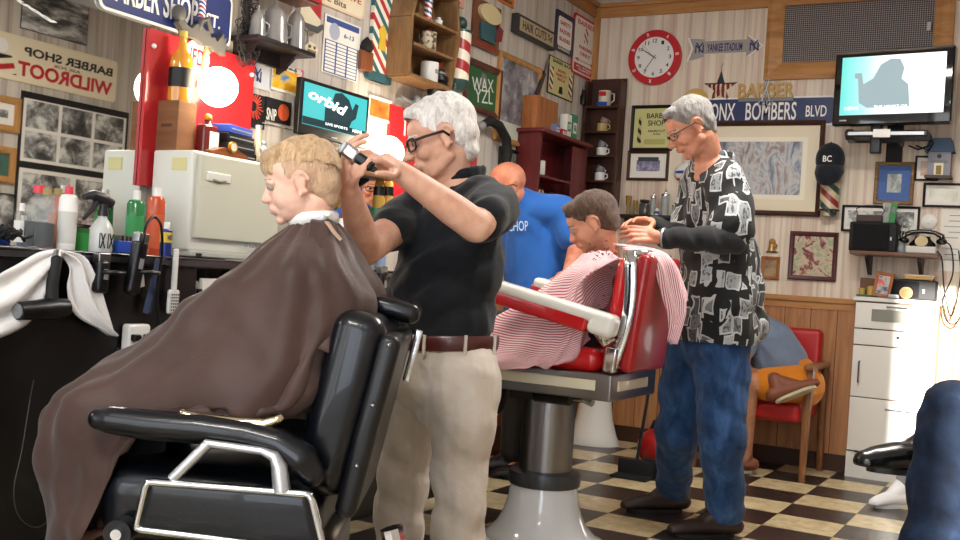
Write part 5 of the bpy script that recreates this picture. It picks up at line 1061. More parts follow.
t=thing('straight_comb','blue grey comb hanging at a slant beside the white brush','comb',M=Matrix.Translation(Fp(152,286,.02))@RM['L']@Matrix.Rotation(.22,4,'Y')); MB().box((0,0,0),(.022,.006,.17),bev=.003).build('comb_spine',mat('comb_blue','#33405c',.4),t); g=MB()
for k in range(20): g.box((.014,0,-.075+.0075*k),(.012,.003,.003))
g.build('teeth',MATS['comb_blue'],t)
BRP=mat('brush_white','#d9d7d2',.35,coat=.3)
t=thing('hair_brush','long handled white brush hanging on the black side panel','brush',M=Matrix.Translation(Fp(174,284,.02))@RM['L']); MB().box((0,0,.04),(.018,.016,.14),bev=.007).build('handle',BRP,t); MB().box((0,0,-.055),(.045,.014,.075),bev=.0069).build('head',BRP,t); g=MB()
for i in range(4):
    for j in range(6): g.ball((-.013+.0087*i,-.009,-.08+.0095*j),.0025,n=6)
g.build('bristles',BLKM,t)
t=thing('hair_brush','blue and white curved brush below the long handled white brush','brush',M=Matrix.Translation(Fp(174,337,.02))@RM['L']@Matrix.Rotation(.25,4,'Y')); MB().tube([(0,0,.06),(.008,0,.02),(.0,0,-.02),(-.02,0,-.05)],[.008,.013,.012,.016],10).build('handle',BRP,t); MB().tube([(-.003,-.012,.055),(.003,-.014,.02),(-.004,-.012,-.015)],[.004,.007,.005],8).build('blue_grip',mat('grip_blue','#2f5a9a',.4),t)
t=thing('socket_strip','white socket block with four black plugs on the counter front','socket',M=Matrix.Translation(Fp(131,345,.001))@RM['L']); MB().box((0,-.018,0),(.085,.036,.13),bev=.01).build('housing',BRP,t)
for i in(-1,1):
    for j in(-1,1): MB().box((i*.024,-.045,j*.026),(.026,.02,.02),bev=.004).build('plug',BLK,t)
t=thing('power_cord','black power cord drooping from the socket block','cord',loc=Fp(120,400)); MB().tube(cv([Fp(118,352,.03),Fp(116,375,.02),Fp(120,400,.02),Fp(117,440,.02)]),.004,6).build('cord_body',BLK,t,world=True); MB().cyl(Fp(118,352,.03),Fp(118,348,.03),.009).build('plug',BLK,t,world=True)
t=thing('grey_cord','thin grey cord sagging low on the black counter front','cord',loc=Fp(30,520)); MB().tube(cv([Fp(30,400,.01),Fp(22,450,.012),Fp(14,490,.012),Fp(20,518,.012),Fp(40,527,.012),Fp(60,505,.012)]),.002,5).build('cord_body',mat('cord_grey','#2c2a2c',.5),t,world=True); MB().tube([Fp(30,400,.01),Fp(34,380,.008)],.002,5).build('upper_end',MATS['cord_grey'],t,world=True)
# far station bits under the barber's arm
for k,(px,m_,l_,yt) in enumerate(((341,WPL,'white bottle at the far station between boy and barber',228),(349,GRB,'green bottle at the far station between boy and barber',236),(381,mat('pale_blue_b','#8a9ab8',.3),'pale blue bottle at the far station under the whisk brushes',240))):
    X=.25; q=onX(px,250,X); t=thing('lotion_bottle',l_,'bottle',loc=(X,q.y,ZC)); H=max(.06,onX(px,yt-18,X).z-ZC)
    MB().lathe([(.025,0),(.025,H*.8),(.012,H*.86)],n=20).build('bottle_body',m_,t,smooth=45); MB().lathe([(.011,H*.86),(.011,H)],n=14).build('cap',BLK if k else RED,t)
t=thing('green_jar','green lidded glass jar below the straw whisk brushes','jar',loc=(.2,onX(377,215,.2).y,ZC)); H=onX(377,208,.2).z-ZC; MB().lathe([(.035,0),(.035,H*.75)],n=22).build('jar_body',mat('jar_clear','#a9b2a4',.15,coat=.4),t); MB().lathe([(.038,H*.75),(.038,H)],n=22).build('lid',mat('jar_green','#3c6a4a',.4),t)
for px,lb in ((362,'left of the two black clippers hung on the far counter'),(382,'right of the two black clippers hung on the far counter')): clipper(lb,px,270,.16,0,.03,grp='clippers hanging at the far station')
# ------------------------------------------------------------------ black barber chair
BL=leather('black_leather','#06090f',.3,.28); BL.node_tree.nodes['Principled BSDF'].inputs['Specular IOR Level'].default_value=.4
Yc=-4.543
bch=thing('barber_chair','black leather barber chair with chrome trim holding the blond boy','barber chair',M=Matrix.Translation((1.25,Yc,0))@Matrix.Rotation(-YAW,4,'Z'))
DN=2.31; CFH=Vector((CF.x,CF.y,0)).normalized(); BCI=MW[bch.name].inverted()
def A_(px,py,D=DN): return P(px,py,D)
def AL(px,py,D=DN): return BCI@P(px,py,D)
def mir_y(p): q=BCI@p; q.y=-q.y; return MW[bch.name]@q
pad=[(99,419),(112,420),(150,425),(200,429),(245,435),(278,444),(300,459),(312,474),(318,480)]; rr=[.012,.032,.036,.036,.036,.038,.042,.036,.016]
for side in(0,1):
    f=(lambda p:p) if side==0 else mir_y
    P3=[f(A_(*q)) for q in pad]
    o=link('arm_pad',remesh(chain(MB(),P3[:-1],[.024,.031,.034,.034,.034,.036,.04,.03]),.004,4),BL,bch,world=True,smooth=180)
    ra=MB().tube([f(A_(181,410)),f(A_(184,415)),f(A_(200,419)),f(A_(240,423)),f(A_(265,424)),f(A_(277,420)),f(A_(283,416))],[.008,.012,.013,.013,.013,.011,.008],10).build('chrome_rail',mat('warm_chrome','#d8c9a8',.15,1),bch,world=True,smooth=180)
    g=MB().tube([f(A_(209,443,2.27)),f(A_(172,479,2.27))],.012,8).tube([f(A_(205,443,2.27)),f(A_(262,451,2.27)),f(A_(274,456,2.27)),f(A_(279,466,2.27)),f(A_(282,492,2.27))],[.009,.009,.013,.018,.02],8); g.build('arm_bracket',mat('bracket_alloy','#c9cbd0',.28,.75),bch,world=True,smooth=60)
    c4=[A_(148,481,2.27),A_(311,494,2.27),A_(325,552,2.27),A_(136,528,2.27)]
    mid=sum(c4,Vector())/4
    dy=-.0
    vs=[f(p) for p in c4]+[f(mid+(p-mid)*.97+CFH*.03) for p in c4]
    pn=MB(); ins=[mid+(p-mid)*.93-CFH*.012 for p in c4]; vs=[f(p) for p in ins]+[f(p) for p in c4]+[f(p+CFH*.04) for p in c4]
    fs=[(0,1,2,3),(8,9,10,11)]+[(k,(k+1)%4,4+(k+1)%4,4+k) for k in range(4)]+[(4+k,4+(k+1)%4,8+(k+1)%4,8+k) for k in range(4)]
    pn.add(vs,fs); o=pn.build('side_panel',BL,bch,world=True,smooth=180); bv=o.modifiers.new('b','BEVEL'); bv.width=.012; bv.segments=3
    def rc(a,b,k=.12): return a.lerp(b,k)
    loop=[]
    for k in range(4): a=c4[k-1];b=c4[k];c_=c4[(k+1)%4]; loop+= [b.lerp(a,.04 if abs((b-a).x)>.2 else .12),b.lerp(b.lerp((a+c_)/2,.02),1),b.lerp(c_,.04 if abs((b-c_).x)>.2 else .12)]
    MB().tube([f(p-CFH*.006) for p in loop],.0085,10,closed=True).build('chrome_frame',CHR,bch,world=True,smooth=180)
zS=A_(120,467,2.36).z
xf=AL(95,500,2.36).x
xr=AL(322,500,2.36).x; MB().box(((xf+xr)/2,0,zS-.085),(xr-xf,.48,.19),bev=.07).build('seat',BL,bch,smooth=60)
MB().box((-.05,0,zS-.2),(.4,.36,.07),bev=.01).build('seat_frame',CHR2,bch)
# backrest
bt=AL(374,316,2.37); bb=AL(325,500,2.37)
dirb=(bt-bb); L=dirb.length; ang=math.atan2(dirb.x,dirb.z)
Mb=Matrix.Translation(Vector(((bt.x+bb.x)/2,0,(bt.z+bb.z)/2)))@Matrix.Rotation(ang,4,'Y')
MB().box((-.025,0,0),(.125,.44,L),bev=.045,M=Mb).build('back_cushion',BL,bch,smooth=60)
MB().box((.05,0,-.03),(.05,.45,L*.99),bev=.02,M=Mb).build('back_shell',leather('black_shell','#08080c',.42,.1),bch,smooth=60)
g=MB(); 
for k in range(3): g.ball((.05,-.226,-.12+.14*k),.006,M=Mb)
g.build('rivets',CHR2,bch)
MB().box((.03,.05,L/2+.015),(.12,.16,.05),bev=.022,M=Mb).build('headrest_mount',BL,bch,smooth=60); MB().box((.09,.2,L/2-.1),(.02,.03,.14),bev=.004,M=Mb).build('release_lever',CHR,bch)
MB().lathe([(.3,0),(.3,.03),(.24,.05),(.12,.08),(.1,.1),(.1,zS-.2)],n=40).build('pedestal_base',CHR2,bch,smooth=40)
q=AL(120,532,2.29); MB().cyl((q.x,q.y-.02,q.z),(q.x,q.y+.03,q.z),.03,n=24).build('hinge_wheel',BLK,bch,smooth=40); MB().cyl((q.x,q.y-.028,q.z),(q.x,q.y-.02,q.z),.012,n=16).build('hinge_bolt',CHR,bch)
MB().box((xf-.02,0,.2),(.04,.4,.3),bev=.012).box((xf-.14,0,.1),(.22,.38,.03),bev=.01).build('footrest',CHR2,bch)
MB().tube([(.27,.0,zS-.15),(.3,0,.3),(.27,0,.12)],.03).build('rear_lever',CHR,bch)
# ------------------------------------------------------------------ red barber chair
RL_=leather('red_leather','#c0181c',.25,.45); IV=mat('ivory_enamel','#d8d2ba',.3,coat=.3)
cx2,cy2=1.182,-2.887; YN=cy2-.25
rch=thing('barber_chair','red leather barber chair with white porcelain base holding the second boy','barber chair',loc=(cx2,cy2,0))
MB().lathe([(.27,0),(.27,.014),(.245,.03),(.215,.036),(.212,.05),(.2,.06),(.172,.09),(.152,.13),(.137,.18),(.128,.24)],n=56).build('porcelain_base',mat('porcelain','#dcdfe2',.12,coat=.6),rch,smooth=50)
zc_=onY(543,458,cy2).z; zs2=onY(543,398,cy2).z
MB().lathe([(.128,.238),(.137,.242),(.14,.265),(.136,.292),(.105,.3)],n=48).build('collar_ring',mat('dark_collar','#4a4c50',.35,.6),rch,smooth=50)
MB().lathe([(.102,.295),(.102,.62)],n=40).build('steel_column',CHR2,rch,smooth=50)
MB().box((0,0,.60),(.26,.2,.07),bev=.01).tube([(.0,-.13,.585),(.16,-.17,.59)],.018).build('pump_housing',mat('iron_dark','#2c2623',.45,.6),rch); MB().tube([(.1,-.1,.6),(.2,-.14,.6),(.24,-.15,.59)],.014).build('pump_lever',CHR,rch)
z0=onY(600,402,YN).z; z1=onY(600,374,YN).z; x1=onY(609,388,YN).x-cx2; x0=-.48
fm=(x0+x1)/2; fl=x1-x0; SY=.46
MB().box((fm,0,(z0+z1)/2),(fl,SY,z1-z0),bev=.008).build('seat_frame',mat('worn_chrome','#8f8d8c',.28,1),rch)
MB().box((fm-.02,-SY/2-.001,(z0+z1)/2+.004),(fl-.08,.008,(z1-z0)*.38),bev=.003).box((x1+.001,-.02,(z0+z1)/2+.004),(.008,SY-.16,(z1-z0)*.38),bev=.003).build('ivory_strip',IV,rch)
ztop=onY(560,347,YN).z
MB().box((fm-.03,0,(z1+ztop)/2+.0),(fl-.06,SY-.02,ztop-z1+.01),bev=.04).build('seat_cushion',RL_,rch,smooth=60)
# backrest of the red chair
bt=onY(640,254,YN+.01); bb=onY(620,372,YN+.01); dv_=bt-bb; L=dv_.length; ang=math.atan2(dv_.x,dv_.z)
Mb=Matrix.Translation(Vector(((bt.x+bb.x)/2-cx2,0,(bt.z+bb.z)/2)))@Matrix.Rotation(ang,4,'Y')
SB2=.35; OB=-(SY-SB2)/2
MB().box((.012,OB,0),(.05,SB2,L),bev=.02,M=Mb).build('back_shell',mat('red_enamel','#9d1418',.3,coat=.3),rch,smooth=60)
MB().box((-.05,OB,-.01),(.1,SB2-.04,L*.96),bev=.04,M=Mb).build('back_cushion',RL_,rch,smooth=60)
g=MB()
for s_ in(-1,1):
    pts=[(-.04+.03*math.sin(PI*k/8)-.0,OB+s_*(SB2/2+.002),-L/2+L*k/8) for k in range(9)]
    g2=[Mb@Vector(p) for p in pts]; g.tube(g2,.021,8,flat=(.45,1.2))
g.tube([Mb@Vector((-.02,OB-SB2/2,L/2)),Mb@Vector((.0,OB,L/2+.01)),Mb@Vector((-.02,OB+SB2/2,L/2))],.012,8)
g.build('chrome_edge',CHR,rch,smooth=180)
MB().box((-.04,-SY/2-.012,-L/2+.035),(.045,.03,.09),bev=.008,M=Mb).build('hinge_block',CHR,rch); MB().box((.02,-.17,L/2-.05),(.02,.025,.1),bev=.006,M=Mb).build('rear_latch',CHR,rch)
for side in(-1,1):
    f=(lambda p:p) if side<0 else (lambda p:Vector((p.x,2*cy2-p.y,p.z)))
    a=onY(470,281,YN-.03); b=onY(616,326,YN-.03)
    d=b-a; an=-math.atan2(d.z,d.x); mid=(a+b)/2; mid=Vector((mid.x-cx2,(YN-.03-cy2)*(1 if side<0 else -1),mid.z))
    Ma=Matrix.Translation(mid)@Matrix.Rotation(an,4,'Y')
    ap=MB().box((0,0,.012),(d.length,.085,.045),bev=.02,M=Ma).box((d.length/2-.045,0,-.008),(.1,.085,.08),bev=.025,M=Ma).build('arm_top',mat('white_enamel_arm','#e6e4de',.25,coat=.4),rch,smooth=60)
    MB().box((-.05,0,-.022),(d.length-.09,.078,.055),bev=.012,M=Ma).build('arm_pad',RL_,rch,smooth=60)
    p0=Ma@Vector((d.length/2-.06,0,-.04)); p1=Mb@Vector((-.05,side*(SY/2+.01),-L*.22))
    MB().tube([p0,p0.lerp(p1,.5)+Vector((0,0,-.02)),p1],[.016,.026,.02],8).build('arm_bracket',CHR,rch,smooth=60)
# local head frame: x forward, y to the person's left, z up; origin in the middle of the skull
def head_prims(mb,M,s=1,child=False,nose=1,jaw=1):
    def E(c,r): mb.ball((0,0,0),1,M=M@Matrix.Translation(Vector(c)*s)@Matrix.Diagonal((r[0]*s,r[1]*s,r[2]*s,1)))
    def K(a,b,r0,r1): cap(mb,M@(Vector(a)*s),M@(Vector(b)*s),r0*s,r1*s)
    [E((.0715,q*.031,.0085),(.0145,.017,.0085)) for q in(-1,1)]; E((-.014,0,.028),(.094,.075,.087)); E((.018,0,-.02),(.068,.062,.082))
    if child:
        E((.036,0,-.062),(.044,.042,.038)); E((.066,0,-.088),(.016,.018,.014)); E((.045,.03,-.036),(.03,.026,.032)); E((.045,-.03,-.036),(.03,.026,.032)); E((.03,0,.035),(.062,.062,.05))
    else:
        E((.03,0,-.074*jaw),(.05,.047,.04)); E((.066,0,-.098),(.018,.022,.016)); E((.055,.035,-.032),(.028,.023,.024)); E((.055,-.035,-.032),(.028,.023,.024)); E((.03,0,.03),(.06,.062,.05))
        K((.0,.05,-.06),(.05,.028,-.092),.018,.014); K((.0,-.05,-.06),(.05,-.028,-.092),.018,.014)
    K((.077,.026,.012),(.07,.045,.008),.011,.009); K((.077,-.026,.012),(.07,-.045,.008),.011,.009); E((.08,0,.01),(.012,.03,.014))
    nl=.0 if child else 1
    K((.086,0,.0),(.1+.008*nl*nose,0,-.03),.008,.0105+.0025*nl); E((.096+.004*nl,.0115,-.033),(.011,.008,.008)); E((.096+.004*nl,-.0115,-.033),(.011,.008,.008)); K((.087,0,-.036),(.08,0,-.05),.008,.011)
    E((.088-(.004 if child else 0),0,-.055),(.011,.02,.005)); E((.085-(.003 if child else 0),0,-.066),(.011,.018,.0058)); E((.076,0,-.061),(.014,.028,.014))
    for q in(-1,1):
        # ear: rim, lobe and bowl
        pts=[(-.008+.017*math.cos(a)-.002,q*(.078+.008*math.cos(a-2.3)),-.006+.026*math.sin(a)) for a in [ -2.0+.62*i for i in range(9)]]
        for i in range(8): K(pts[i],pts[i+1],.0052,.0052)
        E((-.006,q*.076,-.006),(.014,.006,.024)); E((.0,q*.077,-.034),(.008,.006,.01))
EYEW=mat('eye_white','#a89c94',.2,coat=.5); IRIS=mat('iris_dark','#2c2a2a',.2)
def eyes(par,M,s=1,blue=False,browm=None,closed=0):
    for q in(-1,1):
        c=Vector((.0735,q*.031,.0))*s
        MB().ball((0,0,0),.0125*s,M=M@Matrix.Translation(c),n=20).build('eye',EYEW,par,world=True,smooth=180)
        MB().ball((0,0,0),1,M=M@Matrix.Translation(c+Vector((.0095,0,-.0012))*s)@Matrix.Diagonal((.0042*s,.0062*s,.0062*s,1)),n=16).build('iris',mat('iris_blue','#3a4a5a',.2) if blue else IRIS,par,world=True,smooth=180)
        if browm is not None:
            g=MB(); cap(g,M@(Vector((.086,q*.016,.021))*s),M@(Vector((.072,q*.048,.018))*s),.0045*s,.003*s,n=8); g.build('eyebrow',browm,par,world=True,smooth=180)
def hand_prims(mb,W,d,nrm,s=1,curl=(.35,.5,.4),side=1,thumb=.7,spread=1,fcurls=None):
    # W wrist, d direction of the hand, nrm palm-facing normal (fingers curl towards it)
    d=Vector(d).normalized(); n=Vector(nrm); n=(n-d*n.dot(d)).normalized(); l=n.cross(d)*side
    def pt(a,b,c): return W+(d*a+l*b+n*c)*s
    cap(mb,pt(.0,0,0),pt(.035,0,0),.025*s,.028*s,l,1.0)
    for k in range(4):
        b0=(-.024+.016*k); cap(mb,pt(.02,b0*.8,0),pt(.086-.003*abs(k-1.5),b0*1.25,.0),.0135*s,.0105*s)
    LN=[(.034,.021,.017),(.041,.026,.019),(.037,.024,.019),(.027,.019,.016)]
    for k in range(4):
        f=k if side>0 else k
        b0=(-.024+.016*k)*1.25; p=pt(.086-.003*abs(k-1.5),b0,0); an=0; sp=(k-1.5)*-.0+ (k-1.5)*.06*spread
        cu=curl if fcurls is None else fcurls[k]
        for j in range(3):
            an+=cu[j]; dd=(d*math.cos(an)+n*math.sin(an)+l*sp).normalized(); q=p+dd*LN[k][j]*s
            cap(mb,p,q,(.0098-.0011*j)*s,(.0090-.0013*j)*s,n=10); p=q
    p=pt(.018,-.022,.006); dd=(d*.65-l*.75+n*.35).normalized(); q=p+dd*.042*s; cap(mb,p,q,.0145*s,.011*s,n=10)
    dd2=(d*.85-l*.25+n*thumb).normalized(); r=q+dd2*.03*s; cap(mb,q,r,.0108*s,.0098*s,n=10); r2=r+(d*.8+n*(thumb+.2)).normalized()*.024*s; cap(mb,r,r2,.0098*s,.008*s,n=10)
    return mb
def glasses(par,M,s,fm,lw=.024,lh=.015,rr=.0022,temple=True):
    g=MB()
    for q in(-1,1):
        pts=[]
        for k in range(24):
            a=2*PI*k/24; ca,sa=math.cos(a),math.sin(a); e=lambda t: math.copysign(abs(t)**.7,t)
            y=q*.033+lw*e(ca); z=-.002+lh*e(sa); x=.098-.018*abs(abs(y)-.01)/.05
            pts.append(M@(Vector((x,y,z))*s))
        g.tube(pts,rr*s,6,closed=True)
        g.tube([M@(Vector((.089,q*.058,.005))*s),M@(Vector((.05,q*.077,.006))*s),M@(Vector((.0,q*.084,.005))*s),M@(Vector((-.014,q*.086,-.012))*s)],rr*s*1.15,6)
    g.tube([M@(Vector((.098,-.01,.002))*s),M@(Vector((.102,0,.005))*s),M@(Vector((.098,.01,.002))*s)],rr*s,6)
    g.build('glasses',fm,par,world=True,smooth=60)
def hair_mat(name,c1,c2,rough=.6,sc=70):
    m=mat(name,c1,rough,sheen=.2,spec=.35); t=NT(m); v=t.co(scale=(1,1,.28)); f=t.noise(v,sc,4,.7,.8)
    t.base(t.ramp(f,[(.35,c2),(.62,c1)])); t.bump(f,.9,.006); return m
def hair(par,M,s,balls,hm,keep=None,vox=.004,amp=.004,seed=1,streak=(90,90,40),name='hair'):
    mb=MB()
    for c,r in balls: mb.ball((0,0,0),1,M=M@Matrix.Translation(Vector(c)*s)@Matrix.Diagonal((r[0]*s,r[1]*s,r[2]*s,1)),n=28)
    me=remesh(mb,vox,2)
    Mi=M.inverted()
    if keep: cutmesh(me,lambda co: keep((Mi@co)/s))
    c=coords(me); n=normals(me); A=np.array(Mi)[:3]; L=(c@A[:,:3].T+A[:,3])/s
    rs=np.random.RandomState(seed); d=np.zeros(len(c))
    for i in range(5):
        k=(rs.randn(3))*np.array(streak); ph=rs.rand()*6.28; d+=np.sin(L@k+ph+2*np.sin(L@(rs.randn(3)*25)))
    setco(me,c+n*(amp*.4*d)[:,None]); return link(name,me,hm,par,world=True,smooth=180)
# ------------------------------------------------------------------ older barber in the dark shirt
SK1=skin('skin_older','#e2b49c','#cf9880'); 
bar1=thing('person','white haired barber in dark polo shirt and khaki trousers cutting the blond boy\'s hair','person',loc=(1.22,-3.84,0))
sR=CR; sF=CF
HC_=P(441,137,3.14)
hf=(-CR*.93-CF*.12-Vector((0,0,1))*.30); MH=frameM(HC_,hf,Vector((0,0,1))-CR*.12)
HS=1.06
neckb=P(455,196,3.2); nsh=P(492,206,3.08); fsh=P(412,214,3.3); nel=P(476,226,2.85); fel=P(366,250,2.92); nwr=P(396,169,2.74); fwr=P(349,190,2.70)
pel=P(442,352,3.22); chest=P(455,245,3.22); belly=P(440,300,3.2)
across=(nsh-fsh).normalized()
mb=MB(); head_prims(mb,MH,HS)
chain(mb,[MH@Vector((-.02,0,-.05)),P(448,182,3.18),neckb],[.058,.06,.07])
chain(mb,[neckb,chest,belly,pel],[.09,.12,.12,.12],across,1.3)
chain(mb,[neckb,nsh],[.07,.06]); chain(mb,[neckb,fsh],[.07,.06])
chain(mb,[nsh,nel,nel.lerp(nwr,.3),nwr],[.056,.046,.045,.028]); chain(mb,[fsh,fel,fel.lerp(fwr,.3),fwr],[.056,.045,.044,.028])
hd_n=P(366,152,2.66)-nwr; hand_prims(mb,nwr,hd_n,-Vector((0,0,1))-CR*.6,1.0,(.5,.75,.5),side=1,thumb=.1)
hd_f=(P(346,160,2.68)-fwr); hand_prims(mb,fwr,hd_f,CR*.9+CF*.2,1.0,(.45,.6,.4),side=-1)
hipn=P(462,372,3.12); hipf=P(418,368,3.3)
knn=P(460,455,3.14); knf=P(404,455,3.35); ann=P(455,570,3.16); anf=P(398,560,3.4)
fl0=lambda p:Vector((p.x,p.y,.09))
ann=fl0(ann); anf=fl0(anf)
chain(mb,[pel,hipn,knn,ann],[.11,.09,.06,.045]); chain(mb,[pel,hipf,knf,anf],[.11,.09,.06,.045])
me=remesh(mb,.0042,3); link('body',me,SK1,bar1,world=True,smooth=180)
WHH=hair_mat('white_hair','#f2eeea','#c4bcb6',.6,60)
hair(bar1,MH,HS,[((-.018,0,.036),(.098,.079,.088)),((-.05,0,-.0),(.062,.0765,.068)),((-.06,0,-.045),(.038,.056,.045)),((.045,0,.083),(.04,.05,.028))],WHH,lambda c: c.x<min(.052,.012+1.1*max(0,c.z))+max(0,c.z-.055)*1.4 and not (abs(c.y)>.05 and ((c.x+.004)/.024)**2+((c.z+.006)/.034)**2<1),amp=.0025)
eyes(bar1,MH,HS,browm=WHH); glasses(bar1,MH,HS,mat('glasses_brown','#2a1a14',.3),.026,.016,.0034)
# shirt
SH1=cloth('charcoal_polo','#181c22',9,.5,.8,c2='#101318'); mb=MB()
chain(mb,[neckb+Vector((0,0,.0)),P(456,225,3.22),chest,belly,P(441,330,3.2),P(441,345,3.2)],[.085,.132,.142,.150,.146,.138],across,1.28)
cap(mb,P(424,298,3.16),P(428,322,3.16),.085,.09,across,1.2)
chain(mb,[neckb,nsh,nsh.lerp(nel,.62)],[.09,.085,.078]); chain(mb,[neckb,fsh,fsh.lerp(fel,.5)],[.09,.08,.072])
me=remesh(mb,.007,6); wrinkle(me,.006,[(30,10,-40,.9),(14,-20,26,.8),(-50,20,22,.5)],3)
link('shirt',me,SH1,bar1,world=True,smooth=180)
mb=MB(); cpts=[neckb+across*(.085*math.cos(a))+(across.cross(Vector((0,0,1)))*(.075*math.sin(a)))+Vector((0,0,.052+.02*math.sin(a+2.6))) for a in [2*PI*k/18 for k in range(18)]]
mb.tube(cpts,.016,8,closed=True,flat=(.6,1.5)); link('collar',remesh(mb,.005,2),SH1,bar1,world=True,smooth=180)
# cuffs
# trousers
KH=cloth('khaki_twill','#cfc5ba',16,.45,.9,c2='#beb2a4'); mb=MB()
wst=P(442,342,3.2); cr=P(438,400,3.2)
chain(mb,[wst,P(442,370,3.2)],[.142,.150],across,1.25); 
chain(mb,[P(442,374,3.2),P(450,395,3.18)],[.14,.115],across,1.15)
chain(mb,[hipn,P(463,410,3.1),knn,P(459,510,3.13),ann],[.118,.112,.092,.086,.088]); chain(mb,[hipf,P(410,410,3.3),knf,P(400,510,3.36),anf],[.112,.104,.09,.084,.086])
me=remesh(mb,.0065,5); wrinkle(me,.0042,[(16,12,44,.8),(-30,18,30,.7),(50,-30,18,.5),(22,40,-12,.5)],5); link('trousers',me,KH,bar1,world=True,smooth=180)
BR=across.cross(Vector((0,0,1))).normalized()
bc_=P(441.5,343,3.2); 
def beltpts(c,ra,rb,n=40): return [c+across*(ra*math.cos(2*PI*k/n))+BR*(rb*math.sin(2*PI*k/n)) for k in range(n)]
MB().tube(beltpts(bc_,.184,.150),.02,8,closed=True,flat=(.25,1.1)).build('belt',leather('belt_brown','#4a1c1a',.35,.3),bar1,world=True,smooth=60)
g=MB()
for a in (-.2,.5,1.2,2.0,-1.0,-1.7,-2.4):
    c=bc_+across*(.19*math.cos(a))+BR*(.155*math.sin(a)); g.tube([c+Vector((0,0,.024)),c-Vector((0,0,.034))],.005,6)
g.build('belt_loops',KH,bar1,world=True)
shoeM=leather('shoe_black','#121010',.3,.3)
def shoe(name,par,ank,fd,m,L=.28,sole=None,heel=True,up=Vector((0,0,1)),world=True,w=.046):
    fd=Vector(fd); fd=(fd-up*fd.dot(up)).normalized(); sd=up.cross(fd); g=MB(); b=ank-up*.06
    chain(g,[b-fd*.05+up*.004,b+fd*.03,b+fd*(L-.17)-up*.006,b+fd*(L-.11)-up*.014,b+fd*(L-.075)-up*.02],[w*.8,w*.84,w*.78,w*.68,w*.56],sd,1.25)
    chain(g,[ank+up*.02,b-fd*.01],[w*.98,w*.95]); chain(g,[ank+up*.0+fd*.02,b+fd*.1],[w*.9,w*.8])
    me=remesh(g,.005,3); A=coords(me); U=np.array(up); base=float((b-up*.03).dot(up)); h=A@U; A+=np.outer(np.maximum(0,base-h),U); setco(me,A)
    o=link(name,me,m,par,world=True,smooth=180)
    sg=MB(); pts=[]
    for k in range(28):
        a=2*PI*k/28; ll=(L-.03)/2; e=math.cos(a); pts.append(b-up*.030+fd*((L-.13)/2+ -.0+ll*e)+sd*(w*1.02*math.sin(a)*(1 if e>0 else .86)))
    n=len(pts); vs=[p for p in pts]+[p-up*.016 for p in pts]; sg.add(vs,[tuple(range(n)),tuple(range(2*n-1,n-1,-1))]+[(i,(i+1)%n,n+(i+1)%n,n+i) for i in range(n)]); sg.build('sole',sole or BLKM,o,world=False,smooth=30).data.transform(MW[par.name].inverted())
    return o
for an_ in(ann,anf): shoe('shoe',bar1,Vector((an_.x,an_.y,.107)),-CR,shoeM)
# clippers held in the far hand
cl=thing('hair_clipper','silver and black electric clipper held at the blond boy\'s head','clipper',M=frameM(P(354,155,2.64),-CR*.85+Vector((0,0,.55)),CF)@Matrix.Scale(.78,4))
MB().box((-.035,0,0),(.08,.038,.032),bev=.014).build('body',BLK,cl); MB().box((.012,0,0),(.055,.046,.034),bev=.012).build('silver_head',CHR,cl); MB().box((.045,0,0),(.014,.044,.01),bev=.003).build('blade',CHR2,cl)
# ------------------------------------------------------------------ blond boy
SKB=skin('skin_boy','#efc6b0','#e6b09c'); boy=thing('person','blond boy in a brown barber cape facing left in the black chair','person',loc=(1.24,Yc,0))
HB_=P(301,183,2.60); MHB=frameM(HB_,-CR*.97-CF*.08-Vector((0,0,.16)),Vector((0,0,1))+CR*.02); hs=.93
nk=P(313,226,2.62); sh0=P(316,256,2.64); pelb=sh0-CR*.0+Vector((0,0,-.33)); yb_=CFH; fb_=-Vector((CR.x,CR.y,0)).normalized()
mb=MB(); head_prims(mb,MHB,hs,child=True); chain(mb,[MHB@Vector((-.025,0,-.05)),nk,sh0],[.05,.046,.06]); yy_=Vector((0,1,0))
chain(mb,[sh0,pelb],[.08,.085],yb_,1.3)
for q in(-1,1):
    s_=sh0+yb_*(.12*q)+Vector((0,0,-.01)); e_=s_+fb_*.06+yb_*(.03*q)+Vector((0,0,-.18)); w_=e_+fb_*.17-yb_*(.03*q)+Vector((0,0,-.03)); chain(mb,[sh0,s_,e_,w_],[.055,.042,.033,.025]); hand_prims(mb,w_,fb_-Vector((0,0,.1)),Vector((0,0,-1)),.8,side=q)
    h_=pelb+yb_*(.08*q)-Vector((0,0,.03)); k_=h_+fb_*.36+yb_*(.03*q)+Vector((0,0,.0)); a_=k_+fb_*.03-Vector((0,0,.34)); chain(mb,[h_,k_,a_],[.07,.052,.04]); cap(mb,a_,a_+fb_*.12-Vector((0,0,.03)),.035,.028)
me=remesh(mb,.004,3); link('body',me,SKB,boy,world=True,smooth=180)
BH=hair_mat('blond_hair','#d2b28c','#a8845c',.6,85); BH2=hair_mat('blond_short','#d6b496','#bf9878',.65,120)
hair(boy,MHB,hs,[((-.016,0,.029),(.0955,.0768,.0885)),((-.055,0,-.01),(.052,.068,.06)),((-.06,0,-.045),(.035,.05,.04))],BH2,lambda c: c.x<min(.05,.008+1.0*max(0,c.z+.01)) and c.z>-.085 and not (abs(c.y)>.05 and ((c.x+.004)/.024)**2+((c.z+.006)/.034)**2<1),amp=.0012)
hair(boy,MHB,hs,[((-.017,0,.040),(.0985,.0785,.085)),((.045,0,.07),(.05,.06,.04)),((.067,0,.052),(.026,.052,.038)),((-.06,0,.05),(.052,.062,.06))],BH,lambda c: c.z>.048-.35*max(0,-.03-c.x)+.006*math.sin(c.x*70)+.004*math.sin(c.x*190) -(.03 if c.x>.055 else 0),amp=.0045,streak=(60,110,50),seed=5)
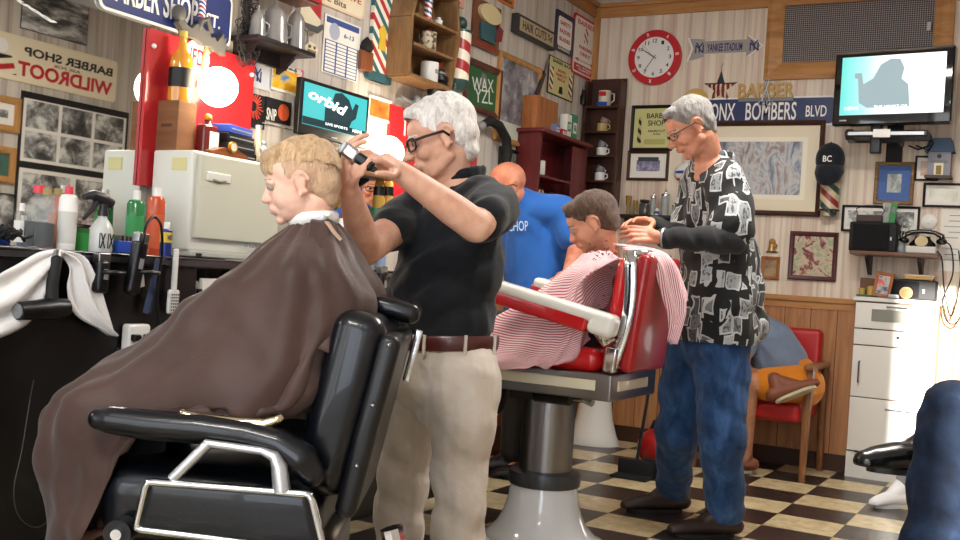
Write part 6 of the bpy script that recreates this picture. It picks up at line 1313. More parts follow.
eyes(boy,MHB,hs,blue=True,browm=BH2)
TRD=cloth('boy_trousers','#1c1a1e',12,.3); mb=MB(); cap(mb,pelb+Vector((0,0,.03)),pelb-Vector((0,0,.03)),.098,.105,yb_,1.3)
for q in(-1,1):
    h_=pelb+yb_*(.08*q)-Vector((0,0,.03)); k_=h_+fb_*.36+yb_*(.03*q); a_=k_+fb_*.03-Vector((0,0,.32)); chain(mb,[h_,k_,a_],[.085,.064,.052])
link('trousers',remesh(mb,.007,4),TRD,boy,world=True,smooth=180)
mb=MB(); chain(mb,[sh0+Vector((0,0,-.09)),pelb],[.088,.098],yb_,1.3)
for q in(-1,1):
    s_=sh0+yb_*(.12*q)+Vector((0,0,-.01)); e_=s_+fb_*.06+yb_*(.03*q)+Vector((0,0,-.18)); chain(mb,[s_+Vector((0,0,-.05)),e_],[.052,.048])
link('shirt',remesh(mb,.007,4),cloth('boy_shirt','#5a3a30',12,.3),boy,world=True,smooth=180)
# neck strip
g=MB(); npts=[nk+Vector((.058*math.cos(a),.056*math.sin(a),.012+.012*math.cos(a))) for a in [2*PI*k/24 for k in range(24)]]
nst=thing('neck_strip','white paper neck strip around the blond boy\'s neck','neck strip',loc=nk); g.tube(npts,.012,8,closed=True,flat=(.5,1.3)); g.build('strip',cloth('strip_white','#efeeec',40,.3),nst,world=True,smooth=180)
g=MB(); g.tube([nk+Vector((.055,-.03,.02)),nk+Vector((.07,-.04,.03))],.008,8); g.build('loose_end',MATS['strip_white'],nst,world=True)
# ------------------------------------------------------------------ lofted capes
def loft(rings,nu,nv,folds,ampf,seed=0):
    R_=[catmull(r,nu) for r in rings]; grid=[]
    cols=[catmull([R_[i][j] for i in range(len(R_))],nv,False) for j in range(nu)]
    vs=[cols[j][i] for i in range(nv) for j in range(nu)]; fs=[(i*nu+j,i*nu+(j+1)%nu,(i+1)*nu+(j+1)%nu,(i+1)*nu+j) for i in range(nv-1) for j in range(nu)]
    g=MB(); g.v=[Vector(v) for v in vs]; g.f=fs; g.mi=[0]*len(fs); me=g.mesh()
    uv=me.uv_layers.new(name='uv'); 
    for p in me.polygons:
        for li,vi in zip(p.loop_indices,p.vertices):
            j=vi%nu; i=vi//nu; u=j/nu
            if (p.vertices[0]%nu)>nu-2 or max(v%nu for v in p.vertices)-min(v%nu for v in p.vertices)>2: u=(1. if j==0 else u)
            uv.data[li].uv=(u,i/(nv-1))
    c=coords(me); n=normals(me); J=np.arange(len(c))%nu/nu; I=(np.arange(len(c))//nu)/(nv-1)
    rs=np.random.RandomState(seed); d=np.zeros(len(c))
    for f in folds: ph=rs.rand()*6.28; d+=np.sin(2*PI*f*J+ph+1.6*np.sin(I*5+ph*2)+.9*np.sin(2*PI*J*2+ph))*rs.uniform(.6,1)
    setco(me,c+n*(ampf(I)*d/len(folds)**.5)[:,None]); return me
CAPE=cloth('brown_nylon','#4c3832',10,.4,.5,c2='#42302b')
N=nk
y0=N.y
RC=Matrix.Translation((N.x,N.y,0))@Matrix.Rotation(-YAW,4,'Z')@Matrix.Translation((-N.x,-N.y,0))
# ring order: front, front-near, near, back-near, back, back-far, far, front-far   (front = -X, near = -Y)
def ring(fr,fn,ne,bn,ba,bf,fa,ff): return [Vector(p) for p in (fr,fn,ne,bn,ba,bf,fa,ff)]
def sym(fr,fn,ne,bn,ba):
    m=lambda p:(p[0],2*y0-p[1],p[2]); return ring(fr,fn,ne,bn,ba,m(bn),m(ne),m(fn))
x0,z0_=N.x,N.z
rings=[ring((x0-.052,N.y,z0_-.005),(x0-.037,N.y-.037,z0_),(x0,N.y-.052,z0_+.004),(x0+.037,N.y-.037,z0_+.008),(x0+.052,N.y,z0_+.012),(x0+.037,N.y+.037,z0_+.008),(x0,N.y+.052,z0_+.004),(x0-.037,N.y+.037,z0_)),
 sym((x0-.085,y0,z0_-.035),(x0-.07,y0-.06,z0_-.035),(x0,y0-.10,z0_-.035),(x0+.06,y0-.07,z0_-.02),(x0+.085,y0,z0_-.02)),
 sym((x0-.15,y0,z0_-.11),(x0-.12,y0-.12,z0_-.1),(x0+.01,y0-.195,z0_-.095),(x0+.1,y0-.15,z0_-.09),(x0+.13,y0,z0_-.09)),
 sym((x0-.26,y0,z0_-.205),(x0-.21,y0-.16,z0_-.2),(x0+.01,y0-.235,z0_-.21),(x0+.14,y0-.17,z0_-.19),(x0+.17,y0,z0_-.19)),
 sym((x0-.36,y0,z0_-.30),(x0-.31,y0-.18,z0_-.31),(x0+.0,y0-.255,z0_-.32),(x0+.07,y0-.19,z0_-.29),(x0+.10,y0,z0_-.28)),
 sym((x0-.47,y0,z0_-.385),(x0-.42,y0-.19,z0_-.39),(x0-.05,y0-.27,z0_-.41),(x0+.055,y0-.21,z0_-.37),(x0+.10,y0,z0_-.36)),
 sym((x0-.54,y0,z0_-.44),(x0-.49,y0-.20,z0_-.435),(x0-.08,y0-.275,z0_-.44),(x0+.03,y0-.22,z0_-.41),(x0+.08,y0,z0_-.4)),
 sym((x0-.585,y0,z0_-.475),(x0-.50,y0-.205,z0_-.46),(x0-.16,y0-.28,z0_-.45),(x0+.01,y0-.225,z0_-.425),(x0+.02,y0,z0_-.42)),
 sym((x0-.62,y0,z0_-.52),(x0-.505,y0-.21,z0_-.52),(x0-.22,y0-.282,z0_-.457),(x0+.0,y0-.225,z0_-.435),(x0+.02,y0,z0_-.44)),
 sym((x0-.615,y0,z0_-.63),(x0-.50,y0-.205,z0_-.62),(x0-.26,y0-.284,z0_-.46),(x0+.0,y0-.225,z0_-.44),(x0+.02,y0,z0_-.45)),
 sym((x0-.57,y0,z0_-.74),(x0-.49,y0-.2,z0_-.75),(x0-.28,y0-.285,z0_-.462),(x0+.0,y0-.225,z0_-.445),(x0+.02,y0,z0_-.46)),
 sym((x0-.54,y0,z0_-.86),(x0-.48,y0-.19,z0_-.87),(x0-.29,y0-.286,z0_-.464),(x0+.0,y0-.225,z0_-.45),(x0+.02,y0,z0_-.47))]
rings=[[RC@p for p in r] for r in rings]
me=loft(rings,170,120,[7,11,17],lambda I:.004+.030*np.clip(I-.05,0,.5)*np.clip(1.3-I,0,1),4); wrinkle(me,.007,[(16,-9,14,.9),(-13,20,22,.7),(30,12,30,.4)],8,mask=lambda c:np.clip((z0_-.03-c[:,2])*8,0,1))
cp=thing('barber_cape','brown cape draped over the blond boy and hanging past his knees','cape',loc=N); o=link('cape_cloth',me,CAPE,cp,world=True,smooth=180); so=o.modifiers.new('s','SOLIDIFY'); so.thickness=.003
# loose back flap and collar tail
fl=[[N+Vector((.03,-.05,.0)),N+Vector((.06,-.1,-.06)),N+Vector((.05,-.165,-.15)),N+Vector((.02,-.2,-.24))],[N+Vector((.07,-.0,.01)),N+Vector((.13,-.06,-.08)),N+Vector((.17,-.12,-.18)),N+Vector((.2,-.15,-.3))]]
vs=[];fs=[];nu=14;nv=18
A1=catmull(fl[0],nv,False);B1=catmull(fl[1],nv,False)
for i in range(nv):
    for j in range(nu):
        u=j/(nu-1); vs.append(A1[i].lerp(B1[i],u)+Vector((0.0,-.02,.012))*(math.sin(u*PI))+Vector((.0,-.006,.004))*math.sin(u*9+i*.3))
fs=[(i*nu+j,i*nu+j+1,(i+1)*nu+j+1,(i+1)*nu+j) for i in range(nv-1) for j in range(nu-1)]
o=MB().add(vs,fs).build('loose_flap',CAPE,cp,world=True,smooth=180); so=o.modifiers.new('s','SOLIDIFY'); so.thickness=.003
g=MB().tube([P(327,222,2.56),P(334,232,2.54),P(341,240,2.54)],[.006,.006,.005],8,flat=(1.4,.4)); g.build('neck_tie',cloth('tie_tan','#b89a86',20,.2),cp,world=True)
q=P(38,447,2.95); MB().ball(q,.008).build('snap_button',GOLD,cp,world=True)
# ------------------------------------------------------------------ second boy in the red chair
SKC=skin('skin_boy_dark','#d49c80','#c08468'); 
b2=thing('person','dark haired boy under a striped cape in the red chair','person',loc=(1.28,cy2,0))
H2=P(592,223,4.06); MH2=frameM(H2,-CR*.9+CF*.12-Vector((0,0,.42)),Vector((0,0,1))-CR*.15); s2=.98
n2=P(607,252,4.1); sh2=P(607,275,4.12)
pel2=Vector((n2.x-.01,cy2,.83)); mb=MB(); head_prims(mb,MH2,s2,child=True); chain(mb,[MH2@Vector((-.02,0,-.05)),n2,sh2,pel2],[.05,.046,.07,.085],yy_,1.2)
for q in(-1,1):
    s_=sh2+yy_*(.12*q); e_=s_+Vector((-.06,.05*q,-.18)); w_=e_+Vector((-.17,-.03*q,-.02)); chain(mb,[sh2,s_,e_,w_],[.06,.045,.035,.025]); hand_prims(mb,w_,Vector((-1,0,-.1)),Vector((0,0,-1)),.8,side=q)
    h_=pel2+yy_*(.08*q); k_=h_+Vector((-.38,.02*q,.0)); a_=k_+Vector((-.06,0,-.34)); chain(mb,[h_,k_,a_],[.075,.055,.04]); cap(mb,a_,a_+Vector((-.12,0,-.03)),.035,.028)
link('body',remesh(mb,.005,3),SKC,b2,world=True,smooth=180)
DBH=hair_mat('dark_blond_hair','#5e4636','#3c2b22',.7,110)
hair(b2,MH2,s2,[((-.02,0,.035),(.103,.082,.092)),((-.055,0,-.01),(.058,.072,.06)),((.05,0,.075),(.05,.06,.04))],DBH,lambda c: c.x<min(.085,.01+1.3*max(0,c.z)) and c.z>-.07 and not (abs(c.y)>.05 and ((c.x+.004)/.024)**2+((c.z+.006)/.034)**2<1),vox=.005,amp=.002)
eyes(b2,MH2,s2,browm=DBH)
mb=MB(); cap(mb,pel2+Vector((0,0,.03)),pel2-Vector((0,0,.03)),.1,.105,yy_,1.25)
for q in(-1,1):
    h_=pel2+yy_*(.08*q); k_=h_+Vector((-.38,.02*q,.0)); a_=k_+Vector((-.055,0,-.32)); chain(mb,[h_,k_,a_],[.085,.064,.052])
link('trousers',remesh(mb,.008,4),TRD,b2,world=True,smooth=180)
mb=MB(); chain(mb,[sh2+Vector((0,0,-.02)),pel2],[.08,.09],yy_,1.2); link('shirt',remesh(mb,.008,4),cloth('boy_shirt_red','#8a2c34',12,.3),b2,world=True,smooth=180)
# striped cape
PC=mat('pink_stripe_cloth','#e8c8cc',.8,sheen=.2); tp=NT(PC); uvn=tp.n('ShaderNodeUVMap'); uvn.uv_map='uv'; sp=tp.sep(uvn.outputs[0])
fr=tp.math('FRACT',tp.math('MULTIPLY',sp[1],72.)); tp.base(tp.mix(tp.math('LESS_THAN',fr,.5),'#ead9da','#b8586a')); tp.bump(tp.noise(tp.co(),16,4),.3,.01)
y0=cy2; x0,z0_=n2.x,n2.z-.01
ZT2=ztop
rings=[sym((x0-.05,y0,z0_-.01),(x0-.035,y0-.037,z0_-.005),(x0,y0-.052,z0_),(x0+.037,y0-.037,z0_+.008),(x0+.052,y0,z0_+.01)),
 sym((x0-.08,y0,z0_-.05),(x0-.06,y0-.06,z0_-.04),(x0,y0-.11,z0_-.035),(x0+.07,y0-.08,z0_-.02),(x0+.09,y0,z0_-.015)),
 sym((x0-.14,y0,z0_-.13),(x0-.11,y0-.12,z0_-.11),(x0,y0-.19,z0_-.09),(x0+.13,y0-.16,z0_-.03),(x0+.16,y0,z0_-.02)),
 sym((x0-.26,y0,z0_-.22),(x0-.2,y0-.16,z0_-.2),(x0-.02,y0-.22,z0_-.2),(x0+.085,y0-.22,z0_-.12),(x0+.25,y0,z0_-.06)),
 sym((x0-.40,y0,z0_-.3),(x0-.33,y0-.18,z0_-.29),(x0-.05,y0-.235,z0_-.3),(x0+.06,y0-.2,z0_-.26),(x0+.27,y0+.08,z0_-.14)),
 sym((x0-.53,y0,z0_-.36),(x0-.46,y0-.2,z0_-.37),(x0-.1,y0-.27,z0_-.385),(x0+.03,y0-.235,z0_-.36),(x0+.28,y0+.12,z0_-.22)),
 sym((x0-.60,y0,z0_-.41),(x0-.5,y0-.23,z0_-.42),(x0-.12,y0-.29,z0_-.415),(x0+.02,y0-.25,z0_-.39),(x0+.285,y0+.12,z0_-.26)),
 sym((x0-.62,y0,z0_-.48),(x0-.5,y0-.25,z0_-.455),(x0-.14,y0-.30,z0_-.435),(x0+.01,y0-.26,z0_-.4),(x0+.285,y0+.12,z0_-.28))]
# the cape keeps to the front of the backrest; a second fall hangs over its rear
for r in rings[3:]:
    for k in(4,): r[k]=Vector((x0+.06,y0,r[k].z))
    r[3]=Vector((min(r[3].x,x0+.05),r[3].y,r[3].z)); r[5]=Vector((min(r[5].x,x0+.05),r[5].y,r[5].z))
me=loft(rings,130,90,[4,7,11,17],lambda I:.003+.022*np.clip(I-.2,0,1),9)
cp2=thing('barber_cape','pink and white striped cape over the boy in the red chair','cape',loc=n2); o=link('cape_cloth',me,PC,cp2,world=True,smooth=180); so=o.modifiers.new('s','SOLIDIFY'); so.thickness=.003
YR=YN+.14
A1=catmull([onY(622,250,YR-.02),onY(640,251,YR-.05),onY(652,262,YR-.05),onY(660,290,YR-.02),onY(668,320,YR),onY(667,342,YR)],24,False)
B1=catmull([onY(612,243,YR+.1),onY(655,249,YR+.12),onY(672,262,YR+.1),onY(682,285,YR+.1),onY(684,300,YR+.08),onY(668,344,YR+.02)],24,False)
vs=[];nu=20;nv=24
for i in range(nv):
    for j in range(nu): u=j/(nu-1); vs.append(A1[i].lerp(B1[i],u)+Vector((.035,-.02,0))*math.sin(u*PI)+Vector((.009,0,0))*math.sin(u*15))
fs=[(i*nu+j,i*nu+j+1,(i+1)*nu+j+1,(i+1)*nu+j) for i in range(nv-1) for j in range(nu-1)]
g=MB().add(vs,fs); me=g.mesh(); uv=me.uv_layers.new(name='uv')
for p in me.polygons:
    for li,vi in zip(p.loop_indices,p.vertices): uv.data[li].uv=((vi//nu)/nv*.2,(vi%nu)/nu*.42+.1*(vi//nu)/nv)
o=link('rear_fall',me,PC,cp2,world=True,smooth=180); so=o.modifiers.new('s','SOLIDIFY'); so.thickness=.003
# snipped hair on the cape
ht=thing('hair_clippings','dark hair clippings scattered on the striped cape','hair'); ht['kind']='stuff'; g=MB()
for k in range(46):
    a=random.gauss(0,1); px,py=(606+7*random.gauss(0,1),252+4*random.gauss(0,1)) if k<34 else (random.uniform(570,615),random.uniform(262,320))
    p=P(px,py,3.87 if k<34 else 3.84); g.tube([p,p+Vector((random.uniform(-.01,.01),-.0,random.uniform(-.006,.006)))],.0016,4)
bpy.data.objects.remove(ht); ht=g.build('hair_clippings',mat('clip_brown','#4a382e',.8),None); ht['kind']='stuff'; ht['label']='dark hair clippings scattered on the striped cape'; ht['category']='hair'
# ------------------------------------------------------------------ barber in the patterned shirt
SK2=skin('skin_barber','#d89c80','#bd7c62'); D2=4.38
b=thing('person','grey haired barber in black patterned shirt and jeans behind the red chair','person',loc=(1.55,-2.3,0)); bar2=b
HC2=P(690,127,4.26); MB2=frameM(HC2,-CR*.86-CF*.08-Vector((0,0,.52)),Vector((0,0,1))-CR*.3)
nb=P(712,170,4.36); c2_=P(718,215,4.42); bl2=P(717,290,4.4); pl2=P(712,345,4.42)
s1=P(728,186,4.24); s2_=P(695,190,4.58); e1=P(733,240,4.16); e2=P(690,240,4.5); w1=P(661,238,4.08); w2=P(650,224,4.22)
ac2=(s1-s2_).normalized(); mb=MB(); head_prims(mb,MB2,1.0)
chain(mb,[MB2@Vector((-.03,0,-.05)),nb],[.056,.06]); chain(mb,[nb,c2_,bl2,pl2],[.09,.12,.13,.12],ac2,1.3)
chain(mb,[nb,s1,e1,w1],[.07,.055,.042,.028]); chain(mb,[nb,s2_,e2,w2],[.07,.055,.042,.028])
hand_prims(mb,w1,P(630,232,4.05)-w1,CF*.7-Vector((0,0,.5)),1.0,(.2,.35,.3),side=-1); hand_prims(mb,w2,P(628,220,4.14)-w2,-CF*.4-Vector((0,0,.8)),1.0,(.15,.3,.3),side=1)
hn=P(722,352,4.34); hf_=P(690,350,4.5); kn=P(722,440,4.3); kf=P(677,430,4.5); an=onZ(723,537,.0); af=onZ(672,512,.0)
an=Vector((an.x,an.y,.10)); af=Vector((af.x,af.y,.10))
chain(mb,[pl2,hn,kn,an],[.1,.09,.06,.045]); chain(mb,[pl2,hf_,kf,af],[.1,.09,.06,.045])
link('body',remesh(mb,.0045,3),SK2,b,world=True,smooth=180)
GH=hair_mat('grey_hair','#8b8682','#5e5a58',.7,110)
hair(b,MB2,1.0,[((-.022,0,.035),(.1,.081,.088)),((-.052,0,-.005),(.058,.074,.065)),((-.055,0,-.05),(.035,.05,.035)),((.04,0,.085),(.04,.052,.026))],GH,lambda c: c.x<min(.06,.012+1.1*max(0,c.z))+max(0,c.z-.06) and not (abs(c.y)>.05 and ((c.x+.004)/.024)**2+((c.z+.006)/.034)**2<1),amp=.0022)
eyes(b,MB2,1.0,browm=GH); glasses(b,MB2,1.0,mat('glasses_dark','#1a1818',.3),.022,.013,.0018)
# patterned shirt
HW=mat('tool_print_cotton','#0c0d10',.75,sheen=.1); th=NT(HW)
v=th.co(scale=(1,1,.62)); nz=th.n('ShaderNodeTexNoise',Scale=9.,Detail=2); th.l(v,nz.inputs['Vector'])
vm=th.n('ShaderNodeVectorMath',operation='ADD'); vs_=th.n('ShaderNodeVectorMath',operation='SCALE'); vs_.inputs['Scale'].default_value=.05; th.l(nz.outputs['Color'],vs_.inputs[0]); th.l(v,vm.inputs[0]); th.l(vs_.outputs[0],vm.inputs[1])
vo=th.n('ShaderNodeTexVoronoi',Scale=18.,feature='F1',distance='CHEBYCHEV'); vo.inputs['Randomness'].default_value=.85; th.l(vm.outputs[0],vo.inputs['Vector'])
vd=th.n('ShaderNodeTexVoronoi',Scale=18.,feature='DISTANCE_TO_EDGE'); vd.inputs['Randomness'].default_value=.85; th.l(vm.outputs[0],vd.inputs['Vector'])
fill=th.math('LESS_THAN',vo.outputs[0],.43); outl=th.math('MULTIPLY',th.math('GREATER_THAN',vo.outputs[0],.35),fill)
hs_=th.sep(vo.outputs['Color']); shade=th.mix(hs_[0],'#2c3036','#a9aeb2'); fine=th.noise(v,70,3,.6); det=th.math('GREATER_THAN',fine,.56)
c1=th.mix(th.math('MULTIPLY',det,.75),shade,'#15171a'); c2x=th.mix(outl,c1,'#b9bcbe'); on=th.math('MULTIPLY',fill,th.math('GREATER_THAN',hs_[1],.04))
th.base(th.mix(on,'#0c0d10',c2x)); th.bump(th.noise(th.co(),12,3),.4,.012)
mb=MB(); chain(mb,[nb,c2_,bl2,P(716,315,4.4),P(716,332,4.4)],[.095,.145,.16,.165,.165],ac2,1.28); cap(mb,P(738,250,4.42),P(745,325,4.42),.09,.10)
chain(mb,[nb,s1,s1.lerp(e1,.75)],[.09,.092,.098]); chain(mb,[nb,s2_,s2_.lerp(e2,.7)],[.09,.088,.09])
me=remesh(mb,.0075,6); wrinkle(me,.006,[(26,10,-30,.8),(12,-18,22,.8)],7); hem(me,P(716,342,4.4).z); o=link('shirt',me,HW,b,world=True,smooth=180)
mb=MB(); bx=ac2.cross(Vector((0,0,1))); cpts=[nb+ac2*(.08*math.cos(a))+bx*(.08*math.sin(a))+Vector((0,0,.05))+CR*(.02*0) for a in [2*PI*k/18 for k in range(18)]]; mb.tube(cpts,.02,8,closed=True,flat=(.6,1.5)); link('collar',remesh(mb,.006,2),HW,b,world=True,smooth=180)
USH=cloth('dark_undershirt','#232426',14,.4); mb=MB(); chain(mb,[s1.lerp(e1,.5),e1,w1.lerp(e1,.06)],[.06,.062,.042]); chain(mb,[s2_.lerp(e2,.5),e2,w2.lerp(e2,.08)],[.055,.055,.04]); me=remesh(mb,.006,4); wrinkle(me,.005,[(60,20,30,.8)],2); link('long_sleeves',me,USH,b,world=True,smooth=180)
MB().tube([w1.lerp(e1,.04)+Vector((0,.036*math.cos(a),.036*math.sin(a))) for a in [2*PI*k/16 for k in range(16)]],.006,6,closed=True).build('wristwatch',SILV,b,world=True)
DEN=mat('blue_denim','#1f3f78',.85,sheen=.1,spec=.2); td=NT(DEN); f=td.noise(td.co(scale=(1,1,.5)),12,5,.65,.5); td.base(td.ramp(f,[(.3,'#1a2e50'),(.5,'#2a4872'),(.7,'#426290')])); td.bump(td.math('ADD',f,td.math('MULTIPLY',td.noise(td.co(),500,1),.1)),.4,.012)
mb=MB(); chain(mb,[P(716,330,4.4),pl2],[.145,.145],ac2,1.2); chain(mb,[hn,kn,kn.lerp(an,.5),an+Vector((0,0,.02))],[.125,.1,.088,.088]); chain(mb,[hf_,kf,kf.lerp(af,.5),af+Vector((0,0,.02))],[.118,.096,.085,.085])
me=remesh(mb,.007,5); wrinkle(me,.0045,[(18,12,44,.8),(-34,18,30,.7),(45,-30,25,.5)],11); link('jeans',me,DEN,b,world=True,smooth=180)
SHB=leather('shoe_brown','#2c1d18',.45,.1)
for a_ in(an,af): shoe('shoe',b,Vector((a_.x,a_.y,.107)),-CR*.95-CF*.2,SHB,.30)
# ------------------------------------------------------------------ bald man in the blue shirt
b=thing('person','bald man in a bright blue t-shirt leaning between the barbers','person',loc=(.95,-1.45,0)); D3=5.4
H3=P(507,186,5.3); M3=frameM(H3,-CR*.9-CF*.35-Vector((0,0,.35)),Vector((0,0,1)))
n3=P(518,205,5.38); t3=P(538,235,5.45); w3=P(538,290,5.45); sa=P(562,212,5.3); sb=P(508,215,5.6); ea=P(577,246,5.25); wa=P(568,275,5.1); eb=P(500,260,5.5); wb=P(490,290,5.4)
ac=(sa-sb).normalized(); mb=MB(); head_prims(mb,M3,1.02); chain(mb,[M3@Vector((-.02,0,-.05)),n3,t3],[.06,.062,.1]); chain(mb,[t3,w3],[.13,.13],ac,1.2); chain(mb,[n3,sa,ea,wa],[.07,.06,.045,.03]); chain(mb,[n3,sb,eb,wb],[.07,.06,.045,.03])
hand_prims(mb,wa,-CR-Vector((0,0,.3)),Vector((0,0,-1)),1,side=-1); hand_prims(mb,wb,-CR-Vector((0,0,.3)),Vector((0,0,-1)),1,side=1)
hp=Vector((w3.x,w3.y,.84)); 
for q in(-1,1): h_=hp+ac*(.09*q); chain(mb,[w3,h_,Vector((h_.x,h_.y,.48)),Vector((h_.x,h_.y,.1))],[.12,.09,.06,.045]); cap(mb,Vector((h_.x,h_.y,.05)),Vector((h_.x-.14,h_.y,.04)),.045,.035)
link('body',remesh(mb,.006,3),skin('skin_bald','#cf8c72','#b06c54'),b,world=True,smooth=180); eyes(b,M3,1.02,browm=GH); glasses(b,M3,1.02,mat('glasses_dark','#1a1818',.3),.022,.013,.002)
BS=cloth('royal_blue_cotton','#2a62b4',9,.4); mb=MB(); chain(mb,[n3,t3,w3,P(538,303,5.45)],[.095,.16,.165,.165],ac,1.22); chain(mb,[n3,sa,sa.lerp(ea,.7)],[.09,.085,.082]); chain(mb,[n3,sb,sb.lerp(eb,.7)],[.09,.085,.08]); cap(mb,P(548,222,5.4),P(556,250,5.4),.1,.09)
me=remesh(mb,.009,6); wrinkle(me,.006,[(24,8,-26,.8)],13); link('t_shirt',me,BS,b,world=True,smooth=180)
q=P(518,226,5.22); text(b,'CHOP',0,0,.1,.05,mat('print_pale','#9ab4d8',.6),y=0,M=MW[b.name].inverted()@Matrix.Translation(q)@Matrix.Rotation(.5,4,'Z')@Matrix.Rotation(-.1,4,'Y'),name='shirt_print')
TR=cloth('dark_trousers','#26221f',12,.3); mb=MB(); chain(mb,[P(538,303,5.45),hp],[.15,.14],ac,1.15)
for q in(-1,1): h_=hp+ac*(.09*q); chain(mb,[h_,Vector((h_.x,h_.y,.48)),Vector((h_.x,h_.y,.12))],[.115,.09,.08])
link('trousers',remesh(mb,.008,5),TR,b,world=True,smooth=180)
for q in(-1,1): h_=hp+ac*(.09*q); shoe('shoe',b,Vector((h_.x,h_.y,.107)),-CR,shoeM)
# ------------------------------------------------------------------ person on the waiting chair
b=thing('person','person in grey shirt and orange shorts bent forward on the waiting chair','person',loc=(BX-.33,-.35,0))
SK4=skin('skin_waiting','#b98466','#9c684e')
pv=onY(790,382,-.36); hp1=onY(795,385,-.5); hp2=onY(795,385,-.24); k1=onY(748,384,-.66); k2=onY(752,372,-.3); f1=onZ(743,474,0); f1=Vector((f1.x,f1.y,.07)); a2=onY(771,380,-.64); foot2=onY(786,388,-.62)
tr=onY(770,345,-.36); ne=onY(736,318,-.4); sA=onY(752,330,-.5); sB=onY(742,330,-.25); eA=onY(742,362,-.62); wA=onY(727,378,-.6); eB=onY(735,360,-.3); wB=onY(722,376,-.4); hd4=onY(716,300,-.42)
M4=frameM(hd4,-CR-Vector((0,0,.5)),Vector((0,0,1))-CR*.5); mb=MB(); head_prims(mb,M4,1); chain(mb,[hd4,ne,tr,pv],[.05,.07,.12,.13],yy_,1.2); chain(mb,[ne,sA,eA,wA],[.06,.05,.042,.03]); chain(mb,[ne,sB,eB,wB],[.06,.05,.042,.03])
hand_prims(mb,wA,-CR-Vector((0,0,.6)),CF,1,side=-1); hand_prims(mb,wB,-CR-Vector((0,0,.6)),-CF,1,side=1)
chain(mb,[hp1,k1,f1],[.085,.06,.042]); cap(mb,f1-Vector((0,0,.03)),f1+Vector((-.15,-.02,-.035)),.034,.028)
kk=onY(733,372,-.5); chain(mb,[hp2,kk],[.085,.06]); chain(mb,[kk,a2,foot2],[.056,.042,.032])
link('body',remesh(mb,.006,3),SK4,b,world=True,smooth=180)
hair(b,M4,1,[((-.02,0,.035),(.1,.082,.09))],DBH,vox=.006,amp=.002)
mb=MB(); chain(mb,[ne,tr,onY(782,365,-.36)],[.10,.15,.155],yy_,1.15); chain(mb,[ne,sA,sA.lerp(eA,.55)],[.08,.075,.065]); chain(mb,[ne,sB,sB.lerp(eB,.55)],[.08,.07,.065]); me=remesh(mb,.009,5); wrinkle(me,.007,[(28,10,30,.8)],5); link('shirt',me,cloth('grey_blue_shirt','#76849a',12,.4,c2='#66738a'),b,world=True,smooth=180)
mb=MB(); chain(mb,[onY(797,378,-.36),onY(800,385,-.36)],[.13,.14],yy_,1.2); chain(mb,[hp1,hp1.lerp(k1,.6)],[.115,.095]); chain(mb,[hp2,hp2.lerp(kk,.5)],[.115,.095]); link('shorts',remesh(mb,.008,4),cloth('orange_cotton','#c8781a',12,.4),b,world=True,smooth=180)
MB().tube([onY(806,360,-.36)+Vector((.0,.0,0)),onY(812,372,-.4)],.012).build('belt',BLK,b,world=True)
o=shoe('shoe',b,foot2.lerp(a2,.6)+Vector((0,-.02,0)),CR*.85+Vector((0,0,.35)),leather('shoe_tan','#7a4630',.6,0),.27,mat('sole_tan','#b5a88c',.7),up=(-CR*.35+Vector((0,0,.8))+CF*.45).normalized())
shoe('shoe',b,f1+Vector((0,0,.045)),-CR,MATS['shoe_tan'],.26,MATS['sole_tan'])
# ------------------------------------------------------------------ seated person at the right edge, legs crossed
b=thing('person','seated person in dark blue jeans with a black shoe raised at the right edge','person',loc=P(1010,430,2.9))
JD=mat('dark_denim','#16233e',.85,spec=.2); tj=NT(JD); f=tj.noise(tj.co(),10,4,.6,.4); tj.base(tj.ramp(f,[(.3,'#0c1320'),(.55,'#162134'),(.7,'#22324a')])); tj.bump(f,.5,.02)
SK5=skin('skin_seated','#c88c70','#a86c54')
pvx=P(1120,452,2.95); kA=P(958,420,2.62); fA=onZ(935,620,0); fA=Vector((kA.x-.05,kA.y-.02,.1)); kB=P(985,405,2.85); aB=P(952,440,3.0); tB=P(926,458,3.0)
chs=pvx+Vector((.05,.1,.42)); nkS=chs+Vector((0,0,.15)); hdS=nkS+Vector((-.05,0,.16))
mb=MB(); M5=frameM(hdS,-CR,Vector((0,0,1))); head_prims(mb,M5,1); chain(mb,[hdS,nkS,chs,pvx],[.055,.06,.12,.13],CF,1.3)
for q in(-1,1): s_=chs+CF*(.18*q); chain(mb,[nkS,s_,s_+Vector((0,0,-.28)),pvx+Vector((.0,0,.13))+CF*(.1*q)],[.06,.05,.042,.03]); hand_prims(mb,pvx+Vector((.0,0,.13))+CF*(.1*q),-CR,Vector((0,0,-1)),1,side=q)
chain(mb,[pvx-CF*.08,kA,fA],[.1,.06,.045]); chain(mb,[pvx+CF*.08,kB,aB,tB],[.1,.06,.045,.035]); link('body',remesh(mb,.007,3),SK5,b,world=True,smooth=180)
mb=MB(); chain(mb,[pvx-CF*.08,kA],[.13,.1]); chain(mb,[kA,fA.lerp(kA,.4),fA],[.10,.092,.09]); chain(mb,[pvx+CF*.08,kB],[.13,.1]); chain(mb,[kB,aB+CR*.0],[.1,.07]); me=remesh(mb,.007,5); wrinkle(me,.006,[(20,14,40,.8),(-30,16,30,.6)],21); link('jeans',me,JD,b,world=True,smooth=180)
mb=MB(); chain(mb,[nkS,chs,pvx],[.1,.16,.17],CF,1.25); link('shirt',remesh(mb,.012,4),cloth('navy_shirt','#27304a',10,.3),b,world=True,smooth=180); hair(b,M5,1,[((-.02,0,.035),(.1,.082,.09))],DBH,vox=.007,amp=.002)
mb=MB(); chain(mb,[aB.lerp(kB,.25),aB,aB.lerp(tB,.5)],[.056,.05,.042]); link('sock',remesh(mb,.006,3),BLKM,b,world=True,smooth=180)
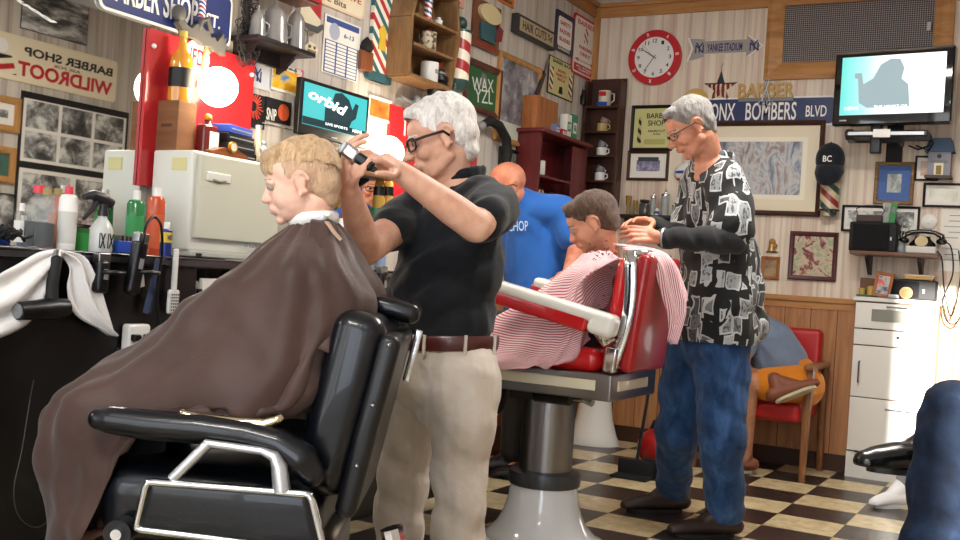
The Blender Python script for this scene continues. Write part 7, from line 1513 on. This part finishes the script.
SB_=leather('dress_shoe','#0b0b0d',.25,.35); o=shoe('shoe',b,P(948,437,3.0),-CR*.97-CF*.15+Vector((0,0,-.03)),SB_,.32,BLK,up=(Vector((0,0,1))-CR*.0).normalized(),w=.06)
shoe('shoe',b,Vector((fA.x,fA.y,.107)),-CR,SB_,.30)
# second seated person: white trainer behind
b=thing('person','person mostly outside the frame wearing a white trainer behind the jeans','person',loc=(2.35,-.75,0))
q=onZ(899,506,0); aS=Vector((q.x+.02,q.y+.02,.09)); kS=aS+Vector((.18,.02,.4)); pS=kS+Vector((.42,.1,.03)); cS=pS+Vector((.03,0,.4)); hS=cS+Vector((-.03,0,.32))
mb=MB(); head_prims(mb,frameM(hS,Vector((-1,-.2,0)),Vector((0,0,1))),1); chain(mb,[hS,cS,pS],[.055,.12,.13],yy_,1.3); chain(mb,[pS,kS,aS],[.1,.06,.045]); kS2=kS+Vector((.1,.22,0)); aS2=kS2+Vector((.05,0,-.42)); chain(mb,[pS,kS2,aS2],[.1,.06,.045])
for q in(-1,1): s_=cS+yy_*(.18*q); e_=s_+Vector((0,0,-.27)); w_=e_+Vector((-.2,-.02*q,.02)); chain(mb,[cS+Vector((0,0,.05)),s_,e_,w_],[.06,.05,.04,.03]); hand_prims(mb,w_,Vector((-1,0,0)),Vector((0,0,-1)),1,side=q)
link('body',remesh(mb,.008,3),SK5,b,world=True,smooth=180); mb=MB(); chain(mb,[pS,kS,aS.lerp(kS,.12)],[.13,.09,.07]); chain(mb,[pS,kS2,aS2.lerp(kS2,.1)],[.13,.09,.07]); link('trousers',remesh(mb,.01,4),cloth('pale_trousers','#8a8c90',10,.3),b,world=True,smooth=180)
mb=MB(); chain(mb,[cS+Vector((0,0,.06)),cS,pS],[.1,.16,.16],yy_,1.25); link('shirt',remesh(mb,.012,4),cloth('light_shirt','#a9adb4',10,.3),b,world=True,smooth=180); hair(b,frameM(hS,Vector((-1,-.2,0)),Vector((0,0,1))),1,[((-.02,0,.035),(.1,.082,.09))],DBH,vox=.008,amp=.002)
TRN=mat('trainer_white','#e6e6e8',.5); o=shoe('shoe',b,Vector((aS.x,aS.y,.107)),-CR*.9-CF*.5,TRN,.29,mat('trainer_sole','#d8d8d8',.6)); shoe('shoe',b,Vector((aS2.x,aS2.y,.107)),Vector((-1,0,0)),TRN,.29,MATS['trainer_sole'])
# seats carrying the two persons by the right edge
def simple_chair(label,x,y,rz=0):
    t=thing('waiting_chair',label,'chair',loc=(x,y,0),rz=rz); MB().box((0,0,.40),(.5,.5,.08),bev=.03).build('seat',RV,t); MB().box((.26,0,.68),(.07,.5,.45),bev=.03).build('backrest',RV,t)
    for i in(-1,1):
        for j in(-1,1): MB().box((.22*i,.22*j,.18),(.04,.04,.36),bev=.005).build('leg',AW,t)
# ------------------------------------------------------------------ light
W=bpy.data.worlds.new('sky'); SC.world=W; W.use_nodes=True; bg=W.node_tree.nodes['Background']; bg.inputs[0].default_value=(.80,.88,1,1); bg.inputs[1].default_value=3.2
def area(name,loc,rot,sx_,sy_,e,c=(1,1,1),portal=False):
    l=bpy.data.lights.new(name,'AREA'); l.shape='RECTANGLE'; l.size=sx_; l.size_y=sy_; l.energy=e; l.color=c; o=bpy.data.objects.new(name,l); COL.objects.link(o); o.location=loc; o.rotation_euler=rot
    if portal: l.cycles.is_portal=True
    return o
for k,(x,w_) in enumerate(((.74,1.24),(2.02,1.08),(3.23,1.1))): area('storefront_daylight',(x,YF-.02,1.5),(PI/2,0,PI),w_,2.26,1,portal=True)
for y in(-2.6,-6.6): area('ceiling_tube',(2.0,y,HC-.1),(0,0,0),1.1,.26,26,(1,.96,.9))  # fill light under the added, unseen ceiling fittings
for p,e in ((lp,5),(lp2,5)):
    l=bpy.data.lights.new('globe_light','POINT'); l.energy=e; l.color=(1,.85,.62); l.shadow_soft_size=.085; o=bpy.data.objects.new('globe_light',l); COL.objects.link(o); o.location=p+Vector((.1,0,0))
s_=bpy.data.lights.new('sun','SUN'); s_.energy=18.0; s_.angle=.01; s_.color=(1,.95,.86); o=bpy.data.objects.new('sun',s_); COL.objects.link(o)
simple_chair('red waiting chair under the person in dark blue jeans',pvx.x+.03,pvx.y,0); simple_chair('red waiting chair under the person with the white trainer',pS.x+.03,pS.y+.05,0)
struct('sun_blocker_wall',MB().box((-1.8,-15,2.1),(12.44,.4,4.2)),M_PLAIN)  # unseen wall added across the street to keep sun off the left bays
SD=Vector((-.15,.95,-.165)); o.rotation_euler=SD.to_track_quat('-Z','Y').to_euler()
SC.view_settings.view_transform='Standard'; SC.view_settings.look='None'; SC.view_settings.gamma=1; SC.view_settings.use_curve_mapping=False; SC.view_settings.exposure=1.0
SC.cycles.max_bounces=8; SC.cycles.sample_clamp_indirect=6; SC.cycles.transparent_max_bounces=12
